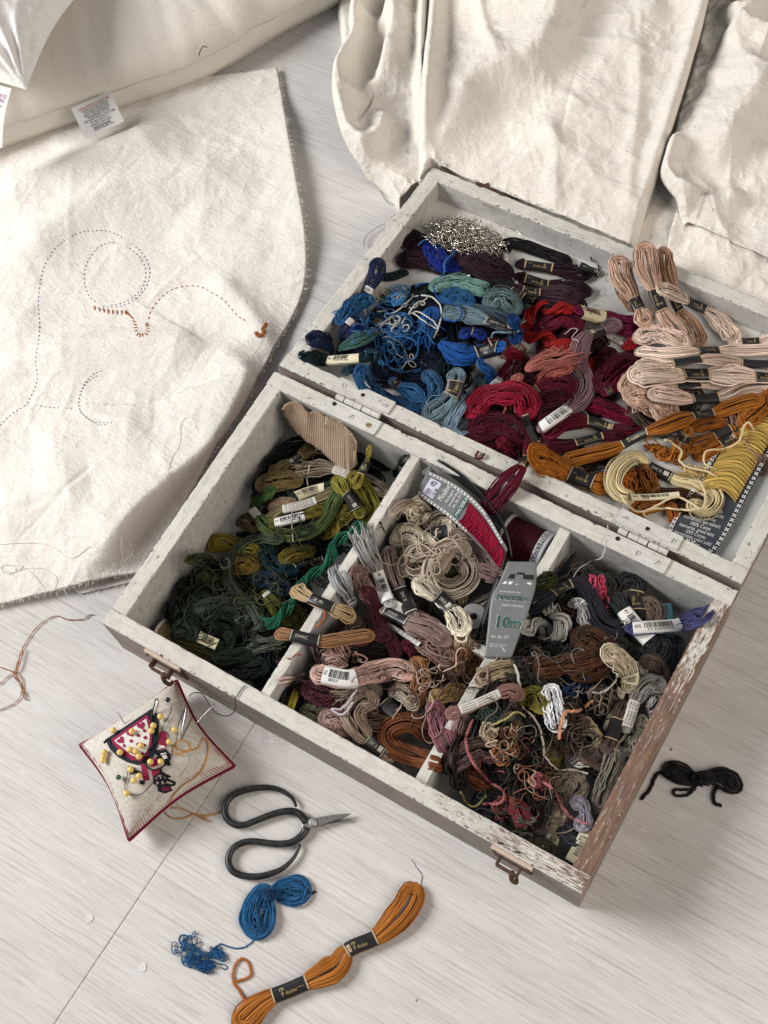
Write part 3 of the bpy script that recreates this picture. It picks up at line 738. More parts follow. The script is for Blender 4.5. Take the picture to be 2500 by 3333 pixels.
wr2 = .022 * np.abs(fbm(P2[..., 0] * 22 + 3, P2[..., 1] * 22, 4)) + .010 * fbm(P2[..., 0] * 9, P2[..., 1] * 9, 3)
dcor = np.linalg.norm(P2 - P2[0, 0], axis=-1); ang = np.arctan2(P2[..., 1] - P2[0, 0][1], P2[..., 0] - P2[0, 0][0])
wr2 = wr2 + .004 * np.sin(ang * 21 + 3 * fbm(dcor * 30, ang * 4, 2)) * np.exp(-((dcor - .03) / .035) ** 2)
n = 110; ztop = .092 + f2 * .055 + wr2 * np.minimum(1, f2 * 3); zbot = .092 - f2 * .010
Vt = np.concatenate([np.dstack([P2, ztop]).reshape(-1, 3), np.dstack([P2, zbot]).reshape(-1, 3)])
idx = np.arange(n * n).reshape(n, n); Ft = np.stack([idx[:-1, :-1], idx[1:, :-1], idx[1:, 1:], idx[:-1, 1:]], -1).reshape(-1, 4)
pil2 = tag(set_base(empty('pillow'), (*P2[0, 0], .09)), 'corner of a second pale pillow lying on the big cushion', 'pillow')
mesh_np('cover', Vt, np.vstack([Ft, Ft[:, ::-1] + n * n]), m_cloth('pale_pillow_cover', (.86, .845, .82), .55), pil2)
def flat_label(name, fr, quad, parent, lines, col, zf, mat=M_PAPW, bow=.0015, margin=.06):
    """printed cloth label: quad = photo corners tl tr br bl; lines: (text, size, y, colour index)"""
    Q = []
    for x, y in quad:
        z = .05
        for _ in range(4): p = at(fr, x, y, z); z = zf(x, y)
        Q.append(at(fr, x, y, z))
    tl, tr, br, bl = Q; nrm = np.cross(tr - tl, bl - tl); nrm /= np.linalg.norm(nrm); nrm = nrm if nrm[2] > 0 else -nrm
    def S(u, v, k=0.0): return (tl * (1 - u) + tr * u) * (1 - v) + (bl * (1 - u) + br * u) * v + nrm * (k + bow * math.sin(math.pi * v))
    g = Geo(); n = 8
    V = [S(0, i / n) for i in range(n + 1)] + [S(1, i / n) for i in range(n + 1)] + [S(0, i / n, .0004) for i in range(n + 1)] + [S(1, i / n, .0004) for i in range(n + 1)]
    k = n + 1; F = []
    for i in range(n): F += [(i, i + 1, k + i + 1, k + i), (2 * k + i, 3 * k + i, 3 * k + i + 1, 2 * k + i + 1), (i, 2 * k + i, 2 * k + i + 1, i + 1), (k + i, k + i + 1, 3 * k + i + 1, 3 * k + i)]
    F += [(0, k, 3 * k, 2 * k), (n, 2 * k + n, 3 * k + n, k + n)]
    g.add(V, F); lab = g.build(name, mat, parent)
    wd = np.linalg.norm(tr - tl); ht = np.linalg.norm(bl - tl)
    for ci, m in enumerate(col):
        g = Geo()
        for (s, x0, x1, y, size, c) in lines:
            if c != ci: continue
            if s == '#':
                for a in range(5):
                    u = x0 + (x1 - x0) * (a + .1) / 5; w = (x1 - x0) * .7 / 5
                    for (p, q) in (((u, y), (u + w, y + size)), ((u, y + size), (u + w, y)), ((u, y + size), (u + w, y + size)), ((u, y), (u, y + size)), ((u + w, y), (u + w, y + size))):
                        A, B2 = S(p[0], p[1], .0006), S(q[0], q[1], .0006); d = B2 - A; e = np.cross(nrm, d); e = e / np.linalg.norm(e) * .00016
                        g.add([A - e, B2 - e, B2 + e, A + e], [(0, 1, 2, 3)])
                continue
            V, F = text_geo(s); w = V[:, 0].max()
            U = x0 + V[:, 0] / w * (x1 - x0); Y = y - V[:, 1] * size
            g.add([S(u, v, .0006) for u, v in zip(U, Y)], F)
        if g.n: g.build('printing', m, lab)
    return lab
M_REDINK = plain('red_ink', (.52, .05, .10), .6); M_PURP = plain('purple_ink', (.33, .06, .30), .6)
TXT = [('CARELESSNESS CAUSES FIRE', .12, .93, .20, .075, 0), ('FILLINGS IN THIS CUSHION', .18, .86, .29, .062, 1), ('HAVE BEEN TESTED AND', .21, .84, .375, .062, 1), ('MEETS THE FLAMMABILITY', .19, .87, .46, .062, 1),
       ('REQUIREMENT OF THE', .25, .81, .54, .06, 1), ('FIRE SAFETY REGULATION 1988', .13, .92, .625, .062, 1), ('BS 5852 SOURCE 1', .28, .74, .705, .06, 1), ('SPONGE CLEAN ONLY', .24, .78, .785, .06, 1), ('#', .28, .72, .805, .06, 1), ('MADE IN UK HP11 2PX', .26, .77, .935, .06, 1)]
lab1 = flat_label('care_label', 'X', [(232, 354), (357, 297), (404, 395), (279, 452)], pil, TXT, [M_REDINK, M_INK], lambda x, y: .038 if y < 380 else .031, bow=.002)
lab2 = flat_label('care_label', 'X', [(-60, 262), (38, 288), (8, 482), (-110, 460)], pil2, [('CARELESSNESS', -.1, .93, .19, .06, 0), ('CAUSES FIRE', .1, .90, .27, .06, 0), ('made', .5, .86, .35, .045, 1), ('dry only', .4, .86, .48, .045, 1)], [M_PURP, M_INK], lambda x, y: .098 if y < 350 else .070, bow=.004)
thread('loose_thread', 'bit of dark green thread caught on the big cushion seam', 'L', '858,242 866,218 880,200 896,205', (.03, .07, .06), .0005, None, .050)
thread('loose_thread', 'dark wiry thread on bare floor by the pale cloth hem', 'X', '1235,615 1255,650 1268,662 1290,668 1300,680', (.06, .06, .07), .00018, None, .0008)

# ---- crumpled calico heap in the far corner: one length of cloth in several folds
def roll(tf, XY, w=.08, a=.012): return -a * (np.clip(1 - tf / w, 0, 1) ** 2 + np.clip(1 - (1 - tf) / w, 0, 1) ** 2)
RM1 = [('Q', '900,-60 860,200 815,420 800,650 790,850 760,1150 730,1400', 30, 9, 24), ('Q', '820,1420 900,1270 1000,1100 1130,965 1300,895 1500,830 1640,700 1720,480 1800,200 1900,-200', 40, 62, 24),
       ('T', '-250,1560 60,1150 330,850 560,560 760,250 950,-200', 19, 40, 70), ('Q', '1060,-200 1110,150 1220,235 1450,175 1660,100 1900,20 2150,-120', 34, 11, 50),
       ('T', '1270,-60 1150,320 1060,560 950,930 830,1270 700,1640', 21, 34, 12), ('T', '600,560 640,900 600,1300 560,1750', 5, 7, 7), ('T', '20,1100 60,1400 50,1700', 5, 8, 10), ('Q', '1110,230 1190,560 1300,880', 5, 5, 5), ('T', '700,40 740,330 660,560', 6, 10, 12), ('T', '1000,60 1060,260 1000,420', 8, 12, 14)]
def z1(XY): return .030 + ridges(XY, RM1) + crinkle(XY, .8) + crumple(XY, 1.0) + .10 * np.maximum(0, XY[:, 1] - .60)
A1, B1, ta = sheet(('Q', '960,-330 900,0 850,130 795,400 765,700 742,1000 700,1300 690,1650'), ('T', '1340,-330 1275,0 1230,150 1120,350 1060,560 940,950 830,1280 760,1480 690,1680 640,1860 600,2000'), 190, 190, z1)
A1[:, 2] += creases(A1[:, :2], 6, 46); A1[:, 2] += roll(ta, A1, .035, .016)
RM0 = [('Q', '400,0 340,130 200,420 195,560 100,730 70,860 85,1050 150,1250 300,1420', 47, 14, 30), ('Q', '790,-10 620,180 525,350 530,520 490,700 380,900', 51, 26, 10),
       ('Q', '770,120 750,400 740,700 725,1000 700,1300', 31, 22, 7), ('Q', '200,430 330,420 480,470', 16, 10, 10), ('Q', '110,960 250,930 400,820', 12, 12, 14), ('Q', '230,1400 400,1200 430,1000', 19, 14, 12)]
def z0(XY): return .016 + ridges(XY, RM0) + crinkle(XY, .9) + crumple(XY, 1.3) + .12 * np.maximum(0, XY[:, 1] - .60)
A0, B0, tb = sheet(('Q', '470,-300 385,0 330,130 188,420 188,560 90,730 55,850 70,1050 130,1250 250,1392 340,1440 440,1520 530,1640'), ('Q', '900,-300 850,0 815,130 800,400 790,700 780,1000 760,1290 740,1400 700,1500'), 150, 220, z0)
A0[:, 2] += creases(A0[:, :2], 8, 30); A0[:, 2] += roll(tb, A0, .10, .022)
def zb(XY): return .010 + np.maximum(-.004, crinkle(XY, .9))
Ab, Bb, tc = sheet(('Q', '120,-300 45,60 60,200 100,430 185,525 260,640'), ('Q', '420,-300 400,60 380,200 380,430 380,525 420,640'), 40, 60, lambda XY: .012 + crinkle(XY, .6))
Ab[:, 2] += roll(tc, Ab, .15, .015)
RM2 = [('T', '1230,440 1310,400 1395,395 1430,300 1390,200', 28, 14, 12), ('T', '1250,470 1400,520 1600,570', 30, 10, 30), ('T', '1180,1420 1290,1150 1450,940 1600,690', 34, 40, 20),
       ('T', '930,1180 820,1420 900,1570 1050,1650', 25, 12, 26), ('T', '900,1580 1150,1640 1400,1560', 12, 12, 12), ('T', '1260,150 1400,160 1600,230', 19, 20, 20)]
def z2(XY): return .024 + ridges(XY, RM2) + crinkle(XY, .9) + crumple(XY, 1.3) + .06 * np.maximum(0, XY[:, 1] - .60)
A2, B2_, td = sheet(('T', '1120,-250 1100,130 1060,430 980,740 900,1000 850,1230 795,1420 840,1525 905,1620 960,1740'), ('T', '2300,-250 2300,130 2250,430 2200,740 2150,1000 2100,1230 2050,1420 2000,1600 1950,1800 1900,2150'), 190, 190, z2)
A2[:, 2] += creases(A2[:, :2], 7, 40); A2[:, 2] += roll(td, A2, .04, .018)
RM3 = [('T', '930,1640 880,1790 900,1900', 7, 12, 20), ('T', '1130,1720 1100,1900', 3, 12, 12), ('T', '1420,1640 1330,1900 1500,2050', 6, 30, 30)]
def z3(XY): return .016 + ridges(XY, RM3) + crinkle(XY, 1.0) + crumple(XY, 1.2)
A3, B3, te = sheet(('T', '960,1450 935,1600 872,1790 850,1930 840,2090'), ('T', '2000,1500 1980,1800 1900,2100 1850,2350 1800,2500'), 150, 90, z3)
A4, B4, tf4 = sheet(('Q', '560,-350 480,300 420,800 560,1200 720,1400'), ('T', '2400,-300 2300,500 2200,1300 2100,2100 2050,2600'), 110, 80, lambda XY: .016 + np.maximum(-.004, crinkle(XY, .9)) + crumple(XY, 1.0) + .02 * np.maximum(0, XY[:, 1] - .60))
# nothing of it lies inside the lid: keep it behind the lid's far wall
for A in (A0, A1, A2, A3, A4):
    m = (A[:, 0] > -.004) & (A[:, 1] < LO[1] + LD + .004); A[m, 1] = LO[1] + LD + .004
heap = tag(set_base(empty('crumpled_cloth'), at('X', 1800, 500)), 'crumpled length of cream cotton cloth heaped behind the box lid', 'cloth')
for nm, A, Bf in (('fold', A0, B0), ('fold', A1, B1), ('fold', A2, B2_), ('fold', A3, B3), ('fold', Ab, Bb), ('underlayer', A4, B4)): cloth_obj(nm, [(A, Bf)], M_CLOTH, heap)
# ================================================================= floss: the engine
# height map of the pile: every skein comes to rest on what was put there before it
HX0, HY0, HS = -.06, -.24, .0015; HNX, HNY = 400, 560
_gx = HX0 + (np.arange(HNX) + .5) * HS; _gy = HY0 + (np.arange(HNY) + .5) * HS
GX, GY = np.meshgrid(_gx, _gy, indexing='ij')
HM = np.zeros((HNX, HNY))
inb = (GX > BT) & (GX < BW - BT) & (GY > BT) & (GY < BD - BT)
HM[(GX > 0) & (GX < BW) & (GY > 0) & (GY < BD)] = BH
FILL = np.zeros_like(HM)
def dome(x0, x1, y0, y1, a, b, px=.5):
    m = (GX > x0) & (GX < x1) & (GY > y0) & (GY < y1)
    u = np.clip((GX - x0) / (x1 - x0), 0, 1); v = np.clip((GY - y0) / (y1 - y0), 0, 1)
    f = a + (b - a) * (16 * u * (1 - u) * v * (1 - v)) ** px; HM[m] = f[m]
dome(BT, .1414, BT, BD - BT, .004, .013, .6)
dome(.1496, .2769, BT, .1231, .026, .034, .4); dome(.1496, .2769, .1309, BD - BT, .016, .022, .4)
dome(.2861, BW - BT, BT, BD - BT, .024, .034, .35)
HM[(GX > .1414) & (GX < .1496) & inb] = .0608; HM[(GX > .2769) & (GX < .2861) & inb] = .0573
HM[(GX > .1496) & (GX < .2769) & (GY > .1231) & (GY < .1309)] = .0498
lidm = (GX > 0) & (GX < BW) & (GY > LO[1]) & (GY < LO[1] + LD)
HM[lidm] = (LO[2] + LS * (GY - LO[1]))[lidm]
lidi = (GX > BT) & (GX < BW - BT) & (GY > LO[1] + BT) & (GY < LO[1] + LD - BT)
HM[lidi] = lid_floor_z(GX, GY)[lidi]
HM0 = HM.copy()
def hm(x, y):
    i = np.clip(((np.asarray(x) - HX0) / HS).astype(int), 0, HNX - 1); j = np.clip(((np.asarray(y) - HY0) / HS).astype(int), 0, HNY - 1)
    return HM[i, j]
def hm_max(P, r):
    """highest point under a path of radius r"""
    best = hm(P[:, 0], P[:, 1]); 
    for a in np.linspace(0, 2 * np.pi, 6, endpoint=False): best = np.maximum(best * 1, .55 * best + .45 * hm(P[:, 0] + r * np.cos(a), P[:, 1] + r * np.sin(a)))
    return best
def hm_raise(P, hw, top):
    for k in range(0, len(P), 2):
        x, y = P[k, :2]; i0 = int((x - hw[k] - HX0) / HS); i1 = int((x + hw[k] - HX0) / HS) + 1; j0 = int((y - hw[k] - HY0) / HS); j1 = int((y + hw[k] - HY0) / HS) + 1
        i0, j0 = max(i0, 0), max(j0, 0); i1, j1 = min(i1, HNX - 1), min(j1, HNY - 1)
        if i1 <= i0 or j1 <= j0: continue
        d2 = ((GX[i0:i1, j0:j1] - x) ** 2 + (GY[i0:i1, j0:j1] - y) ** 2) / hw[k] ** 2
        z = np.where(d2 < 1, P[k, 2] + (top[k] - P[k, 2]) * np.sqrt(np.clip(1 - d2, 0, 1)), -1)
        HM[i0:i1, j0:j1] = np.maximum(HM[i0:i1, j0:j1], z)
def smooth(z, k):
    if k < 1: return z
    for _ in range(k):
        p = np.concatenate([[z[0]], z, [z[-1]]]); z = .25 * p[:-2] + .5 * p[1:-1] + .25 * p[2:]
    return z
def at_many(fr, Q, z):
    a = FR[fr]; u = a[0] + Q[:, 0] * a[2]; v = a[1] + Q[:, 1] * a[2]
    d = ((u - 1250) / FPX)[:, None] * CAM_R[0] + ((v - 1666.5) / FPX)[:, None] * CAM_R[1] + CAM_R[2]
    return CAM_C + d * ((z - CAM_C[2]) / d[:, 2])[:, None]
def settle(fr, s, n, rad, sink=.75, lift=0.0, sm=10, zs=None, path=None):
    """photo polyline -> path in the place that rests on the pile"""
    if path is not None:
        P = spline(np.asarray(path)[:, :2], n); z = smooth(hm_max(np.column_stack([P, P[:, 0] * 0]), rad * .7), sm) + rad * sink + lift
        return np.column_stack([P, smooth(z, 3)])
    if zs is not None:      # heights given by hand, in millimetres
        Q = np.array(pts(s)); h = np.array([float(v) for v in zs.split(',')]) / 1000.
        return spline([at(fr, x, y, zz) for (x, y), zz in zip(Q, h)], n)
    Pp = spline(pts(s), n); z = np.full(n, .03)
    if fr in 'HPSUVX' : z[:] = rad
    for it in range(5):
        P = at_many(fr, Pp, z)
        zn = hm_max(P, rad * .7) + rad * sink + lift; k = max(1, n // 9)
        mx = np.max(np.stack([np.concatenate([np.full(max(0, -q), zn[0]), zn[max(0, q):n + min(0, q)], np.full(max(0, q), zn[-1])]) for q in range(-k, k + 1)]), 0) if sm >= 10 and n > 10 else zn
        zn = .6 * mx + .4 * zn; zn = np.maximum(smooth(zn, sm * 2 if sm >= 10 else sm), zn - rad * .35)
        z = smooth(zn, 4)
    return at_many(fr, Pp, z)
def frame(P):
    T = np.gradient(P, axis=0); T /= np.linalg.norm(T, axis=1, keepdims=True) + 1e-12
    A = np.cross(T, [0, 0, 1.]); A /= np.linalg.norm(A, axis=1, keepdims=True) + 1e-12
    return T, A, np.cross(A, T)
PXM = .000233
def smoothrand(r, S, n, k):
    x = r.normal(0, 1, (S, k)); u = np.linspace(0, k - 1.001, n); i = u.astype(int); f = u - i; f = f * f * (3 - 2 * f)
    return x[:, i] * (1 - f) + x[:, i + 1] * f
NSK = [0]
BAND_SPECS = {}
def band_spec(txt):
    """'.3-.5k:Anchor' -> (u0, u1, style, text, width factor)"""
    out = []
    for b in txt.split(';'):
        if not b: continue
        hd, _, t = b.partition(':'); st = hd[-1]; a, c = hd[:-1].split('-'); out.append((float(a), float(c), st, t))
    return out
STYLE = {'k': (M_PAPK, M_GOLD), 'n': (M_PAPK, plain('silver_ink', (.50, .47, .40), .45)), 'w': (M_PAPW, M_INK), 'y': (M_PAPY, M_INK), 's': (plain('grey_white_paper', (.60, .57, .52), .6), plain('grey_ink', (.10, .09, .09), .6)),
         't': (M_TAN, M_INK), 'p': (plain('plain_black_band', (.02, .018, .02), .5), M_GOLD)}
def sleeve(P, hw, hh, u0, u1, style, txt, parent, name='paper_band'):
    """paper band round the skein between u0 and u1, with its printing"""
    n = len(P); k = 10; ui = np.linspace(u0, u1, k) * (n - 1); C = np.stack([np.interp(ui, np.arange(n), P[:, j]) for j in range(3)], 1)
    T, A, Bn = frame(C); th = np.linspace(0, 2 * np.pi, 20, endpoint=False); e = .62
    cw = np.sign(np.cos(th)) * np.abs(np.cos(th)) ** e; sw = np.sign(np.sin(th)) * np.abs(np.sin(th)) ** e
    V = C[:, None] + hw * A[:, None] * cw[None, :, None] + hh * Bn[:, None] * sw[None, :, None]
    idx = np.arange(k * 20).reshape(k, 20); F = np.stack([idx[:-1], np.roll(idx[:-1], -1, 1), np.roll(idx[1:], -1, 1), idx[1:]], -1).reshape(-1, 4)
    pm, im = STYLE[style]
    b = mesh_np(name, V.reshape(-1, 3), F, pm, parent)
    L = np.linalg.norm(np.diff(C, axis=0), axis=1).sum()
    def S(u, v):   # u 0..1 along, v -1..1 across the top
        q = u * (k - 1); i = min(int(q), k - 2); f = q - i; c = C[i] * (1 - f) + C[i + 1] * f
        a = max(-1, min(1, v)) ; s = (max(0.0, 1 - abs(a) ** (2 / e))) ** (e / 2)
        return c + A[i] * hw * a * 1.0 + Bn[i] * (hh * s + .00022)
    g = Geo()
    def rect(ua, ub, va, vb, m):
        N2 = max(2, int((ub - ua) * 8)); M2 = max(2, int((vb - va) * 5) + 1)
        V = [S(ua + (ub - ua) * i / N2, va + (vb - va) * j / M2) for i in range(N2 + 1) for j in range(M2 + 1)]
        g.add(V, [(i * (M2 + 1) + j, i * (M2 + 1) + j + 1, (i + 1) * (M2 + 1) + j + 1, (i + 1) * (M2 + 1) + j) for i in range(N2) for j in range(M2)], m)
    def words(t, ua, ub, vc, size, m, flip=1):
        V, F = text_geo(t); w = V[:, 0].max(); 
        us = ua + (ub - ua) * V[:, 0] / w if flip > 0 else ub - (ub - ua) * V[:, 0] / w
        g.add([S(u, vc - flip * size * (y - .5)) for u, y in zip(us, V[:, 1])], F, m)
    fl = -1 if (project(C[-1])[0] < project(C[0])[0]) else 1
    m2 = STYLE['t'][0] if style in 'kp' else im
    if style in 'kp':
        rect(.0, .045, -.93, .93, 1); rect(.955, 1., -.93, .93, 1)
    if style == 'k':
        words('Anchor', .30, .62, .25 * fl, .5, 0, fl)
        for (a, c, v0, v1) in ((.70, .72, -.55, .45),): rect(a, c, v0, v1, 0)
        rect(.66, .76, -.22, -.15, 0); rect(.65, .67, .15, .45, 0); rect(.75, .77, .15, .45, 0); rect(.66, .76, .40, .5, 0)
        if txt: rect(.82, .93, -.5, .5, 1); words(txt, .84, .91, 0, .5, 2, fl)
        else: words('8m 100% cotton', .10, .26, -.2, .2, 0, fl)
    elif style in 'wy':
        r = np.random.default_rng(int(abs(P[0, 0]) * 1e5) % 9973); u = .20
        while u < .78:
            w = r.choice([.008, .012, .02]); rect(u, u + w, -.62, .28, 0); u += w + r.choice([.010, .014, .022])
        t_ = txt or '719269005'; words(t_, .22, .22 + min(.58, .075 * len(t_)), .52, .34, 0, fl)
        words(txt[-2:] if txt else '64', .03, .14, -.1, .5, 0, fl)
    elif style == 'n':
        t = txt or 'DMC 25'; words(t, .18, .60, 0, .5, 0, fl); rect(.68, .88, -.45, .35, 1) if txt == '' else None
        rect(.02, .05, -.9, .9, 0); rect(.95, .98, -.9, .9, 0)
    elif style in 'st':
        for q in range(3): words(txt or 'cotton floss', .06, .93, -.5 + .5 * q, .34, 0, fl)
    if g.n: g.build('printing', [im, m2, M_INK], b)
    return b
def skein(name, label, fr, col, w, s, bands='', n=None, twist=0, cut='', r=.00056, dens=1.0, lift=0, sink=.75, cat='floss skein', group=None, flat=.56, bw=.50, sm=10, jit=1.5, pinch=None, path=None, zs=None, wf=None, collect=None):
    """a hank of floss: nested loops of strands that follow the path, gathered under its bands"""
    NSK[0] += 1; rg = np.random.default_rng(NSK[0] * 13 + 5)
    scale = FR[fr][2] * PXM; wf = wf or (1.0 if fr in 'HUSVX' else 1.06); W2 = w * scale / 2 * wf
    if path is not None: W2 = w / 2
    raw = np.array(pts(s)) if path is None else np.asarray(path)[:, :2] / scale; Lpx = np.linalg.norm(np.diff(raw, axis=0), axis=1).sum() * scale
    n = n or int(np.clip(Lpx / .0027, 12, 66))
    P = settle(fr, s, n, W2 * flat, sink, lift, sm, zs, path)
    L = np.concatenate([[0], np.cumsum(np.linalg.norm(np.diff(P, axis=0), axis=1))]); tot = L[-1]
    ta = 0 if 'a' in cut else min(W2 * .85, .22 * tot); tb_ = 0 if 'b' in cut else min(W2 * .85, .22 * tot)
    q_ = np.linspace(ta, tot - tb_, n); P = np.stack([np.interp(q_, L, P[:, k]) for k in range(3)], 1); L = q_ - q_[0]; tot = L[-1]
    T, A, Bn = frame(P); u = np.linspace(0, 1, n)
    BS = band_spec(bands)
    prof = np.ones(n)
    for (a, b, st, t) in BS: prof = np.minimum(prof, np.where((u >= a) & (u <= b), bw, np.clip(bw + (1 - bw) * (np.minimum(np.abs(u - a), np.abs(u - b)) * tot / (W2 * 2.0)), bw, 1) ** .8))
    if pinch is not None:
        for q in pinch: prof = np.minimum(prof, np.clip(.38 + .62 * np.abs(u - q) * tot / (W2 * 2.2), .38, 1))
    hw = W2 * prof; hh = hw * flat
    # strands: lateral place and height in the section
    rows = max(1, int(round(dens * W2 * flat / (r * 1.5)))); K = max(3, int(round(W2 / (r * 1.9) * dens)))
    lat = []; 
    for ring in np.linspace(.22, 1, K):
        for q in range(max(1, int(round(rows * math.sqrt(max(0.06, 1 - (ring * .92) ** 2)) * .6)) + 1)):
            lat.append((ring, q))
    S = len(lat); ring = np.array([a for a, q in lat]); hmax = np.sqrt(np.clip(1 - (ring * .95) ** 2, 0, 1))
    hz1 = hmax * rg.uniform(-.2, 1, S); hz2 = hmax * rg.uniform(-.2, 1, S)
    top = rg.random(S) < .6; hz1 = np.where(top, hmax * rg.uniform(.65, 1, S), hz1); hz2 = np.where(rg.random(S) < .6, hmax * rg.uniform(.65, 1, S), hz2)
    def run(sgn, hz):
        wild = np.where(rg.random((S, 1)) < .10, 2.4, 1.0); j = smoothrand(rg, S, n, 6) * .07 * jit * wild; x = sgn * ring[:, None] * (1 + 0 * u) + j; z = hz[:, None] + smoothrand(rg, S, n, 6) * .07 * jit * wild
        if twist:
            a = twist * u * tot / .02; x, z = x * np.cos(a) - z * np.sin(a), x * np.sin(a) + z * np.cos(a)
        return P[None] + A[None] * (x * hw)[..., None] + Bn[None] * (z * hh)[..., None]
    R1, R2 = run(1, hz1), run(-1, hz2)
    def cap(end):
        """turn of every loop at one end"""
        kc = 5; th = np.linspace(0, np.pi, kc + 2)[1:-1]; e = -1 if end else 0; sg = 1 if end else -1
        ax = ring[:, None] * hw[e] * 1.15 * np.sin(th)[None] + smoothrand(rg, S, kc, 3) * hw[e] * .08; la = ring[:, None] * np.cos(th)[None]
        if not end: la = -la
        f = (th / np.pi)[None]; z = (hz1[:, None] * (1 - f) + hz2[:, None] * f) if end else (hz2[:, None] * (1 - f) + hz1[:, None] * f)
        dz = -.55 * np.sin(th)[None] * hh[e] * (.4 + z)
        return P[e][None, None] + sg * T[e][None, None] * ax[..., None] + A[e][None, None] * (la * hw[e])[..., None] + Bn[e][None, None] * (z * hh[e] + dz)[..., None]
    # keep the loop ends on the path: draw the straight runs short of the ends
    if cut:
        ext = W2 * 1.2
        if 'a' in cut:
            sp = rg.normal(0, .35, (S, 1, 3)) * [1, 1, .3]
            pre1 = R1[:, :1] + (-T[0] * ext * rg.uniform(.3, 1.4, (S, 1, 1)) + sp * W2); R1 = np.concatenate([pre1, R1], 1)
            sp = rg.normal(0, .35, (S, 1, 3)) * [1, 1, .3]
            pre2 = R2[:, :1] + (-T[0] * ext * rg.uniform(.3, 1.4, (S, 1, 1)) + sp * W2); R2 = np.concatenate([pre2, R2], 1)
        if 'b' in cut:
            sp = rg.normal(0, .35, (S, 1, 3)) * [1, 1, .3]
            R1 = np.concatenate([R1, R1[:, -1:] + (T[-1] * ext * rg.uniform(.3, 1.4, (S, 1, 1)) + sp * W2)], 1)
            sp = rg.normal(0, .35, (S, 1, 3)) * [1, 1, .3]
            R2 = np.concatenate([R2, R2[:, -1:] + (T[-1] * ext * rg.uniform(.3, 1.4, (S, 1, 1)) + sp * W2)], 1)
        if 'a' in cut and 'b' in cut: Q = np.concatenate([R1, R2]); cl = False
        elif 'a' in cut: Q = np.concatenate([R1, cap(True), R2[:, ::-1]], 1); cl = False
        else: Q = np.concatenate([R1[:, ::-1], cap(False)[:, ::-1], R2], 1); cl = False
    else: Q = np.concatenate([R1, cap(True), R2[:, ::-1], cap(False)], 1); cl = True
    V, F, sid = tubes(Q, r * 1.08 * rg.uniform(.85, 1.15, (len(Q), 1)), 4 if fr == 'H' else 3, cl)
    if collect is not None:
        collect.append((V, F, np.clip(.5 + rg.normal(0, .22, len(Q)), 0, 1)[sid], col)); hm_raise(P, np.maximum(hw, .0015), P[:, 2] + hh * .9); return None
    root = tag(set_base(empty(name), P[n // 2]), label, cat, group)
    var = np.clip(.5 + rg.normal(0, .22, len(Q)), 0, 1)[sid]
    o = mesh_np('strands', V, F, floss(col), root, attr=var); o['kind'] = 'stuff'
    for (a, b, st, t) in BS: sleeve(P, W2 * bw * 1.12 + .0003, W2 * bw * flat * 1.2 + .0004, a, b, st, t, root)
    hm_raise(P, np.maximum(hw, .0015), P[:, 2] + hh * .9)
    return root
def tangle(name, label, fr, col, cx, cy, ax, ay, n=8, r=.0005, hgt=None, loops=7, cat='tangled floss', seed=None, ang=0, cols=None, group=None, kind=None, sink=.0):
    """a ball of loose thread: wandering loops held in a flattish heap"""
    NSK[0] += 1; rg = np.random.default_rng(NSK[0] * 17 + 3); sc_ = FR[fr][2]
    z = .03
    for _ in range(4): c = at(fr, cx, cy, z); z = float(hm(c[0], c[1]))
    Ax = at(fr, cx + ax, cy, z) - at(fr, cx, cy, z); Ay = at(fr, cx, cy + ay, z) - at(fr, cx, cy, z)
    rx = np.linalg.norm(Ax); hgt = (hgt or min(.014, rx * .55)) * .7; N1 = 120; t = np.linspace(0, 1, N1)
    # two strands at a time run together
    X = np.zeros((n, N1)); Y = X.copy(); Z = X.copy()
    for k in range(n):
        for q in range(1, loops + 1):
            am = rg.normal(0, 1, 3) / q ** .55; ph = rg.random(3) * 6.28; X[k] += am[0] * np.sin(6.283 * q * t + ph[0]); Y[k] += am[1] * np.sin(6.283 * q * t + ph[1]); Z[k] += am[2] * np.sin(6.283 * q * t + ph[2])
    R0 = np.sqrt(X ** 2 + Y ** 2); f = 1.15 / (1.7 + R0); X *= f; Y *= f; R0 = R0 * f; Z = np.tanh(Z / 1.8) * np.sqrt(np.clip(1 - .8 * R0 ** 2, .05, 1))
    of = rg.normal(0, .33, (n, 2)); X = X * .72 + of[:, :1]; Y = Y * .72 + of[:, 1:]
    P = c + X[..., None] * Ax + Y[..., None] * Ay; P[..., 2] = 0
    base = hm(P[..., 0], P[..., 1]); base = np.minimum(base, z + hgt * 1.6); base = np.stack([smooth(b, 8) for b in base])
    P[..., 2] = base + r + hgt * (.5 + .5 * Z) - sink
    if cols is None: cols = [col]
    root = tag(set_base(empty(name), c), label, cat, group, kind)
    for ci, cc in enumerate(cols):
        Q = P[ci::len(cols)]
        if len(Q) == 0: continue
        V, F, sid = tubes(Q, r * rg.uniform(.85, 1.15, (len(Q), 1)), 4, True)
        o = mesh_np('strands', V, F, floss(cc), root, attr=np.clip(.5 + rg.normal(0, .22, len(Q)), 0, 1)[sid]); o['kind'] = 'stuff'
    m = ((GX - c[0]) ** 2 + (GY - c[1]) ** 2) < (rx * .75) ** 2; HM[m] = np.maximum(HM[m], z + hgt * .75)
    return root
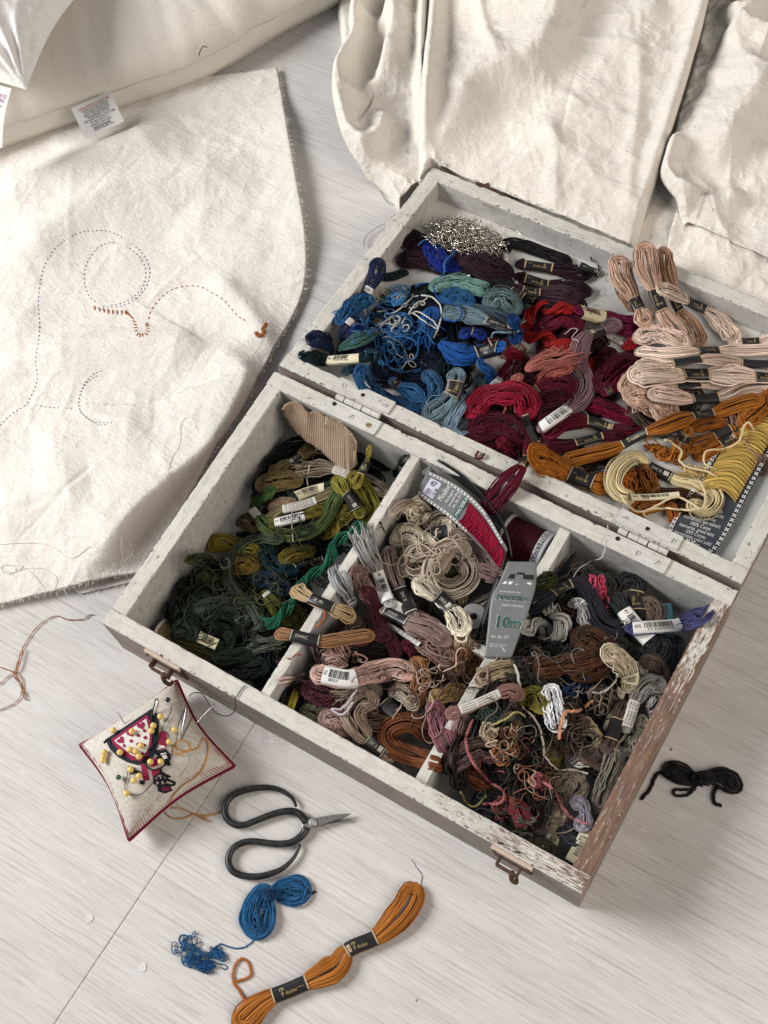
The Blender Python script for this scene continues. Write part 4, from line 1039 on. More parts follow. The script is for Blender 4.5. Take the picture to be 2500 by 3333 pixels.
def strand(label, fr, s, col, r=.0007, lift=.0, n=70, name='loose_floss', wob=.0006, plies=1):
    """a single loose end resting on the pile"""
    n = 170 if plies > 1 else n
    NSK[0] += 1; P = settle(fr, s, n, r, 1.0, lift, 4); k = NSK[0]
    P = P + wob * np.stack([fbm(np.arange(n) * (21. / n) + k * 7 + 30 * j, np.zeros(n) + j) * 2 for j in range(3)], 1) * [1, 1, .5]
    Q = P[None]
    if plies > 1:
        a = np.linspace(0, n * .75, n); Q = np.array([P + r * .62 * np.stack([np.cos(a + q * 6.283 / plies), np.sin(a + q * 6.283 / plies), .6 * np.sin(a + 1 + q * 6.283 / plies)], 1) for q in range(plies)])
    V, F, sid = tubes(Q, caps_close(Q, r * (.75 if plies > 1 else 1)), 6)
    return tag(mesh_np(name, V, F, floss(col), None, attr=.5 + .15 * sid), label, 'thread')
def strip(name, label, fr, s, w, style, txt='', lift=0.0, cat='paper band', th=.0012, n=16):
    """an empty folded paper band lying on the pile"""
    P = settle(fr, s, n, .0015, 1.0, lift, 6); root = tag(set_base(empty(name), P[0]), label, cat)
    sleeve(P, w * FR[fr][2] * PXM / 2, th, 0, 1, style, txt, root, 'paper')
    hm_raise(P, np.full(n, w * FR[fr][2] * PXM / 2), P[:, 2] + th); return root
# a bed of loose thread under each compartment's skeins
def bed(label, boxr, cols, n, zt, seed, r=.0006):
    rg = np.random.default_rng(seed); x0, x1, y0, y1 = boxr; N1 = 120; t = np.linspace(0, 1, N1); Q = []
    for k in range(n):
        cx, cy = rg.uniform(x0 + .012, x1 - .012), rg.uniform(y0 + .012, y1 - .012); a = rg.random() * 6.28; l = rg.uniform(.012, .035); w = rg.uniform(.004, .012); ph = rg.random(4) * 6.28
        X = l * np.sin(6.283 * t) + w * np.sin(12.566 * t + ph[0]) + .4 * w * np.sin(31 * t + ph[2]); Y = w * np.cos(6.283 * t) + .7 * w * np.sin(18.85 * t + ph[1])
        px = np.clip(cx + X * np.cos(a) - Y * np.sin(a), x0 + .001, x1 - .001); py = np.clip(cy + X * np.sin(a) + Y * np.cos(a), y0 + .001, y1 - .001)
        z = hm(px, py); Q.append(np.stack([px, py, smooth(np.maximum(z, zt), 5) - rg.uniform(0, .007) + .0015 * np.sin(25 * t + ph[3])], 1))
    Q = np.array(Q); Q[..., 2] = np.maximum(Q[..., 2], .0038)
    g = tag(set_base(empty('thread_bed'), ((x0 + x1) / 2, (y0 + y1) / 2, .004)), label, 'loose thread', None, 'stuff')
    for ci, c in enumerate(cols):
        q = Q[ci::len(cols)]; c = tuple(v * .45 for v in c); V, F, sid = tubes(q, r, 4, True); o = mesh_np('strands', V, F, floss(c), g, attr=np.clip(.5 + rg.normal(0, .2, len(q)), 0, 1)[sid]); o['kind'] = 'stuff'  # strands darkened to paint in the shade beneath the skeins

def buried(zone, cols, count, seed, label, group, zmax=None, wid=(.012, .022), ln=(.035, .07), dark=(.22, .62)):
    """skeins of the lower layers, of which only bits show between the upper ones"""
    rg = np.random.default_rng(seed); x0, x1, y0, y1 = zone; CO = []
    for k in range(count):
        w = rg.uniform(*wid); L = rg.uniform(*ln); a = rg.random() * 3.14; m = w * .5 + .002
        cx, cy = rg.uniform(x0 + m, x1 - m), rg.uniform(y0 + m, y1 - m); b = a + rg.uniform(-.9, .9)
        p = np.array([[cx - L / 2 * math.cos(a), cy - L / 2 * math.sin(a)], [cx, cy], [cx + L / 2 * math.cos(b), cy + L / 2 * math.sin(b)]])
        p[:, 0] = np.clip(p[:, 0], x0 + m, x1 - m); p[:, 1] = np.clip(p[:, 1], y0 + m, y1 - m)
        if np.linalg.norm(p[2] - p[0]) < .018: continue
        q = rg.uniform(*dark); c = tuple(round(v * (dark[0] if q < sum(dark) / 2 else dark[1]), 3) for v in cols[k % len(cols)])  # darkened colours paint the shade in gaps between the upper skeins
        skein('', '', 'K', c, w, '', '', path=p, sink=.35, dens=.75, n=14, flat=.5, r=.0007, collect=CO)
    root = tag(set_base(empty('buried_floss'), ((x0 + x1) / 2, (y0 + y1) / 2, .005)), label, 'buried floss', None, 'stuff')
    for c in sorted({t[3] for t in CO}):
        n0 = 0; VV = []; FF = []; AA = []
        for V, F, a, cc in CO:
            if cc == c: VV.append(V); FF.append(F + n0); AA.append(a); n0 += len(V)
        o = mesh_np('strands', np.vstack(VV), np.vstack(FF), floss(c), root, attr=np.concatenate(AA)); o['kind'] = 'stuff'
def strew(name, label, fr, cx, cy, ax, ay, n, r, cols, ln=(.04, .11), lift=.001, curl=1.0, cat='tangled floss'):
    """loose ends strewn over the pile: each wanders its own way"""
    NSK[0] += 1; rg = np.random.default_rng(NSK[0] * 19 + 1); z = .045
    for _ in range(4): c = at(fr, cx, cy, z); z = float(hm(c[0], c[1]))
    Ax = at(fr, cx + ax, cy, z) - c; Ay = at(fr, cx, cy + ay, z) - c; N1 = 60; Q = []
    for k in range(n):
        L = rg.uniform(*ln); a = math.sqrt(rg.random()); b = rg.random() * 6.283; p0 = c + Ax * a * math.cos(b) + Ay * a * math.sin(b)
        h = rg.random() * 6.283 + np.cumsum(smoothrand(rg, 1, N1, 7)[0] * .30 * curl + rg.normal(0, .06) * curl); st = L / N1
        X = p0[0] + np.cumsum(np.cos(h)) * st; Y = p0[1] + np.cumsum(np.sin(h)) * st; X -= X.mean() - p0[0]; Y -= Y.mean() - p0[1]
        if BT < c[0] < BW - BT and BT < c[1] < BD - BT: X = np.clip(X, BT + .001, BW - BT - .001); Y = np.clip(Y, BT + .001, BD - BT - .001)
        zz = hm(X, Y); zz = np.minimum(zz, z + .016); zz = np.maximum(smooth(zz, 14), zz - .003); Q.append(np.stack([X, Y, zz + r + lift + .0025 * np.abs(smoothrand(rg, 1, N1, 6)[0])], 1))
    Q = np.array(Q); root = tag(set_base(empty(name), c), label, cat)
    for ci, cc in enumerate(cols):
        q = Q[ci::len(cols)]; V, F, sid = tubes(q, caps_close(q, r * rg.uniform(.8, 1.2, (len(q), 1)) * np.ones((1, N1))), 4); o = mesh_np('strands', V, F, floss(cc), root, attr=np.clip(.5 + rg.normal(0, .22, len(q)), 0, 1)[sid]); o['kind'] = 'stuff'
    return root
# ================================================================= floss: what lies where
SK, TG, ST, SP = skein, tangle, strand, strip
nm = 'floss_skein'
# ---- lid, far end: dark plum skeins under a tuft of silver tinsel
PL, PL2, PK = (.040, .014, .024), (.048, .017, .028), (.014, .010, .014)
buried((.075, .205, .405, .462), [PL, PL2, PK], 14, 109, 'dark plum floss buried in the plum heap of the lid', 'buried plum skeins', dark=(.6, 1.0))
SK(nm, 'dark plum skein curling out from under the silver tinsel', 'B', PL, 120, '925,510 940,590 1040,590 1150,610 1340,645 1480,690', '.42-.66k', wf=1.32)
SK(nm, 'dark plum skein below the tinsel with one gold banded end', 'B', PL2, 118, '838,700 960,690 1080,745 1180,770', '.76-1.0k', wf=1.32)
SK(nm, 'long plum skein running from the tinsel to the paper tag', 'B', PL2, 135, '1180,640 1320,690 1440,790 1540,870 1660,930', '.78-1.0k', wf=1.32)
SK(nm, 'blackish skein looping over the top of the plum pile', 'K', PK, 62, '240,120 250,70 330,80 440,120 590,175', '', wf=1.32)
SK(nm, 'blackish plum skein lying lowest beside the red skeins', 'K', PL, 100, '300,330 420,380 540,390 660,400', '.0-.25k', wf=1.32)
SK(nm, 'plum skein whose black band is nearest the lid far wall', 'K', PL, 84, '290,180 480,205 590,225 690,240', '.05-.52k', wf=1.32)
SK(nm, 'plum skein with the middle of three black anchor bands', 'K', PL2, 96, '285,245 430,290 560,320 690,330', '.05-.45k', wf=1.32)
SK(nm, 'plum skein with loose loops and the lowest anchor band', 'K', (.07, .028, .045), 88, '270,310 400,340 520,340 620,370', '.08-.42k', wf=1.32)
SK(nm, 'plum skein filling the gap beside the tinsel', 'K', PL, 110, '60,150 160,200 270,230', '', wf=1.2)
SK(nm, 'blackish plum skein under the white paper tag', 'K', PK, 110, '150,290 260,330 380,390', '.5-1.0k', wf=1.2)
SP('paper_band', 'empty black band with thread tail near the lid far wall', 'K', '640,185 750,235', 50, 'n', '')
ST('thin black floss tail rising from the empty black band', 'K', '630,108 690,112 705,160 735,180 752,215', (.02, .018, .022), .0006)
SP('paper_tag', 'folded white paper tag across the dark plum skeins', 'K', '240,125 252,205 325,318', 26, 'w', '')
# ---- lid: blue heap
NV, RB, MB_, SB_, TE, GB = (.018, .030, .085), (.010, .038, .18), (.036, .135, .28), (.065, .19, .36), (.012, .040, .048), (.18, .25, .285)
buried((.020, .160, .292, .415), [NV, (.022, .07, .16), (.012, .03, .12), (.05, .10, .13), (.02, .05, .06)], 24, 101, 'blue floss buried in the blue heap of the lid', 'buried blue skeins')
SK(nm, 'teal dark skein end behind the navy skein in the lid', 'B', TE, 66, '730,810 800,800 890,770', '')
SK(nm, 'navy skein standing its loop against the lid side wall', 'B', NV, 112, '700,690 690,790 640,890 610,960', '.74-.92w')
SK(nm, 'mid blue skein against the lid side below the navy loop', 'B', MB_, 135, '650,935 560,990 490,1060 465,1110', '')
SK(nm, 'navy skein end below a silver band at the lid side', 'B', NV, 88, '570,1050 500,1120 450,1205', '.1-.38s')
SK(nm, 'royal blue skein end tucked beside the green teal skein', 'B', RB, 76, '520,1190 590,1120 650,1080', '')
SK(nm, 'grey green tapered skein pointing at the barcode band', 'B', (.075, .16, .145), 120, '420,1285 560,1220 720,1150', '.9-1.0k', pinch=[0])
SK(nm, 'navy skein bunched on the corner of the lid rim', 'B', NV, 140, '255,1215 330,1220 405,1270', '')
SK(nm, 'blackish teal skein with cream barcode band at the lid corner', 'B', TE, 118, '200,1330 270,1330 345,1350 480,1342 610,1330 700,1290', '.30-.82y:719259005366', bw=.52)
SK(nm, 'short dark teal skein under the barcode band', 'B', (.02, .06, .09), 62, '470,1420 560,1400 640,1425', '')
SK(nm, 'deep blue skein curving along the hinge side of the lid', 'B', (.035, .12, .26), 118, '600,1385 610,1480 700,1580 840,1650 970,1655', '', sm=6)
SK(nm, 'bright blue skein with dark lettered band near the first hinge', 'B', (.07, .21, .42), 118, '770,1450 840,1520 910,1545 985,1590', '.0-.34n:SUITO')
SK(nm, 'dull blue skein bent upright beside grey anchor skein', 'B', (.06, .165, .30), 100, '1010,1425 1070,1500 1070,1590 990,1660', '')
SK(nm, 'grey blue skein below a broad black anchor band', 'B', (.20, .275, .31), 150, '1225,1400 1210,1470 1185,1570 1110,1650 1010,1720', '.12-.46k', bw=.72)
SK(nm, 'steel blue skein hidden behind the big royal blue one', 'B', (.12, .19, .25), 90, '1390,1440 1360,1520 1330,1610', '.4-.9n')
SK(nm, 'pale blue grey skein at the lid rim below the dull blue', 'B', (.30, .41, .50), 96, '1310,1580 1240,1640 1190,1720 1150,1800', '')
SK(nm, 'dark slate skein squeezed between pale blue and crimson', 'B', (.07, .10, .12), 72, '1330,1680 1260,1760 1190,1830', '')
SK(nm, 'pale blue loop hanging lowest over the lid rim', 'B', (.32, .44, .52), 62, '1180,1800 1240,1840 1310,1830', '')
SK(nm, 'deep royal skein under the loose loops in the lid middle', 'B', (.02, .09, .27), 150, '1140,880 1240,900 1330,950 1430,1000', '')
SK(nm, 'mint green skein arched between blues and plums', 'B', (.21, .36, .32), 90, '1050,870 1200,835 1330,865 1430,900', '', wf=1.32)
SK(nm, 'grey green skein loops beside the plum bands', 'B', (.17, .235, .25), 125, '1420,980 1500,945 1600,1010', '', wf=1.32)
SK(nm, 'charcoal blue skein behind the grey blue banded one', 'B', (.075, .105, .14), 76, '1290,1000 1430,1030 1560,1090', '')
SK(nm, 'mid blue coiled skein near the mint skein', 'B', MB_, 125, '1120,950 1220,925 1300,985', '')
SK(nm, 'royal blue skein with a tan ring at the heap centre', 'B', (.016, .05, .25), 110, '1240,1190 1310,1160 1400,1195', '.45-.52t')
SK(nm, 'grey blue skein with slim dark band pointing at the reds', 'B', GB, 135, '1130,1020 1260,1045 1400,1090 1500,1125 1620,1170', '.60-1.0n', bw=.42)
SK(nm, 'royal blue skein end beside the red twist', 'B', (.02, .095, .30), 84, '1570,1060 1605,1130 1590,1230', '')
SK(nm, 'indigo knotted skein lying over the plum skeins', 'B', (.010, .032, .24), 108, '1030,580 1070,640 1110,710 1220,740', '', wf=1.32)
SP('paper_tag', 'white tag numbered 150 between indigo and mint skeins', 'B', '1200,785 1290,815', 74, 'w', '150')
SK(nm, 'mid blue fanned skein under the white loose threads', 'B', (.03, .12, .32), 125, '990,1200 1030,1100 1070,1010', '', cut='a')
SK(nm, 'big royal blue skein with tan edged black band', 'B', (.020, .12, .38), 200, '1075,1210 1170,1280 1270,1325 1350,1300 1450,1275 1565,1240', '.56-1.0n:COTON', bw=.45, pinch=[0])
SK(nm, 'royal blue skein tip poking out below the tan edged band', 'B', (.035, .15, .42), 84, '1350,1360 1410,1410 1465,1490', '')
TG('floss_tangle', 'bright blue tangled floss heaped in the middle of the blues', 'B', MB_, 810, 1170, 165, 200, 11, .00072, .010, 6, cols=[(.042, .16, .35), (.028, .11, .26), (.065, .21, .42)])
strew('floss_tangle', 'blue and white thread ends strewn over the blue heap', 'B', 830, 1150, 260, 280, 26, .0006, [(.05, .18, .38), (.03, .12, .27), (.07, .22, .42), (.5, .48, .44)], curl=1.1)
TG('floss_tangle', 'blue tangle flecked with cream near the lid side', 'B', SB_, 810, 930, 130, 100, 12, .0006, .010, 7, cols=[(.07, .22, .44), (.09, .27, .50), (.50, .45, .36)])
TG('floss_tangle', 'small knot of tan thread inside the blue tangle', 'B', (.40, .28, .12), 700, 1090, 45, 75, 5, .0005, .006, 5)
WT = (.62, .60, .57)
ST('white floss line swinging across the blue tangle', 'B', '690,1030 750,1025 780,1045 850,1005 940,930 1050,935 1110,1000 1105,1100 1060,1205', WT, .0008, .002)
ST('white floss zigzag near the middle of the blue heap', 'B', '860,1090 920,1040 1000,1090 1090,1140 1050,1080 960,1030 920,1045', WT, .0007, .002)
ST('blue floss end arching over the plum skeins', 'B', '960,600 1010,560 1100,550 1190,580 1200,640 1140,700 1130,780 1070,840 980,850 940,870', (.05, .18, .40), .0010, .002)
ST('blue floss loop dropping from the mint skein', 'B', '1060,860 1100,950 1220,990 1245,1050 1200,1090 1120,1080', (.02, .10, .30), .0009, .002)
ST('blue floss loop around the edge of the tangle', 'B', '640,1060 630,1150 700,1200 800,1190 900,1200 960,1250 940,1330 860,1360', (.05, .19, .42), .0009, .002)
ST('teal floss loop beside the barcode band', 'B', '620,1340 630,1290 670,1290 680,1340 640,1390 650,1460 690,1540', (.02, .07, .10), .0010, .002)
ST('pale blue floss hook round the slim dark band', 'B', '1435,1200 1460,1165 1530,1165 1610,1160 1620,1130', (.22, .32, .40), .0009, .003)
ST('fine pink thread between blue band and crimson', 'B', '1420,1200 1450,1260 1510,1305', (.55, .35, .33), .0007, .004)
# ---- lid: reds and pinks
MR, CR_, BUR = (.135, .006, .028), (.32, .012, .048), (.085, .004, .018)
buried((.165, .262, .288, .44), [BUR, MR, (.2, .02, .03)], 18, 102, 'dark red floss buried in the red heap of the lid', 'buried red skeins')
SK(nm, 'wine skein half hidden inside the scarlet twist', 'K', (.17, .010, .040), 118, '400,560 480,500 560,470 650,510', '')
SK(nm, 'scarlet twisted hank curling round the wine skein', 'K', (.40, .022, .022), 84, '600,425 500,410 400,440 350,500 375,575 470,590 610,640', '', twist=4)
SK(nm, 'dark magenta skein with cream barcode band number 43', 'K', (.20, .012, .075), 125, '600,425 700,455 790,480 870,510 965,545', '.0-.56y:43', bw=.58)
SP('paper_tag', 'narrow cream paper tag slanting below the barcode band', 'K', '690,520 890,622', 26, 's', 'SILK')
SK(nm, 'scarlet skein end beyond the slanting paper tag', 'K', (.36, .02, .025), 66, '960,560 940,600 885,640', '')
SK(nm, 'dusty pink skein fanned out beside the scarlet twist', 'K', (.46, .185, .16), 130, '330,770 420,720 560,690', '', cut='b', pinch=[0])
SK(nm, 'dusty pink skein ends hanging below the pink knot', 'K', (.46, .19, .165), 120, '330,770 300,820 280,880', '', cut='b', pinch=[0])
SK(nm, 'salmon pink skein lying behind the pink fan', 'K', (.40, .13, .11), 80, '400,870 470,780 590,740', '')
TG('floss_tangle', 'rusty pink tangle between the blues and the reds', 'K', (.36, .12, .09), 270, 670, 110, 50, 9, .0005, .007, 6)
SK(nm, 'maroon skein fanned upright beside the mauve wavy skein', 'K', BUR, 120, '760,880 775,760 800,640', '', flat=.5)
SK(nm, 'maroon skein leaning toward the beige skeins', 'K', (.11, .004, .024), 140, '740,850 820,780 930,690', '', flat=.5)
SK(nm, 'maroon skein crossing below the leaning one', 'K', (.13, .004, .028), 90, '750,890 840,850 930,780', '.0-.2k')
SK(nm, 'small scarlet floss piece under the mauve skein', 'K', (.42, .035, .02), 52, '705,690 712,790', '')
SK(nm, 'crimson skein bending into a white banded end', 'K', CR_, 88, '275,645 290,720 225,790 160,865 95,945', '.52-1.0w', bw=.5)
SK(nm, 'maroon skein with black band under the crimson arc', 'K', MR, 112, '330,900 420,860 520,830 615,840', '.0-.24k')
SK(nm, 'deep maroon skein in the shadow of the mauve skein', 'K', BUR, 120, '380,960 480,900 590,890', '')
SK(nm, 'black maroon skein lowest in the red heap', 'K', BUR, 110, '380,1010 450,990 560,960', '')
SK(nm, 'maroon twisted loops at the left end of the red heap', 'K', (.11, .004, .022), 135, '60,1070 150,1040 260,1060 360,1150', '')
SK(nm, 'maroon skein loops hanging on the lid rim', 'K', (.12, .004, .025), 135, '30,1130 110,1170 210,1150 300,1170', '')
SK(nm, 'wine knotted skein resting on the lid rim', 'K', (.19, .010, .035), 108, '200,1130 250,1170 290,1250', '', pinch=[.5])
SK(nm, 'bright crimson skein arched over the maroon loops', 'K', CR_, 135, '50,990 130,910 250,880 340,905 365,1000', '')
SK(nm, 'maroon skein next to the grey white lid floor cracks', 'K', (.20, .006, .042), 92, '680,940 760,955 850,990 960,1030', '')
SK(nm, 'maroon skein with black and gold band near the orange skeins', 'K', MR, 108, '460,1110 560,1030 690,1030 860,1085 960,1065 1060,1040', '.38-.64k:2')
SK(nm, 'maroon skein with anchor band beside the orange loop', 'K', BUR, 78, '430,1150 540,1165 620,1150 780,1110 870,1110', '.40-.82k')
SK(nm, 'mauve grey wavy skein draped over the red heap', 'K', (.30, .195, .21), 112, '850,480 815,520 720,555 680,570 640,630 625,720 665,800 670,870 610,950 550,985 400,1090', '.07-.21n;.80-1.0w', bw=.5, sm=5)
SP('paper_band', 'black crumpled band ends at the crimson arc', 'K', '345,990 370,1070 410,1150', 44, 'p', '')
SK(nm, 'burgundy skein hanging over the hinge side rim as a tassel', 'K', (.145, .006, .030), 118, '420,1150 375,1200 335,1270 290,1325 220,1410 140,1510', '.22-.40k:2', bw=.36, zs='60,66,71,73,66,56')
ST('maroon floss loop over the lid rim', 'K', '95,1190 80,1225 110,1230 130,1205', MR, .0009, .001)
ST('pale thread curls on the scarlet hank', 'K', '560,560 600,530 630,540 600,580 640,600', (.55, .5, .52), .0004, .002)
# ---- lid: beige and orange
BE, BE2, BE3 = (.63, .45, .355), (.73, .575, .485), (.77, .63, .54)
buried((.262, .405, .36, .43), [(.5, .33, .25), (.55, .4, .32)], 8, 104, 'beige floss buried under the pale sideways pile', 'buried beige skeins')
SK(nm, 'pinkish beige skein nearest the plum skeins, standing on end', 'K', BE, 100, '845,145 870,250 920,340 960,420 1010,520', '.56-.80k', zs='47,42,36,32,34', wf=1.32)
SK(nm, 'rosy beige skein low beside the upright beige ones', 'K', (.48, .30, .22), 78, '850,240 880,330 935,430', '', zs='30,27,26')
SK(nm, 'beige skein behind the upright anchor banded skein', 'K', (.50, .32, .22), 92, '1090,100 1115,230 1140,340 1180,430 1250,520 1295,620', '.46-.62k', zs='46,42,34,29,27,29')
SK(nm, 'beige upright skein with black anchor band and big loop', 'K', BE, 132, '995,80 1000,190 1040,310 1070,400 1110,480 1170,550 1215,620', '.40-.64k', zs='54,51,46,42,38,36,38')
SK(nm, 'pale skein sloping along the lid far wall with black band', 'K', BE3, 104, '1065,310 1150,345 1240,390 1365,460 1420,520 1490,600', '.32-.58k')
SK(nm, 'pale skein with anchor band cut by the picture edge', 'K', BE3, 78, '1480,605 1600,600 1740,585', '.0-.52k')
SK(nm, 'pale beige loops bunched below the upright skeins', 'K', BE2, 118, '950,580 1040,560 1130,580 1220,620', '')
SK(nm, 'pale skein with thin black band, top of the sideways pile', 'K', BE3, 78, '950,650 1080,665 1280,650 1450,650 1560,650 1740,640', '.41-.61k')
SK(nm, 'pale skein with black band second in the sideways pile', 'K', BE2, 80, '960,720 1090,730 1180,715 1290,700 1400,700 1560,720 1740,725', '.19-.40p;.76-.97p')
SK(nm, 'pale beige skein low in the sideways pile', 'K', BE, 92, '870,860 950,790 1060,760', '')
SK(nm, 'pale skein lowest of the sideways pile, black band half covered', 'K', BE2, 84, '940,830 1040,850 1170,840 1320,830 1540,820', '.36-.62p')
SK(nm, 'broad pale skein with anchor band in the sideways pile', 'K', BE3, 122, '920,790 1010,770 1200,780 1370,780 1500,785 1640,800 1740,810', '.34-.54k;.86-.97k')
SK(nm, 'beige coiled loops under the lowest pale skein', 'K', BE, 140, '890,890 960,905 1050,950 1160,970', '')
SK(nm, 'short beige skein end below the coiled loops', 'K', BE, 66, '1040,950 1090,1015 1160,1000', '')
SK(nm, 'pale skein with black print band beside the orange skeins', 'K', BE2, 98, '1025,880 1130,900 1240,910 1420,900 1530,855 1740,840', '.30-.54p')
OR, OR2 = (.40, .165, .030), (.46, .185, .030)
buried((.255, .37, .288, .335), [(.35, .13, .02), (.42, .17, .03)], 8, 103, 'orange floss buried under the cream coil', 'buried orange skeins')
SK(nm, 'orange skein bundle leaving the picture beside the pale skeins', 'K', OR, 118, '1740,870 1640,950 1520,1050', '')
SK(nm, 'long orange skein with two black bands below the pale pile', 'K', OR, 84, '1620,915 1520,935 1390,980 1230,1010 1100,1060 980,1100 830,1180 700,1215 560,1250', '.21-.35k;.60-.74k')
SK(nm, 'orange skein under the long one, hardly showing', 'K', (.38, .14, .02), 70, '1260,1070 1340,1050 1420,1040', '')
SK(nm, 'orange skein with short lettered band pointing at the packet', 'K', OR, 92, '1170,1235 1195,1140 1240,1060', '.55-1.0k:030', bw=.75)
SK(nm, 'orange skein with slim black band toward the packet', 'K', OR, 84, '1230,1180 1370,1115 1490,1055', '.58-1.0p')
SK(nm, 'orange skein with tan numbered band beside the packet', 'K', OR2, 84, '1280,1225 1380,1170 1510,1095', '.55-1.0k:030')
SK(nm, 'orange skein with big loop end on the hinge side of the lid', 'K', OR2, 165, '375,1190 440,1250 530,1290 600,1325 740,1370 830,1385', '.56-.90k', bw=.5)
SK(nm, 'orange skein below the cream coil at the second hinge', 'K', (.40, .15, .02), 90, '930,1530 1000,1490 1090,1480', '')
SK(nm, 'orange skein end showing beside the packet at the rim', 'K', (.42, .15, .02), 56, '1135,1480 1150,1570', '')
TG('floss_tangle', 'bright orange tangle above the cream coil', 'K', OR2, 1090, 1210, 125, 60, 10, .0007, .008, 5)
TG('floss_tangle', 'orange wiry tangle inside the cream coil', 'K', (.45, .16, .02), 880, 1360, 100, 100, 9, .0006, .008, 5)
SK(nm, 'cream yellow skein bent into a broad coil near the packet', 'K', (.74, .635, .41), 90, '930,1440 865,1430 825,1370 855,1285 940,1230 1030,1285 1170,1350 1270,1375 1370,1440 1330,1510 1230,1480', '.44-.58n', bw=.6, sm=5)
SP('paper_band', 'cream barcode band lying in the yellow coil', 'K', '915,1442 1040,1440 1180,1428', 40, 'y', '85', .002)
TG('floss_tangle', 'cream yellow loose loops on top of the orange skeins', 'K', (.70, .54, .28), 1270, 1330, 130, 80, 7, .0008, .008, 4)
ST('cream floss loop below the yellow coil', 'K', '860,1420 900,1480 960,1520 1050,1490 1170,1440 1300,1500 1320,1420 1290,1360 1230,1350', (.74, .63, .42), .0010, .003)
ST('cream floss end swinging low along the hinge side', 'K', '1000,1550 990,1520 1080,1500 1230,1510 1330,1500', (.74, .63, .42), .0010, .003)
ST('cream floss end climbing over the orange bands', 'K', '1095,1150 1110,1130 1160,1160 1195,1195 1180,1240 1230,1280 1320,1300 1400,1340', (.74, .61, .40), .0010, .004)
ST('cream floss looping at the packet edge', 'K', '1590,1100 1560,1040 1530,1060 1500,1140 1420,1180 1330,1190 1320,1260 1430,1310', (.74, .61, .40), .0009, .004)
# ---- base, first compartment: greens
GD, GD2, GG = (.014, .026, .016), (.022, .040, .024), (.095, .125, .088)
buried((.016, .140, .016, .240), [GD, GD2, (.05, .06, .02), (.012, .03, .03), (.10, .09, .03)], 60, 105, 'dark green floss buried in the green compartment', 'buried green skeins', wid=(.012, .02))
SK(nm, 'dark green skein behind the cardboard scrap', 'E', GD, 95, '1300,440 1420,450 1510,500', '')
SK(nm, 'small dark green skein lying against the divider top', 'E', (.018, .045, .028), 66, '1600,435 1575,490 1530,545', '', twist=3)
SK(nm, 'khaki skein under the cardboard with dark lettered band', 'E', (.215, .175, .085), 112, '1130,360 1030,390 950,450 870,500 800,560', '.42-.72n')
SK(nm, 'khaki skein loop against the back side wall', 'E', (.235, .18, .085), 125, '970,570 880,580 790,600 720,590', '')
SK(nm, 'grey beige skein with white paper band beside the cardboard', 'E', (.32, .27, .205), 96, '1000,520 1080,505 1160,510 1265,550 1400,605 1490,650', '.36-.60s', cut='a', bw=.5)
SK(nm, 'dark green skein with cream barcode band in the green pile', 'E', (.035, .07, .035), 92, '910,690 1020,650 1140,620 1260,610', '.0-.64y:719269005', bw=.62)
SK(nm, 'leaf green loop pressed against the side wall', 'E', (.10, .19, .06), 76, '680,760 740,690 810,630', '')
SK(nm, 'taupe skein end above the white print band', 'E', (.31, .23, .165), 58, '780,740 850,710 940,710', '')
SK(nm, 'khaki skein with narrow white printed band', 'E', (.25, .215, .12), 70, '770,830 850,760 960,735 1070,700 1200,640', '.24-.72s:TAPISSERIE', bw=.7)
SK(nm, 'olive skein with white barcode band under the green arc', 'E', (.20, .165, .028), 84, '760,850 900,815 1020,785 1110,745', '.10-.70w', bw=.58)
SK(nm, 'dark khaki skein end against the middle of the side wall', 'E', (.13, .10, .05), 100, '600,810 660,830 720,870', '')
SK(nm, 'yellow green skein with loose lower loops', 'E', (.24, .21, .045), 92, '1170,850 1230,800 1290,740', '')
SK(nm, 'bright moss green skein arched across the green pile', 'E', (.125, .175, .062), 92, '670,735 730,810 800,880 920,912 1060,872 1130,800 1175,700 1215,640', '.0-.12s', sm=5)
SK(nm, 'chartreuse skein hanging down beside the divider', 'E', (.31, .285, .06), 100, '1280,540 1340,620 1400,720 1400,780 1340,815', '')
SK(nm, 'chartreuse skein with dark label band, pointing up', 'E', (.33, .31, .07), 92, '1190,565 1225,640 1270,690 1320,770 1345,800', '.36-.90n', bw=.62)
SK(nm, 'mustard skein with black and gold band standing at the divider', 'E', (.27, .23, .05), 74, '1395,385 1375,470 1330,560 1300,620', '.30-.80k', bw=.55)
SK(nm, 'small rolled mustard skein at the divider foot', 'E', (.29, .225, .04), 80, '1110,900 1150,890 1190,860', '')
SK(nm, 'mustard skein with loose loops against the side wall', 'E', (.30, .235, .035), 110, '430,985 500,950 590,985 720,1015', '')
SK(nm, 'old gold skein below the mustard loops', 'E', (.22, .15, .03), 112, '550,1120 620,1080 700,1105', '')
SK(nm, 'olive skein in the middle of the green pile', 'E', (.17, .13, .02), 95, '860,1060 940,1020 1040,1000', '')
SK(nm, 'petrol blue skein curving through the greens', 'E', (.010, .055, .075), 104, '770,970 790,1050 850,1110 950,1100', '')
SP('paper_band', 'worn black band at the end of the petrol skein', 'E', '930,1095 1010,1070 1110,1045', 38, 'n', '')
SK(nm, 'blue black skein below the petrol skein', 'E', (.012, .045, .085), 95, '690,1165 800,1180 900,1250', '')
SK(nm, 'very dark green skein near the side wall low down', 'E', GD, 145, '290,1170 330,1280 420,1330', '')
SK(nm, 'dark moss skein loops by the side wall', 'E', (.05, .06, .018), 80, '290,1080 360,1040 460,1070', '')
SK(nm, 'dark bottle green skein at the front side corner', 'E', GD2, 120, '240,1300 270,1400 350,1460', '')
SK(nm, 'dark green skein heap in the middle front of the greens', 'E', GD, 150, '380,1480 470,1430 600,1460', '')
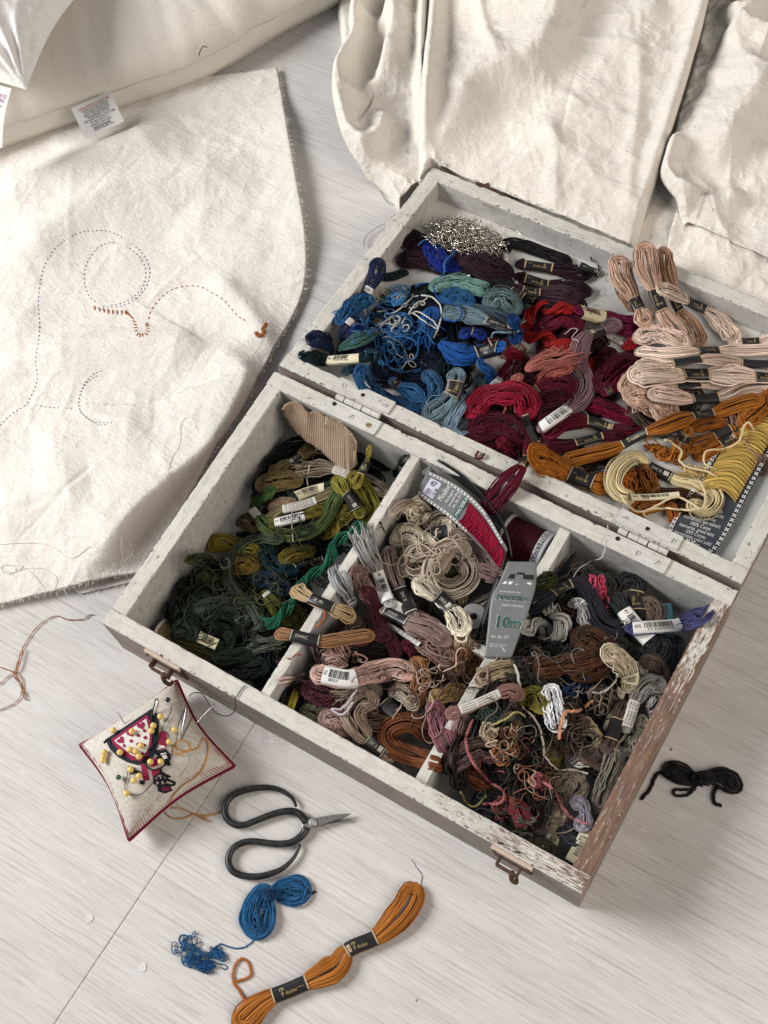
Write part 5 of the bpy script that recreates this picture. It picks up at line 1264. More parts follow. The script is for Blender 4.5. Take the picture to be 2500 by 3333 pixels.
SK(nm, 'grey green skein across the front of the green pile', 'E', (.085, .11, .078), 100, '340,1350 450,1325 590,1345 650,1440', '')
SK(nm, 'dark olive skein with a silver ring in the greens', 'E', (.11, .105, .02), 88, '745,1230 800,1300 870,1390 940,1420', '.0-.10s')
SK(nm, 'olive brown skein beside the divider near the tan skein', 'E', (.09, .08, .02), 96, '900,1350 960,1400 990,1480', '')
SK(nm, 'long grey green wavy skein winding down the green pile', 'E', (.085, .11, .075), 66, '860,935 760,925 640,960 570,1030 535,1100 540,1180 590,1260 650,1310 700,1380 750,1470', '', sm=5)
SK(nm, 'emerald twisted hank lying up over the divider', 'E', (.028, .185, .105), 66, '1350,845 1270,890 1190,955 1150,1050 1050,1140 960,1240 910,1310 860,1395 800,1440 740,1380', '', twist=3.5, zs='64,58,50,44,42,40,38,34,30,28')
SK(nm, 'dark green skein with cream barcode band near the front wall', 'E', (.02, .045, .028), 118, '220,1470 290,1470 360,1515 520,1585', '.46-1.0y', bw=.5)
SK(nm, 'dark sage skein knot below the barcode band', 'E', (.03, .055, .03), 90, '520,1490 560,1550 500,1620', '', pinch=[.5])
SK(nm, 'grey sage skein with loose ends near the front wall', 'E', (.135, .155, .12), 80, '800,1560 710,1580 645,1640 600,1710', '', cut='a')
SK(nm, 'dark grey green skein at the front wall', 'E', (.018, .030, .022), 118, '540,1700 650,1720 770,1690', '')
SK(nm, 'dark skein rolls along the front wall of the greens', 'E', (.020, .038, .024), 90, '450,1620 560,1640 660,1620', '')
TG('floss_tangle', 'grey green loose loops at the front of the greens', 'E', (.11, .13, .10), 700, 1500, 100, 80, 8, .0006, .008, 5)
TG('floss_tangle', 'dark moss loops over the mustard at the side wall', 'E', (.05, .065, .022), 400, 1090, 110, 60, 7, .0007, .008, 5)
TG('floss_tangle', 'dark teal loops beside the emerald hank', 'E', (.008, .035, .04), 1230, 990, 80, 60, 7, .0006, .007, 5)
strew('floss_tangle', 'fine dark green threads strewn over the front greens', 'E', 430, 1380, 230, 220, 24, .0005, [(.02, .035, .02), (.07, .085, .06), (.03, .05, .03)], curl=.8)
strew('floss_tangle', 'fine olive threads strewn over the middle greens', 'E', 830, 1050, 300, 260, 18, .0005, [(.06, .07, .03), (.02, .04, .035), (.10, .10, .04)], curl=.8)
ST('grey green ring of floss on the pile', 'E', '490,1080 500,1050 540,1050 545,1090 510,1105 488,1085', (.13, .15, .12), .0010, .004)
ST('black thread curling over the divider top', 'E', '1340,850 1390,820 1450,830 1480,890', (.02, .025, .02), .0007, .001)
ST('cream thread from the hinge down over the cardboard', 'E', '1140,180 1110,300 1115,320 1050,430 1015,560 1020,610', (.60, .55, .47), .0005, .001)
ST('thin cream thread hanging over the green arc', 'E', '930,740 920,800 925,880 930,950', (.5, .45, .38), .0004, .002)
# ---- base, middle compartment: creams, taupes, pinks and browns
CM, TP, TP2, MV = (.74, .675, .55), (.47, .39, .31), (.40, .32, .26), (.36, .27, .25)
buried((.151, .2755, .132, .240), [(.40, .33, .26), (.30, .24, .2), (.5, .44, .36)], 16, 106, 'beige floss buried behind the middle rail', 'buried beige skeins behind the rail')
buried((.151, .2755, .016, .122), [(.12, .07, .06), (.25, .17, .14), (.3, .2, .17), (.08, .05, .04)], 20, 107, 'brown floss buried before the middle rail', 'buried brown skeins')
SK(nm, 'taupe skein arch behind the cream tangle at the divider', 'F', (.42, .35, .28), 56, '700,290 750,240 830,225 910,260', '')
SK(nm, 'cream skein folded at the divider under the cream tangle', 'F', CM, 125, '720,440 800,400 900,470 950,540', '')
SK(nm, 'cream skein with bent loops beside the grey packet', 'F', (.70, .60, .49), 100, '890,350 970,310 1040,320 1075,400', '')
SK(nm, 'beige skein sweeping under the cream tangle', 'F', TP, 112, '715,490 780,560 870,610 970,640', '')
SK(nm, 'beige skein beside the sweeping one', 'F', (.44, .37, .29), 92, '780,510 860,500 950,520 990,590', '')
SK(nm, 'mauve taupe skein running toward the green print card', 'F', (.36, .285, .26), 120, '1030,400 1110,450 1190,540 1270,640', '')
SK(nm, 'mauve skein ends between packet and taupe coil', 'F', (.35, .245, .235), 80, '1110,570 1220,600 1310,640', '', cut='b')
SK(nm, 'beige skein upright below the taupe coil', 'F', (.50, .40, .28), 92, '1075,640 1065,730 1050,810', '')
SK(nm, 'big taupe skein bent into an open coil', 'F', (.50, .43, .355), 104, '1120,490 1020,470 935,560 935,650 1020,700 1110,660 1130,580 1070,520', '', sm=5)
TG('floss_tangle', 'cream white tangle heaped at the divider', 'F', CM, 830, 320, 105, 85, 13, .0008, .013, 5, cols=[(.78, .72, .60), (.70, .63, .51)])
SP('paper_band', 'black printed square label on the cream skeins', 'F', '915,395 1015,375', 76, 'n', '100% cotton')
SK(nm, 'tan skein upright under the cream tassel skein', 'F', (.50, .38, .25), 84, '1075,900 1080,980 1095,1090', '')
SK(nm, 'taupe rose skein draped low in the middle compartment', 'F', (.37, .265, .24), 118, '780,850 870,890 960,960 1030,1060', '')
SK(nm, 'brown rose skein below the draped one', 'F', (.30, .20, .175), 112, '860,980 950,1020 1030,1100 1050,1150', '')
SK(nm, 'mauve taupe upright skein with dark lettered band', 'F', (.38, .295, .285), 76, '685,475 705,560 730,640 775,750 830,860', '.44-1.0n:DMC 25', bw=.85)
SK(nm, 'light grey fanned skein with white barcode band 1040', 'F', (.42, .415, .40), 100, '555,440 590,520 630,600 660,690 705,800', '.46-1.0w:1040', bw=.56, cut='a')
SK(nm, 'silver grey skein leaning on the divider', 'F', (.46, .465, .47), 96, '400,570 430,650 470,720 510,800', '.86-1.0w')
SK(nm, 'rose brown skein loop beside the silver grey one', 'F', (.30, .20, .18), 88, '505,580 545,660 600,750', '')
SK(nm, 'mauve brown skein with tan edged band across the middle', 'F', (.38, .275, .25), 96, '630,790 720,835 800,875 900,905 1010,980', '.0-.46n:EXTRAFINE', bw=.48)
SP('paper_band', 'long pale paper strip across the middle compartment', 'F', '650,865 760,930 860,995', 28, 's', 'COTTON')
SK(nm, 'cream tassel skein with black and silver band', 'F', (.78, .72, .595), 125, '840,640 910,700 1000,780 1060,860 1085,940', '.26-.60n', bw=.6)
SK(nm, 'dark wine skein running down from the grey skeins', 'F', (.10, .022, .032), 66, '560,690 610,770 640,880 700,970 735,1060', '')
SK(nm, 'dark wine skein loops across the caramel skein', 'F', (.095, .02, .03), 70, '520,990 590,940 690,950', '')
SK(nm, 'wine red knot beside the caramel skein', 'F', (.13, .02, .035), 60, '770,990 810,1010 830,1060', '')
SK(nm, 'tan skein with black and gold 25 band on the divider', 'F', (.56, .42, .255), 80, '175,690 250,735 330,770 420,810 500,850', '.30-.74n:25', bw=.62, zs='58,64,67,65,58')
SK(nm, 'caramel skein with silver and black band on the divider', 'F', (.42, .245, .135), 66, '85,935 150,940 320,975 450,960 600,940', '.13-.47n:DMC', bw=.82, zs='62,66,67,64,58')
TG('floss_tangle', 'pale pink loose loops under the barcode skein', 'F', (.60, .43, .385), 370, 1060, 175, 65, 11, .0008, .010, 4)
SK(nm, 'dark wine wool knot under the pale pink skein', 'F', (.10, .028, .042), 118, '250,1230 340,1260 430,1280', '')
SK(nm, 'caramel skein standing beside the pale pink loop', 'F', (.40, .205, .095), 86, '830,1070 865,1150 850,1240 825,1330', '')
SK(nm, 'khaki skein with white core near the wine knot', 'F', (.36, .31, .25), 90, '440,1240 540,1230 640,1260', '', cut='a')
SK(nm, 'beige skein behind the caramel upright one', 'F', (.42, .36, .29), 84, '700,1230 780,1260 830,1330', '')
SK(nm, 'pale pink skein with white barcode band 0037', 'F', (.63, .44, .38), 108, '270,1140 380,1165 480,1180 600,1150 720,1125 815,1160', '.05-.40w:0037', bw=.78, lift=.004)
SK(nm, 'olive wool skein at the front wall', 'F', (.14, .135, .085), 78, '220,1340 290,1365 350,1400', '')
SK(nm, 'rosy beige rolled skein at the front wall', 'F', (.50, .35, .32), 110, '340,1390 420,1400 460,1460', '')
SK(nm, 'black banded dark skein in the middle front', 'F', (.03, .025, .03), 90, '640,1280 700,1340 780,1400', '.0-.9p', bw=.8)
SK(nm, 'beige grey skein with loose end near the front wall', 'F', (.37, .31, .25), 78, '920,1250 930,1350 870,1420 810,1400', '')
SK(nm, 'taupe skein bent down to a black band at the front wall', 'F', (.41, .325, .265), 118, '620,1290 530,1305 490,1380 540,1470 600,1530 720,1620', '.66-.96n', bw=.55, sm=5)
SK(nm, 'tan skein near the brown wiry tangle', 'F', (.46, .31, .155), 84, '920,1290 1010,1260 1090,1210', '')
SK(nm, 'copper brown skein coiled at the front wall with label', 'F', (.25, .095, .042), 104, '895,1500 860,1435 770,1415 690,1455 690,1530 780,1585 900,1620 1010,1650 1130,1695 1250,1750', '.68-.88n:PEARL', bw=.72, sm=5, wf=1)
SK(nm, 'pink and mauve streaked skein beside the copper coil', 'F', (.36, .17, .20), 98, '940,1310 955,1420 1000,1530 1070,1620', '')
SK(nm, 'mauve rose skein end next to the streaked one', 'F', (.37, .24, .23), 74, '1095,1370 1065,1470 1090,1540', '')
SK(nm, 'rosy brown skein with long tan printed band', 'F', (.34, .20, .175), 80, '1000,1370 1040,1360 1160,1315 1330,1245 1400,1280', '.12-.76s:machine embroidery', bw=.5, zs='69,71,72,72,69')
TG('floss_tangle', 'brown wiry tangle beside the green print card', 'F', (.27, .145, .07), 1160, 1130, 110, 95, 16, .00055, .013, 7)
SK(nm, 'dark grey strands lying across the second divider', 'F', (.06, .055, .05), 100, '1130,1440 1220,1390 1300,1400 1390,1340', '', zs='58,62,62,57')
SK(nm, 'brown mauve skein across the second divider near the front', 'F', (.16, .10, .09), 110, '1040,1640 1120,1580 1200,1560 1290,1590', '', zs='56,61,61,56')
SK(nm, 'sand skein lying across the second divider middle', 'F', (.40, .32, .22), 96, '1180,1200 1240,1150 1320,1130 1400,1120', '', zs='58,63,63,58')
ST('orange thread dangling over the divider', 'F', '365,740 345,800 340,850 300,900', (.52, .17, .06), .0007, .003)
ST('red curly thread on the divider near the pink loops', 'F', '80,1090 120,1060 160,1070 190,1045 220,1050', (.36, .07, .05), .0005, .002)
ST('pale pink floss loop hanging over the divider', 'F', '240,1150 160,1170 100,1180 110,1200 190,1180 260,1200', (.60, .43, .38), .0010, .002)
ST('lilac white floss loop below the barcode skein', 'F', '520,1230 480,1290 430,1340 380,1340 440,1370 500,1300', (.60, .55, .60), .0009, .003)
ST('cream floss hook at the foot of the cream tassel', 'F', '1040,930 1060,970 1100,975 1120,920', (.74, .66, .53), .0010, .003)
# ---- base, third compartment: greys, browns, whites and loose thread
CH, GY_ = (.048, .048, .052), (.38, .36, .33)
buried((.287, .405, .016, .240), [(.04, .04, .045), (.12, .08, .06), (.08, .08, .07), (.2, .16, .13), (.3, .28, .25)], 44, 108, 'dark floss buried in the far compartment', 'buried dark skeins')
SK(nm, 'olive skein at the back beside the divider end', 'G', (.06, .07, .02), 78, '420,530 460,480 510,450', '')
SK(nm, 'taupe skein under the charcoal anchor skein', 'G', (.20, .155, .13), 88, '980,590 1050,640 1030,720', '')
SK(nm, 'charcoal skein with black anchor band standing at the back', 'G', CH, 92, '850,500 920,470 960,500 945,580 955,690', '.52-.98k', bw=.8)
SK(nm, 'charcoal skein with white barcode band 1041', 'G', (.06, .06, .065), 90, '810,550 860,620 940,720 1045,835', '.32-1.0w:1041', bw=.78)
SK(nm, 'charcoal skein curl below the barcode band', 'G', CH, 96, '920,860 1000,905 1070,870 1090,800', '')
SK(nm, 'slate black skein upright at the far side wall', 'G', (.055, .062, .08), 112, '1165,780 1155,880 1130,1000', '', pinch=[.6])
SK(nm, 'dark green skein below the purple band', 'G', (.05, .065, .055), 70, '780,790 850,810 900,840', '')
SK(nm, 'grey white skein with small printed label at the back', 'G', (.46, .45, .43), 90, '580,620 640,600 680,660 690,730', '.05-.3w')
SK(nm, 'dark brown skein curled in the middle of the far compartment', 'G', (.105, .048, .022), 128, '610,780 720,800 780,870 720,950 600,970', '')
SK(nm, 'brown skein spreading toward the brown tangle', 'G', (.125, .055, .026), 100, '400,955 540,940 660,920 760,880', '')
SK(nm, 'grey brown skein curl next to the cream skein', 'G', (.15, .11, .09), 78, '980,930 1040,920 1080,980 1040,1020', '')
SK(nm, 'white grey skein beside the band 712', 'G', (.55, .54, .52), 80, '930,940 970,1000 990,1060', '')
SK(nm, 'grey loops hanging beside the white lettered band', 'G', (.33, .31, .285), 84, '1075,1070 1060,1150 1000,1200', '')
SK(nm, 'white skein half under the brown strands', 'G', (.74, .72, .69), 78, '600,1450 690,1425 780,1370', '')
SK(nm, 'grey brown long skein sweeping to the far side wall', 'G', (.135, .095, .075), 88, '580,1150 610,1300 690,1420 800,1480 790,1390', '', sm=6)
SK(nm, 'dark brown strands in the middle of the far compartment', 'G', (.085, .05, .035), 90, '480,1290 560,1340 600,1400', '')
SK(nm, 'cream and tan twisted skein beside the grey brown one', 'G', (.50, .42, .28), 84, '640,1240 700,1300 745,1370', '', twist=3)
SK(nm, 'cream skein with small label at the far side wall', 'G', (.60, .545, .44), 92, '980,1200 965,1310 900,1420', '.1-.3y')
SK(nm, 'taupe skein at the far side wall low down', 'G', (.25, .225, .19), 92, '850,1400 800,1540 740,1720', '')
SK(nm, 'dark banded skein below the olive knot', 'G', (.04, .035, .03), 88, '360,1180 400,1280 430,1380', '.1-.9p', bw=.8)
SK(nm, 'mossy skein in the near middle of the far compartment', 'G', (.17, .15, .05), 80, '440,1390 500,1420 540,1470', '')
SK(nm, 'grey green skein under the dark loose strands', 'G', (.09, .105, .085), 100, '150,1240 230,1240 310,1300', '')
SK(nm, 'beige skein coil near the front of the far compartment', 'G', (.37, .315, .25), 96, '520,1590 590,1550 640,1600 580,1650', '')
SK(nm, 'dark grey skein below the lilac ball', 'G', (.11, .11, .13), 90, '540,1800 620,1860 690,1820', '')
SP('paper_band', 'cream barcode card near the front far corner', 'G', '545,1720 510,1830 475,1930', 72, 'y', '719269')
SP('paper_band', 'dark barcode card in the front far corner numbered 35', 'G', '690,1830 640,1920 595,2000', 70, 'y', '35')
SK(nm, 'maroon skein loops near the front wall', 'G', (.20, .045, .055), 78, '180,1720 250,1690 320,1720 330,1800', '')
SK(nm, 'dark olive skein at the front wall of the far compartment', 'G', (.09, .08, .05), 76, '380,1880 450,1920 500,1950', '')
SK(nm, 'navy black skein in the front corner by the divider', 'G', (.03, .03, .045), 90, '60,1690 130,1750 200,1770', '')
TG('floss_tangle', 'navy tangle beside the white thread bundle', 'G', (.02, .042, .11), 640, 1030, 105, 62, 11, .0008, .010, 5)
TG('floss_tangle', 'pink wiry thread on the dark purple skein', 'G', (.60, .11, .19), 750, 540, 55, 95, 9, .00038, .008, 7)
TG('floss_tangle', 'dark grey stray thread beside the white hank', 'G', (.05, .052, .05), 470, 860, 130, 75, 10, .0006, .010, 6)
TG('floss_tangle', 'dark green and grey loose strands by the tan printed band', 'G', (.05, .07, .055), 190, 1210, 140, 70, 12, .0007, .010, 5)
TG('floss_tangle', 'rust and cream tangle near the divider in front', 'G', (.36, .18, .09), 260, 1400, 105, 115, 14, .0005, .012, 6, cols=[(.36, .175, .085), (.30, .13, .06), (.60, .48, .36)])
TG('floss_tangle', 'pink rose tangle near the front of the far compartment', 'G', (.47, .18, .21), 430, 1585, 75, 70, 8, .0006, .010, 5, cols=[(.46, .20, .22), (.34, .12, .13)])
TG('floss_tangle', 'grey green loose loops in the front corner', 'G', (.10, .105, .09), 290, 1800, 110, 70, 12, .0007, .011, 5, cols=[(.10, .105, .09), (.20, .19, .17)])
TG('floss_tangle', 'brown dark loops in the middle of the far compartment', 'G', (.085, .055, .04), 560, 1260, 110, 110, 12, .0007, .010, 5)
TG('floss_tangle', 'grey taupe loops near the far side wall', 'G', (.17, .14, .12), 760, 1120, 70, 90, 9, .0007, .010, 5)
TG('floss_tangle', 'pale beige loops by the divider', 'G', (.55, .45, .34), 150, 1330, 70, 60, 7, .0006, .010, 5)
strew('floss_tangle', 'fine dark threads strewn over the back of the far compartment', 'G', 620, 850, 330, 230, 22, .0005, [(.04, .04, .04), (.12, .10, .09), (.08, .04, .03), (.25, .23, .2)], curl=1.0)
strew('floss_tangle', 'fine grey brown threads strewn over the middle of it', 'G', 560, 1250, 340, 230, 26, .0005, [(.06, .05, .04), (.18, .14, .12), (.04, .045, .04), (.34, .28, .22)], curl=1.0)
strew('floss_tangle', 'fine rusty and rose threads strewn near the front wall', 'G', 360, 1600, 250, 230, 18, .0005, [(.26, .12, .07), (.34, .14, .15), (.06, .065, .055), (.46, .37, .28)], curl=1.3)
strew('floss_tangle', 'fine taupe threads strewn over the middle compartment', 'F', 850, 1150, 330, 300, 18, .0005, [(.32, .23, .2), (.14, .08, .07), (.5, .4, .34)], curl=1.0)
strew('floss_tangle', 'fine cream threads strewn over the cream skeins', 'F', 900, 450, 180, 140, 9, .0006, [(.66, .58, .46), (.5, .42, .34)], curl=.8)
SK(nm, 'cream skein with yellow band 712 in the far compartment', 'G', (.68, .595, .45), 118, '770,860 850,910 910,985 900,1090', '.74-1.0y:712', bw=.68)
SP('paper_band', 'yellow barcode band lying below the band 712', 'G', '870,1060 830,1180 780,1310', 52, 'y', '8711')
SK(nm, 'grey hank with white lettered band at the far side wall', 'G', GY_, 104, '1090,1060 1020,1040 955,1100 915,1210 880,1320', '.46-1.0s:antique silk', bw=.48)
SK(nm, 'white thread bundle in the middle of the far compartment', 'G', (.80, .80, .82), 98, '480,1050 495,1150 525,1285', '')
SK(nm, 'grey brown skein with black glossy band', 'G', (.16, .12, .10), 78, '890,1130 850,1230 810,1340 790,1410', '.34-.86p', bw=.8)
SK(nm, 'olive green skein knot in the far compartment', 'G', (.27, .235, .05), 98, '330,1130 400,1100 450,1190', '')
SK(nm, 'lilac grey skein balled near the front corner', 'G', (.42, .385, .44), 118, '590,1660 660,1700 670,1790 610,1800', '', pinch=[.5])
SK(nm, 'white twisted hank at the back of the far compartment', 'G', (.60, .58, .54), 92, '330,745 420,730 490,770 555,710 520,650 460,640', '', twist=3.5, sm=6)
SK(nm, 'dark purple skein with anchor band draped at the back', 'G', (.050, .045, .068), 96, '360,630 450,580 580,505 650,510 710,610 760,710 870,760', '.18-.42k', sm=6)
SK(nm, 'violet blue skein with black and white band on the far rim', 'G', (.085, .085, .19), 150, '860,745 1000,735 1140,725 1240,700 1340,685', '.0-.60w:116269005', bw=.38, sm=6)
ST('long cream floss trailing down over the dark strands', 'G', '330,1160 400,1230 440,1330 455,1430 520,1500 600,1500 690,1525', (.62, .55, .46), .0009, .003)
ST('pink and grey floss trailing to the lilac ball', 'G', '430,1560 500,1610 540,1690 600,1760 690,1795', (.52, .24, .26), .0009, .003, plies=2)
ST('peach floss bent over the brown strands', 'G', '530,1335 545,1240 570,1190 640,1180 710,1130', (.60, .33, .20), .0010, .003, plies=2)
ST('rose and green floss winding along the divider', 'G', '70,1230 30,1340 60,1450 150,1560 235,1620 215,1680 120,1690', (.38, .15, .15), .0010, .003, plies=2)
ST('yellow green floss end on the loose strands', 'G', '170,1260 240,1230 300,1190 350,1215', (.48, .45, .20), .0008, .003)
ST('white floss loop from the hank over the print card', 'G', '350,690 290,700 210,740 195,820 230,850 300,960 320,1060', (.62, .60, .56), .0010, .003)
ST('white floss bow below the navy tangle', 'G', '690,1080 760,1085 820,1040 850,985', (.62, .60, .56), .0009, .003)
ST('olive floss curve at the front by the divider', 'G', '0,1620 30,1680 80,1700 140,1640', (.35, .32, .13), .0008, .003)
ST('white thread hooked from the second hinge into the box', 'G', '810,90 790,220 765,350 680,385 625,430 605,465', (.66, .64, .60), .00045, .001)
# ================================================================= loose things on the floor
SK(nm, 'orange skein on the bare floor with two black bands', 'H', (.50, .215, .05), 110, '1530,975 1480,1080 1370,1190 1240,1250 1180,1330 1005,1415 880,1470 760,1580', '.26-.42k:030;.66-.84k:', bw=.50, n=80, dens=1.0, jit=1.0)
ST('curl of orange floss beside the skein on bare floor', 'H', '795,1475 765,1420 742,1385 745,1330 775,1288 805,1300 820,1345 800,1375 742,1390', (.45, .17, .05), .0009, 0, plies=2)
ST('fine blue thread at the loop end of the floor skein', 'H', '1512,860 1540,900 1560,935 1545,990', (.08, .12, .22), .00022, .0)
BLU = (.035, .15, .31)
SK('floss_hank', 'blue loose hank on the floor, rounder of its two loops', 'H', BLU, 50, '905,1012 868,988 822,1035 796,1105 812,1160 855,1180 893,1145 900,1075 880,1010', '', r=.0006, dens=1.0, jit=2.6, flat=.6, sm=4)
SK('floss_hank', 'blue strands inside the rounder loop on the floor', 'H', (.028, .125, .27), 46, '862,1005 850,1080 862,1165', '', r=.0006, dens=.9, jit=3.0, flat=.6, sm=4)
SK('floss_hank', 'smaller loop of the blue hank near the scissors', 'H', (.038, .16, .33), 46, '908,1010 955,968 1025,962 1058,1005 1010,1042 940,1018', '', r=.0006, dens=1.0, jit=2.6, flat=.6, sm=4)
SK('floss_hank', 'blue strands inside the smaller loop by the scissors', 'H', (.03, .135, .28), 40, '925,1008 985,1000 1045,1000', '', r=.0006, dens=.9, jit=3.0, flat=.6, sm=4)
SK('floss_wrap', 'blue binding between the two blue loops on the floor', 'H', (.012, .06, .14), 44, '880,1005 905,1010 930,1000', '', dens=1.0)
ST('dark tip of the blue hank pointing at the box', 'H', '1060,995 1080,1008 1098,997', (.02, .04, .05), .0008)
ST('thin blue double thread leaving the blue hank', 'H', '840,1185 820,1220 780,1242 730,1240 690,1225 660,1250', BLU, .0005, 0, plies=2)
TG('floss_tangle', 'small blue knot between the hank and the curled tangle', 'H', BLU, 668, 1265, 52, 40, 9, .00035, .005, 6)
TG('floss_tangle', 'blue curled tangle lying on bare floor', 'H', BLU, 552, 1275, 70, 90, 9, .0003, .004, 5)
TG('floss_tangle', 'dense blue knot at the end of the curled tangle', 'H', (.02, .10, .24), 622, 1312, 70, 42, 12, .00035, .005, 6)
ST('blue thin thread ring above the curled tangle', 'H', '545,1250 512,1220 510,1195 530,1185 545,1200 530,1230 520,1270 525,1310 570,1330 620,1320', BLU, .0004, 0, plies=2)
ST('blue thin thread linking the knots', 'H', '530,1200 560,1240 590,1262 640,1260', BLU, .0004, 0, plies=2)
ST('blue thin thread end at the dense knot', 'H', '640,1300 680,1310 715,1320 710,1335 690,1325', BLU, .0004, 0)
BK = (.030, .026, .030)
SK('floss_hank', 'tied black bundle of thread on the floor beside the box', 'G', BK, 100, '1110,1490 1170,1520 1260,1550 1350,1545 1420,1550 1500,1600', '', pinch=[.5], r=.0009, jit=2)
SK('floss_wrap', 'black thread binding round the middle of the black bundle', 'G', BK, 66, '1270,1550 1310,1550 1350,1545', '', lift=.001)
ST('black cord tail of the bundle reaching to the box', 'G', '1110,1530 1070,1520 1045,1550 1020,1610 975,1660', BK, .0011, 0, plies=2)
ST('black floss loop under the bundle', 'G', '1280,1580 1240,1610 1160,1610 1160,1640 1220,1640 1270,1600', BK, .0012, 0)
ST('black floss end pointing down from the bundle', 'G', '1400,1590 1370,1620 1370,1680 1410,1695', BK, .0014, 0)

# ---- scissors
M_BLADE = plain('worn_steel', (.30, .29, .28), .42, .5, .9, .35, 500)
sciss = tag(set_base(empty('scissors'), at('S', 900, 700)), 'black iron scissors with open looped handles on the bare floor', 'scissors')
def rod(name, s, rr, z, mat, parent, n=70):
    P = spline([at('S', x, y, z) for x, y in pts(s)], n); P[:, 2] = z; g = Geo(); R = np.interp(np.linspace(0, 1, n), np.linspace(0, 1, len(rr)), rr)
    g.tube(P, R, 12); return g.build(name, mat, parent, True)
rod('handle', '915,435 870,340 780,270 660,225 520,220 380,240 230,290 140,370 110,480 145,580 230,640 330,640 440,600 580,545 720,500 850,485 940,510 1000,570 1030,620', [.0011, .0019, .0025, .0027, .0027, .0027, .0026, .0027, .0029, .0031], .0038, M_BLACK, sciss)
rod('handle', '955,855 930,930 870,1030 760,1130 620,1190 470,1222 310,1210 200,1160 150,1060 165,960 230,880 330,835 440,825 580,842 720,855 850,840 940,790 1000,730 1030,670', [.0011, .0018, .0025, .0027, .0027, .0027, .0026, .0027, .0029, .0031], .0038, M_BLACK, sciss)
def blade(name, poly, z0, th, mat):
    g = Geo(); g.prism([at('S', x, y, z0) * [1, 1, 0] + [0, 0, z0] for x, y in poly], (0, 0, th)); return g.build(name, mat, sciss, False, .0003)
b1 = blade('blade', [(990, 640), (1040, 590), (1120, 568), (1330, 530), (1535, 515), (1480, 548), (1330, 600), (1160, 660), (1060, 690), (1020, 730), (985, 720)], .0036, .0022, M_BLADE)
b2 = blade('blade', [(1010, 600), (1060, 560), (1110, 600), (1240, 610), (1400, 585), (1550, 582), (1470, 605), (1300, 628), (1170, 665), (1050, 640)], .0014, .0020, M_BLADE)
g = Geo(); c = at('S', 1102, 612, .0058); g.disc(c, (0, 0, 1), .0034, .0008, 18); g.disc(c + [0, 0, .0007], (0, 0, 1), .0034, .0009, 18, 0, .0022); g.build('rivet', plain('bright_rivet', (.42, .41, .40), .5, .5, .8, .3, 600), sciss, False)

# ---- pincushion
def m_linen():
    q = N('linen', .9, .12); o = q.coord()
    wv = q.n('TexBrick'); q.l(q.coord((1, 1, 1), (0, 0, .6)), wv.inputs['Vector']); wv.inputs['Scale'].default_value = 420; wv.inputs['Mortar Size'].default_value = .05
    c = q.ramp(q.noise(o, 500, 3), [(.3, (.55, .505, .44)), (.7, (.74, .70, .63))])
    return q.done(c, q.bump(wv.outputs['Fac'], .0006, .6))
corn = [at('P', 95, 740, .016)[:2], at('P', 1040, 108, .016)[:2], at('P', 1605, 945, .016)[:2], at('P', 575, 1672, .016)[:2]]
n = 72; PC, fC = puff(corn, .04, .016, n, .12, .43); tw = .0012 * fbm(PC[..., 0] * 60, PC[..., 1] * 60, 3)
zt = .016 + fC * .034 + tw * fC; zb_ = .016 - np.minimum(.0155, fC * .030)
Vt = np.concatenate([np.dstack([PC, zt]).reshape(-1, 3), np.dstack([PC, zb_]).reshape(-1, 3)]); idx = np.arange(n * n).reshape(n, n)
Ft = np.stack([idx[:-1, :-1], idx[1:, :-1], idx[1:, 1:], idx[:-1, 1:]], -1).reshape(-1, 4)
pinc = tag(set_base(empty('pincushion'), (*PC.reshape(-1, 2).mean(0), 0)), 'square linen pincushion with crimson stitched edge and embroidered hearts', 'pincushion')
mesh_np('cover', Vt, np.vstack([Ft, Ft[:, ::-1] + n * n]), m_linen(), pinc)
TOP = np.dstack([PC, zt]).reshape(-1, 3); TOPP = project(TOP)
Gt = TOP.reshape(n, n, 3); du = np.gradient(Gt, axis=0); dv = np.gradient(Gt, axis=1); TN = np.cross(du, dv); TN /= np.linalg.norm(TN, axis=2, keepdims=True) + 1e-12; TN *= np.sign(TN[..., 2:3]); TN = TN.reshape(-1, 3)
def on_pin(x, y, lift=0.0, fr='P'):
    """point on the cushion top seen at that spot"""
    u, v = photo(fr, x, y); d = ((TOPP - [u, v]) ** 2).sum(1); k = np.argsort(d)[:4]; w = 1 / (d[k] + 1.0); w /= w.sum()
    z = float((TOP[k, 2] * w).sum()); p = at(fr, x, y, z); nn_ = (TN[k] * w[:, None]).sum(0); return p + nn_ * lift, nn_
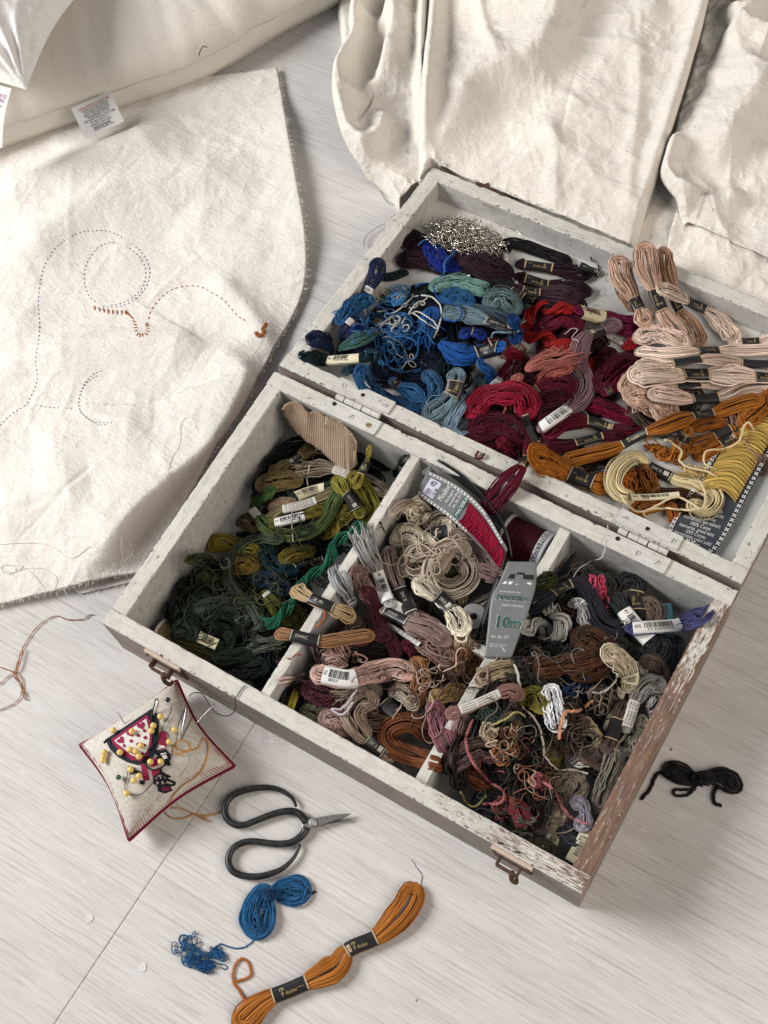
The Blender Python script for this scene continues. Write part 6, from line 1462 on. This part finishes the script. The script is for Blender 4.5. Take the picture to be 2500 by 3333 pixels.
# blanket-stitched edge: a crimson cord with a stitch at every step
ring_i = np.concatenate([idx[:-1, 0], idx[-1, :-1], idx[:0:-1, -1], idx[0, :0:-1]]); RP = TOP[ring_i]
L = np.concatenate([[0], np.cumsum(np.linalg.norm(np.diff(np.vstack([RP, RP[:1]]), axis=0), axis=1))]); RPc = np.vstack([RP, RP[:1]])
M_CRIM = floss((.235, .012, .055)); M_PINKST = floss((.50, .20, .22))
V, F, _ = tubes(np.stack([np.interp(np.linspace(0, L[-1], 360, endpoint=False), L, RPc[:, k]) for k in range(3)], 1)[None], .0016, 7, True)
mesh_np('edge_cord', V, F, M_CRIM, pinc, attr=.5 + .5 * np.sin(np.arange(len(V)) * .35))
ns = 150; us = np.linspace(0, L[-1], ns, endpoint=False); cen = TOP.mean(0); sm_m = stitch_mesh(M_PINKST, 'pk')
for u in us:
    a = np.array([np.interp(u, L, RPc[:, k]) for k in range(3)]); d = cen - a; d[2] = 0; d /= np.linalg.norm(d)
    b = a + d * .0042; k = int(np.argmin(((TOP[:, :2] - b[:2]) ** 2).sum(1))); b[2] = max(a[2], TOP[k, 2]) + .0006; a2 = a + [0, 0, .0012]
    o = bpy.data.objects.new('stitch', sm_m); link(o, pinc); dd_ = b - a2; Ln = np.linalg.norm(dd_); x = dd_ / Ln; y = np.cross([0, 0, 1.], x); y /= np.linalg.norm(y); z = np.cross(x, y)
    M = Matrix(((x[0] * Ln, y[0] * .0042, z[0] * .0042, 0), (x[1] * Ln, y[1] * .0042, z[1] * .0042, 0), (x[2] * Ln, y[2] * .0042, z[2] * .0042, 0), (0, 0, 0, 1))); M.translation = Vector((a2 + b) / 2) - Vector(pinc.location); o.matrix_local = M
def patch(name, poly, mat, lift, sub=7):
    """embroidered patch that follows the cushion: filled polygon of small raised cells"""
    Pp = np.array(poly, float); x0, y0 = Pp.min(0); x1, y1 = Pp.max(0); st = max((x1 - x0), (y1 - y0)) / max(4, int(max(x1 - x0, y1 - y0) / 16))
    def inside(x, y):
        c = False; j = len(Pp) - 1
        for i in range(len(Pp)):
            if (Pp[i, 1] > y) != (Pp[j, 1] > y) and x < (Pp[j, 0] - Pp[i, 0]) * (y - Pp[i, 1]) / (Pp[j, 1] - Pp[i, 1]) + Pp[i, 0]: c = not c
            j = i
        return c
    # rim + grid points triangulated through bmesh
    rim = []
    for i in range(len(Pp)):
        a, b = Pp[i], Pp[(i + 1) % len(Pp)]; m = max(1, int(np.linalg.norm(b - a) / st)); rim += [a + (b - a) * k / m for k in range(m)]
    bm = bmesh.new(); vs = [bm.verts.new((*q, 0)) for q in rim]; f = bm.faces.new(vs); bmesh.ops.triangulate(bm, faces=[f])
    for _ in range(2):
        e = [q for q in bm.edges if q.calc_length() > st * 1.4]
        if not e: break
        bmesh.ops.subdivide_edges(bm, edges=e, cuts=1); bmesh.ops.triangulate(bm, faces=bm.faces)
    for v in bm.verts:
        p, nn_ = on_pin(v.co.x, v.co.y, lift + .0003 * float(vnoise(v.co.x * .08, v.co.y * .3))); v.co = Vector(p)
    me = bpy.data.meshes.new(name); bm.normal_update()
    if sum(f.normal.z for f in bm.faces) < 0: bmesh.ops.reverse_faces(bm, faces=bm.faces)
    bm.to_mesh(me); bm.free(); me.materials.append(mat); return link(bpy.data.objects.new(name, me), pinc)
def m_satin(name, col, ang=.7, sc3=1500):
    q = N(name, .7, .25); w = q.n('TexWave', Scale=sc3 / 6.283, Distortion=3.0, Detail=2); q.l(q.coord((1, 1, 1), (0, 0, ang)), w.inputs['Vector'])
    c = q.mix(.35, tuple(col), q.ramp(w.outputs['Fac'], [(.2, (.4, .4, .4)), (.7, (1.3, 1.3, 1.3))]), 'MULTIPLY'); return q.done(c, q.bump(w.outputs['Fac'], .0006, .5))
E_BK, E_CR, E_WH = m_satin('black_satin_stitch', (.014, .015, .024)), m_satin('crimson_satin_stitch', (.30, .012, .065), -.5), m_satin('white_satin_stitch', (.74, .71, .67), .3)
patch('embroidered_border', [(345, 690), (800, 385), (845, 440), (870, 520), (865, 640), (850, 760), (820, 850), (760, 920), (660, 935), (560, 910), (470, 860), (390, 780)], E_BK, .0005)
patch('embroidered_border', [(405, 690), (755, 450), (785, 520), (800, 640), (795, 760), (760, 850), (690, 900), (590, 885), (490, 800), (430, 740)], E_CR, .0009)
patch('embroidered_field', [(440, 700), (745, 490), (765, 560), (780, 660), (770, 760), (735, 840), (680, 870), (600, 840), (520, 770), (460, 725)], E_WH, .0013)
def heart(cx, cy, s, a):
    t = np.linspace(0, 2 * np.pi, 22, endpoint=False); x = 16 * np.sin(t) ** 3 / 16; y = -(13 * np.cos(t) - 5 * np.cos(2 * t) - 2 * np.cos(3 * t) - np.cos(4 * t)) / 16; c, q = math.cos(a), math.sin(a)
    return [(cx + s * (u * c - v * q), cy + s * (u * q + v * c)) for u, v in zip(x, y)]
for (cx, cy, s, a) in ((700, 560, 40, -.4), (600, 630, 40, -.5), (505, 700, 38, -.7)): patch('embroidered_heart', heart(cx, cy, s, a), E_CR, .0017)
for (cx, cy, r) in ((730, 608, 16), (672, 655, 17), (738, 675, 17), (604, 707, 17), (536, 752, 15), (668, 738, 16), (715, 830, 17), (730, 745, 14)):
    patch('embroidered_dot', [(cx + r * math.cos(q), cy + r * math.sin(q)) for q in np.linspace(0, 6.283, 12, endpoint=False)], E_CR, .0017)
for poly, m in (([(880, 610), (940, 610), (950, 740), (900, 800), (860, 720)], E_CR), ([(770, 870), (840, 870), (870, 930), (800, 960), (760, 930)], E_CR), ([(690, 920), (750, 940), (780, 1080), (720, 1090)], E_CR), ([(790, 990), (870, 960), (880, 1010), (810, 1060)], E_CR),
                ([(840, 790), (940, 780), (990, 860), (960, 950), (900, 900)], E_BK), ([(870, 745), (920, 750), (925, 775), (870, 770)], E_WH), ([(880, 825), (935, 815), (950, 870), (915, 880)], E_WH),
                ([(850, 1130), (960, 1110), (1000, 1180), (920, 1210), (860, 1190)], E_BK), ([(890, 1150), (980, 1140), (985, 1175), (900, 1185)], E_CR), ([(580, 950), (640, 960), (640, 1010), (590, 1030)], E_BK), ([(640, 985), (700, 1000), (690, 1060), (650, 1050)], E_BK), ([(680, 1080), (735, 1090), (725, 1130), (685, 1120)], E_BK)):
    patch('embroidered_patch', poly, m, .0007 if m is not E_WH else .0012)
def pin_thread(name, s, col, r, label=None, lift=.0008, par=None):
    P = np.array([on_pin(x, y, lift)[0] for x, y in spline(pts(s), 60)]); P[:, 2] = smooth(P[:, 2], 2)
    V, F, _ = tubes(P[None], caps_close(P[None], r), 6); o = mesh_np(name, V, F, floss(col), par, attr=np.full(len(V), .5))
    if label: tag(o, label, 'thread')
    return o
for s in ('830,1130 825,1060 870,1020 930,1035 960,1080 1020,1105 1000,1130 930,1120', '880,960 890,1000 930,1030 980,1050', '830,1090 900,1080 980,1085', '860,1050 880,1110 850,1140', '900,1040 930,1110', '830,800 870,850 950,900 980,940', '840,870 900,840 980,830', '330,720 380,680 400,740'):
    pin_thread('embroidered_line', s, (.018, .018, .026), .0009, None, .0006, pinc)
# pins and needles stuck in the cushion, each a thing
M_YEL = plain('yellow_pin_head', (.76, .54, .17), .3, .5, 0, .06); M_GRN = plain('green_pin_head', (.02, .09, .06), .25, .5); M_BLKP = plain('black_pin_head', (.012, .012, .012), .25, .5)
PINS = [(890, 478, 'near the black needle threads'), (822, 565, 'upper of two at the black border'), (803, 617, 'lower of two at the black border'), (618, 622, 'on a heart in the white field'), (440, 612, 'at the top edge of the black border'), (1025, 607, 'by the steel needle'),
        (973, 722, 'beside the orange thread loop'), (702, 757, 'among dark threads in the white field'), (597, 795, 'low in the white field'), (653, 812, 'between two others low in the field'), (502, 822, 'on the lower black border'), (354, 820, 'upper of the pair outside the border'), (345, 868, 'lower of the pair outside the border'), (342, 895, 'tucked under the pair outside the border'),
        (684, 862, 'at the tip of the white field'), (792, 912, 'on the dark threads below the field'), (893, 910, 'on the black scrolls'), (606, 985, 'above the small black patch'), (685, 1047, 'below the small black patch'), (633, 1092, 'lowest but one on the cushion'), (566, 1215, 'lowest on the cushion with a dark thread')]
def pin(x, y, where, mat, colname, r=.0025):
    p, nn_ = on_pin(x, y, .0); hd = p + np.array([0, 0, .0022]) + nn_ * .0016; root = tag(set_base(empty('ball_pin'), p), 'round %s headed pin %s' % (colname, where), 'pin', 'ball headed pins')
    g = Geo(); g.ball(hd, r, 0, 7); g.build('head', mat, root, True)
    a = random.uniform(0, 6.28); q = hd - nn_ * .012 + np.array([math.cos(a), math.sin(a), 0]) * .006; g = Geo(); g.tube([hd, q], .0004, 6); g.build('shaft', M_STEEL, root, True)
for x, y, wv in PINS: pin(x, y, wv, M_YEL, 'yellow')
pin(490, 1060, 'alone at the cushion lower side', M_GRN, 'green', .0021); pin(958, 318, 'alone near the cushion top corner', M_BLKP, 'black', .0021)
def needle(a, b, za, zb2, label, r=.00055):
    A, B2 = at('P', *a, za), at('P', *b, zb2); g = Geo(); n = 9; g.tube(np.linspace(A, B2, n), r * np.array([.25, .7, .9, 1, 1, 1, 1, .9, .5]), 7); tag(g.build('needle', M_STEEL, None, True), label, 'needle')
needle((560, 575), (460, 415), .040, .052, 'grey steel needle standing out of the black border')
needle((1080, 690), (1145, 340), .042, .040, 'large steel needle laid along the cushion top', .0008)
needle((1225, 535), (1412, 335), .028, .030, 'silver needle with dark thread sticking out toward the box', .0006)
needle((800, 500), (855, 285), .044, .050, 'dark needle leaning over the black border tip', .0009)
OT = (.62, .33, .09)
o = pin_thread('orange_thread', '1080,690 1020,740 1005,800 1050,835 1130,810 1180,790 1160,730 1100,690 1050,700 1030,760 1100,800 1240,780 1270,720 1310,680 1340,730 1335,850 1290,970 1200,1060 1100,1120 1020,1200 960,1290 950,1320', OT, .00055, 'orange thread looped over the pincushion down its edge', .0012)
thread('orange_thread', 'orange thread from the pincushion running across bare floor to scissors', 'P', '950,1330 990,1355 1080,1360 1180,1400 1300,1435 1400,1420 1480,1380 1500,1360', OT, .0005, None, .0012)
thread('orange_thread', 'orange thread loop lying on the floor below the pincushion', 'P', '935,1370 935,1410 1000,1455 1100,1460 1220,1420 1300,1440 1340,1480 1380,1492 1310,1470 1230,1420', (.55, .28, .07), .0005, None, .0010)
pin_thread('dark_thread', '575,940 560,1060 540,1130 560,1200 620,1225 700,1215 790,1130 840,1050', (.03, .035, .04), .0003, 'dark thread curving round the lowest yellow pin', .0012)
pin_thread('dark_thread', '990,350 980,430 920,540 900,600 960,640 990,740 1000,860', (.04, .045, .04), .0003, 'dark thread beside the topmost yellow pin', .0012)
pin_thread('dark_thread', '1140,350 1080,480 1050,580 1040,700', (.04, .04, .05), .0003, 'dark thread on one side of the large needle', .0012)
pin_thread('dark_thread', '1180,400 1175,500 1120,620 1080,700', (.04, .04, .05), .0003, 'dark thread on the other side of the large needle', .0012)
pin_thread('dark_thread', '845,290 800,480 830,600 860,660 800,760 740,830 745,930 800,980 880,970 960,910', (.035, .045, .03), .0006, 'dark green thread winding through the yellow pins', .0014)
pin_thread('cream_thread', '1180,830 1170,920 1100,1010 1070,1060', (.62, .56, .46), .0003, 'pale thread end below the orange loop on cushion', .001)
thread('dark_thread', 'dark blue thread arching from pincushion over the box rim', 'P', '1160,265 1200,230 1280,230 1330,290 1380,370 1440,430 1520,455 1590,430 1620,370 1615,300 1640,250 1680,190 1720,150', (.02, .02, .035), .0004, lambda x, y: .012 if y < -.002 else BH, .001)
# ---- scrap of clear plastic under the box edge
q = N('clear_plastic', .12, .5); q.b.inputs['Transmission Weight'].default_value = .85; q.b.inputs['IOR'].default_value = 1.2; q.b.inputs['Alpha'].default_value = .35
M_CLEAR = q.done((.9, .9, .9))
A, Bf, tt = sheet(('X', '838,2365 828,2395 838,2428'), ('X', '930,2390 920,2420 930,2440'), 14, 12, lambda XY: .002 + .010 * np.abs(fbm(XY[:, 0] * 90, XY[:, 1] * 90, 3)) * 2)
tag(mesh_np('plastic_scrap', A, Bf, M_CLEAR), 'crumpled corner of clear plastic poking out from under the box', 'plastic bag')
# ================================================================= packets, cards, spools, tinsel
class Panel:
    """thin bent card between two edges in the photo; each edge is 'x,y,z(mm) ...'"""
    def __init__(s, fr, left, right, nu=14, nv=40, rag=0.0):
        f = lambda e: spline([at(fr, x, y, z / 1000.) for x, y, z in pts(e)], nv)
        s.L, s.R, s.nu, s.nv = f(left), f(right), nu, nv
        if rag:
            r_ = np.random.default_rng(4); D_ = s.R - s.L; D_ /= np.linalg.norm(D_, axis=1, keepdims=True); tooth = lambda: (np.interp(np.arange(nv), np.sort(r_.choice(nv, 22, False)), r_.random(22)) + .25 * r_.random(nv))[:, None]
            s.L = s.L + D_ * rag * tooth(); s.R = s.R - D_ * rag * tooth()
        d = s.R - s.L; t = np.gradient(s.L + s.R, axis=0); nrm = np.cross(d, t); nrm /= np.linalg.norm(nrm, axis=1, keepdims=True); s.N = nrm * np.sign(nrm[:, 2:3] + 1e-9)
    def S(s, u, v, k=0.0):
        q = min(max(v, 0), 1) * (s.nv - 1); i = min(int(q), s.nv - 2); f = q - i
        a = (s.L[i] * (1 - f) + s.L[i + 1] * f); b = (s.R[i] * (1 - f) + s.R[i + 1] * f); return a + (b - a) * u + s.N[i] * k
    def grid(s, u0, u1, v0, v1, nu, nv, k, th=.0):
        V = [s.S(u0 + (u1 - u0) * i / nu, v0 + (v1 - v0) * j / nv, k(i / nu, j / nv) if callable(k) else k) for i in range(nu + 1) for j in range(nv + 1)]
        F = [(i * (nv + 1) + j, (i + 1) * (nv + 1) + j, (i + 1) * (nv + 1) + j + 1, i * (nv + 1) + j + 1) for i in range(nu) for j in range(nv)]
        return V, F
    def body(s, name, mat, parent, th=.0007, wob=0.0, seed=0):
        k = (lambda a, b: wob * float(fbm(a * 3 + seed, b * 6, 3))) if wob else 0.0
        V, F = s.grid(0, 1, 0, 1, s.nu, s.nv, k); o = mesh_np(name, np.array(V), np.array(F), mat, parent); md = o.modifiers.new('thickness', 'SOLIDIFY'); md.thickness = th; md.offset = -1; return o
    def rect(s, name, u0, u1, v0, v1, mat, parent, k=.0005):
        V, F = s.grid(u0, u1, v0, v1, 6, max(3, int((v1 - v0) * 30)), k); return mesh_np(name, np.array(V), np.array(F), mat, parent)
    def text(s, items, mat, parent, k=.0009, name='printing'):
        """items: (words, u0, u1, v of the foot, height in v); up is towards smaller v"""
        g = Geo()
        for (t, u0, u1, v, h) in items:
            V, F = text_geo(t); w = V[:, 0].max(); g.add([s.S(u0 + (u1 - u0) * x / w, v - h * y, k) for x, y in V], F)
        return g.build(name, mat, parent)
    def vtext(s, items, mat, parent, k=.0009, name='printing'):
        """writing that runs along the strip"""
        g = Geo()
        for (t, v0, v1, u, h) in items:
            V, F = text_geo(t); w = V[:, 0].max(); g.add([s.S(u + h * y, v0 + (v1 - v0) * x / w, k) for x, y in V], F)
        return g.build(name, mat, parent)
    def crosses(s, path, step, sz, mat, parent, k=.0009):
        """printed row of cross stitches; path of (u, v)"""
        g = Geo(); P = spline(path, 200); W_ = np.linalg.norm(s.R[0] - s.L[0]); H_ = np.linalg.norm(np.diff(s.L, axis=0), axis=1).sum(); M_ = P * [W_, H_]
        Ls = np.concatenate([[0], np.cumsum(np.linalg.norm(np.diff(M_, axis=0), axis=1))]); n = int(Ls[-1] / step)
        for i in range(n):
            u = np.interp((i + .5) * step, Ls, P[:, 0]); v = np.interp((i + .5) * step, Ls, P[:, 1]); c = s.S(u, v, k); e1 = s.S(u + .01, v, k) - c; e1 /= np.linalg.norm(e1); e2 = s.S(u, v + .005, k) - c; e2 /= np.linalg.norm(e2)
            for d in (e1 + e2, e1 - e2):
                d = d / np.linalg.norm(d); p = np.cross(d, np.cross(e1, e2)); p = p / np.linalg.norm(p) * sz * .14; g.add([c - d * sz / 2 - p, c + d * sz / 2 - p, c + d * sz / 2 + p, c - d * sz / 2 + p], [(0, 1, 2, 3)])
        return g.build('printed_stitching', mat, parent)
M_CARD = plain('grey_card', (.165, .168, .172), .42, .4, 0, .06, 60); M_CARD2 = plain('slate_card', (.055, .062, .075), .40, .4, 0, .08, 60); M_CARDB = plain('black_card', (.014, .014, .016), .4, .4)
M_GREENI = plain('green_ink', (.012, .10, .065), .5); M_WHITEI = plain('white_ink', (.74, .74, .73), .6); M_STICK = plain('lilac_sticker', (.62, .60, .72), .6)
def window_floss(pan, u0, u1, v0, v1, col, parent, n=34, amp=.0025, vert=False):
    """floss showing in a packet's window: strands side by side, wavy"""
    Q = []; t = np.linspace(0, 1, 26)
    for i in range(n):
        f = (i + .5) / n
        if vert: Q.append([pan.S(u0 + (u1 - u0) * (f + .012 * math.sin(i * 1.7 + q * 9)), v0 + (v1 - v0) * q, .0012 + amp * math.sin(math.pi * f)) for q in t])
        else: Q.append([pan.S(u0 + (u1 - u0) * q, v0 + (v1 - v0) * (f + .03 * math.sin(q * 3.1 + .4)) + .02 * math.sin(q * 3.14), .0012 + amp * math.sin(math.pi * q) ** .6 + .0006 * math.sin(i * 2.3 + q * 4)) for q in t])
    V, F, sid = tubes(np.array(Q), .00075, 4); V2 = V
    o = mesh_np('strands', V2, F, floss(col), parent, attr=np.clip(.5 + np.random.default_rng(5).normal(0, .25, n), 0, 1)[sid]); o['kind'] = 'stuff'; return o
def packet(name, label, cat, base): return tag(set_base(empty(name), base), label, cat)
# grey sachet of crimson floss bent along the back of the middle compartment
pk = packet('thread_packet', 'grey printed packet of crimson floss bent behind the cream skeins', 'packet', at('N', 600, 500, .04))
pb = Panel('N', '330,90,56 620,290,57 900,520,56 1030,720,54 1120,980,52', '400,40,66 700,250,66 985,590,64 1085,780,62 1135,1040,60', 6, 30); pb.body('back_sheet', M_CARDB, pk, .0006, .001)
pa = Panel('N', '165,370,46 330,500,47 480,610,47 650,760,46 820,930,44 1010,1160,42', '290,155,64 520,270,64 705,400,64 860,560,63 960,720,61 1085,945,58'); fs = pa.body('front_sheet', M_CARD, pk, .0006, .0022, 3)
window_floss(pa, .12, .80, .46, .99, (.33, .010, .055), fs, 62, .0022)
pa.rect('price_sticker', .18, .80, .055, .165, M_STICK, fs, .0008)
pa.vtext([('0511', .075, .15, .22, .22), ('47', .075, .13, .56, .2)], M_INK, fs, .0013)
pa.text([('Mouline', .28, .86, .25, .055), ('Stickgarn', .34, .82, .295, .03), ('stranded floss', .30, .88, .335, .028), ('Art. No. 017', .34, .86, .372, .026)], M_WHITEI, fs, .0009)
pa.rect('brand_strip', .16, .92, .395, .445, M_GREENI, fs, .0007); pa.text([('MADEIRA', .20, .88, .437, .034)], M_WHITEI, fs, .0012)
pa.crosses([(.93, .02), (.93, .45), (.92, .95)], .0034, .0032, M_WHITEI, fs); pa.crosses([(.06, .02), (.06, .4), (.07, .6)], .0034, .0032, M_WHITEI, fs)
pf = Panel('N', '195,200,52 260,140,60', '300,230,56 330,90,66', 4, 6); pf.body('torn_corner', M_CARD, pk, .0004)
# grey card with green print leaning on the second divider
ck = packet('thread_card', 'tall grey card with green print leaning at the second divider', 'card', at('N', 1000, 1900, .03))
pc = Panel('N', '1085,1068,74 1000,1270,71 918,1440,69 885,1720,64 850,2030,58', '1374,1074,76 1366,1300,74 1300,1540,71 1210,1780,66 1120,2040,60'); cf = pc.body('card', M_CARD, ck, .0006, .0008, 8)
pc.rect('hanging_slot', .10, .92, .135, .185, M_CARDB, cf, .0006); pc.rect('hanging_slot', .42, .64, .115, .137, M_CARDB, cf, .0007)
for q in range(5): pc.rect('emblem', .10 + q * .165, .10 + q * .165 + .11, .215, .245, M_WHITEI, cf, .0006)
pc.text([('www.madeira.com', .14, .66, .335, .02), ('made in Germany', .30, .84, .475, .025), ('Art. No. 017', .14, .70, .80, .03), ('100% cotton mercerised', .12, .7, .87, .014), ('100% coton perle', .12, .6, .89, .014)], M_WHITEI, cf)
pc.text([('MADEIRA', .095, .935, .417, .058)], M_WHITEI, cf, .0008); pc.text([('MADEIRA', .105, .925, .413, .052)], M_GREENI, cf, .0011)
pc.text([('10m', .13, .97, .70, .135)], M_WHITEI, cf, .0008); pc.text([('10m', .15, .95, .697, .128)], M_GREENI, cf, .0011)
bk = packet('thread_card', 'black folded card edge beside the tall grey card', 'card', at('N', 850, 1700, .03))
Panel('N', '985,1200,62 905,1400,56 830,1640,48 765,1840,42', '1010,1230,64 935,1420,58 860,1660,50 800,1850,43', 3, 16).body('card', M_CARDB, bk, .0008)
# slate packet of golden floss lying in the lid
zl = lambda x, y, up=3.0: (lambda p: 1000 * lid_floor_z(p[0], p[1]) + up)(at('K', x, y, .03))
e = lambda L, up: ' '.join('%g,%g,%.1f' % (x, y, zl(x, y, up)) for x, y in L)
yk = packet('thread_packet', 'slate packet of golden yellow floss lying in the lid', 'packet', at('K', 1450, 1450, .04))
py = Panel('K', e([(1105, 1640), (1290, 1320), (1450, 1080), (1560, 930)], 4), e([(1372, 1745), (1480, 1560), (1660, 1230), (1860, 880)], 4), 10, 40); yf = py.body('sheet', M_CARD2, yk, .0006, .0012, 5)
window_floss(py, .13, .86, .30, .98, (.60, .44, .14), yf, 90, .0024)
py.text([(t, u0, u1, v, -.022) for (t, u0, u1, v) in (('100% Baumwolle', .25, .74, .215), ('merzerisiert farbecht', .14, .80, .188), ('100% Cotton', .30, .70, .158), ('mercerised fast colours', .14, .84, .131), ('100% Coton', .30, .70, .102), ('mercerise, grand teint', .14, .82, .076), ('100% Cotone', .30, .70, .049), ('mercerizzato colori solidi', .12, .86, .024))], M_WHITEI, yf)
py.crosses([(.05, .95), (.05, .4), (.06, .012), (.5, .012), (.93, .012), (.94, .4), (.94, .95)], .0042, .0040, M_WHITEI, yf)
# corrugated cardboard scrap behind the first hinge
M_KRAFT = plain('kraft_cardboard', (.38, .285, .205), .85, .15, 0, .12, 200)
ps = Panel('E', '872,150,59 890,118,61 925,105,61 968,112,61 985,138,60 1012,166,60 1048,158,60 1078,162,60 1110,182,60 1150,192,60 1192,202,60 1232,240,60 1262,272,60 1285,310,59 1303,345,58', '876,165,52 898,225,43 925,275,38 970,320,35 1010,350,34 1060,385,32 1110,425,30 1150,465,29 1190,500,28 1225,530,27 1250,520,28 1262,540,28 1285,515,30 1306,490,33 1300,440,38', 16, 170, .0022)
V, F = ps.grid(0, 1, 0, 1, 16, 340, lambda a, b: .00028 * math.sin(b * 2 * math.pi * 42)); cb = mesh_np('cardboard_scrap', np.array(V), np.array(F), M_KRAFT); md = cb.modifiers.new('thickness', 'SOLIDIFY'); md.thickness = .0016
tag(cb, 'torn corrugated cardboard piece leaning inside the back of the box', 'cardboard')
# spools
def spool(label, A, Bq, r, col, capm, band=None, txt='', capr=1.12):
    A, Bq = np.array(A), np.array(Bq); root = tag(set_base(empty('thread_spool'), A), label, 'spool'); d = (Bq - A); L = np.linalg.norm(d); d = d / L
    n = max(20, int(L / .0005)); t = np.linspace(.06, .94, n); g = Geo(); g.tube(A + np.outer(t, d) * L, r * (1 + .03 * np.sin(np.arange(n) * 1.9)), 26); o = g.build('thread_winding', floss(col), root, True); a = o.data.attributes.new('var', 'FLOAT', 'POINT'); a.data.foreach_set('value', np.full(len(o.data.vertices), .5, np.float32) + .2 * np.sin(np.arange(len(o.data.vertices)) / 26.))
    for p, s in ((A, 1), (Bq, -1)): g = Geo(); g.disc(p, d * s, r * capr, L * .06, 26); g.disc(p + d * s * -.0003, d * s, r * .3, .0008, 14, 1); g.build('end_cap', [capm, M_HOLE], root)
    if band is not None:
        u0, u1, m = band; g = Geo(); g.tube(A + np.outer(np.linspace(u0, u1, 4), d) * L, r * 1.05, 26); bd = g.build('paper_band', m, root, True)
        if txt:
            up = CAM_C - (A + Bq) / 2; up /= np.linalg.norm(up); w1 = np.cross(d, up); w1 /= np.linalg.norm(w1); w2 = np.cross(w1, d); V, F = text_geo(txt); w = V[:, 0].max(); g = Geo()
            g.add([A + d * L * (u0 + (u1 - u0) * (.15 + .7 * y)) + r * 1.07 * (math.cos(q) * w2 + math.sin(q) * w1) for q, y in ((( x / w - .5) * 2.0, yy) for x, yy in V)], F); g.build('printing', M_INK, bd)
    return root
M_WOODSP = plain('pale_spool_wood', (.50, .38, .23), .7); M_GREYCAP = plain('grey_plastic', (.42, .42, .43), .4, .5); M_YELP = plain('yellow_label', (.62, .52, .05), .5)
spool('tan thread spool in the front side corner of the greens', at('E', 130, 1490, .012), at('E', 330, 1590, .012), .0105, (.42, .31, .17), M_PAPW)
spool('dark spool with yellow label at the front wall', at('F', 120, 1290, .030), at('F', 290, 1345, .026), .0105, (.012, .011, .012), M_CARDB, (.22, .44, M_YELP), 'Gutermann')
spool('big dark red thread spool at the back of the middle', at('F', 1320, 395, .034), at('F', 1545, 505, .036), .0165, (.075, .004, .012), M_GREYCAP, (.80, .93, M_GREYCAP), 'GUTERMANN')
spool('grey ended spool beside the cream tassel skein', at('N', 745, 1615, .042), at('N', 690, 1560, .020), .0088, (.03, .03, .032), M_GREYCAP)
# silver tinsel tuft and its stray wires
M_TIN = plain('silver_tinsel', (.62, .57, .50), .22, .5, 1.0, .3, 900)
rg = np.random.default_rng(77); c = at('B', 1255, 480, .040); Ax = at('B', 1520, 560, .040) - c; Ay = at('B', 1200, 620, .040) - c; Q = []; t = np.linspace(0, 1, 34)
for k in range(270):
    rr = math.sqrt(rg.random()) * .92; a = rg.random() * 6.283; p = np.array([rr * math.cos(a), rr * math.sin(a)]); th = rg.normal(.15, .55); l = rg.uniform(.25, .7); cv = rg.normal(0, 1.6)
    u = (t - .5) * l; X = p[0] + u * math.cos(th) - cv * u * u * math.sin(th) + .03 * np.sin(t * 17 + k); Y = p[1] + u * math.sin(th) * 1.6 + cv * u * u + .05 * np.sin(t * 13 + k * 2)
    lim = np.maximum(1, np.sqrt(X * X + Y * Y) / 1.12); X, Y = X / lim, Y / lim
    P = c + np.outer(X, Ax) + np.outer(Y, Ay); base = smooth(hm(P[:, 0], P[:, 1]), 8); P[:, 2] = np.minimum(base, .050) + .0015 + rg.random() ** 1.3 * .019 * max(.15, 1 - rr ** 2) + .002 * np.sin(t * 7 + k); Q.append(P)
Q = np.array(Q); V, F, sid = tubes(Q, caps_close(Q, rg.uniform(.00022, .00070, (len(Q), 1)) * np.ones((1, 34))), 4)
tin = tag(set_base(empty('tinsel_tuft'), c), 'tuft of crinkled silver tinsel in the far corner of the lid', 'tinsel'); o = mesh_np('strands', V, F, M_TIN, tin, smooth=False); o['kind'] = 'stuff'
for i, s in enumerate(('615,640 610,580 640,520 740,460 800,455 900,480 960,490', '770,420 830,395 900,395 960,400', '1540,480 1600,500 1660,560', '1330,320 1400,330 1460,370')):
    P = settle('B', s, 40, .0004, 1, .003, 4); g = Geo(); g.tube(P, .00028, 5)
    tag(g.build('tinsel_wire', M_TIN, None, True), ['stray tinsel wire arching over the lid side rim', 'short tinsel wire on the lid side rim', 'tinsel wire reaching toward the plum skeins', 'tinsel curl against the lid far wall'][i], 'tinsel')
dk = packet('needle_packet', 'black needle packet standing behind the second divider', 'packet', at('G', 560, 420, .03))
Panel('G', '500,470,36 590,350,58', '560,480,36 632,305,64', 4, 8).body('sheet', M_CARDB, dk, .0008)
tf_ = packet('fabric_scrap', 'small teal fabric scrap beside the violet skein at the far wall', 'fabric', at('G', 1110, 680, .04))
Panel('G', '1050,610,40 1075,660,40 1085,770,36', '1140,600,40 1150,690,40 1150,790,36', 10, 14).body('cloth', m_cloth('teal_cotton', (.035, .09, .11), .5), tf_, .0006, .004, 9)
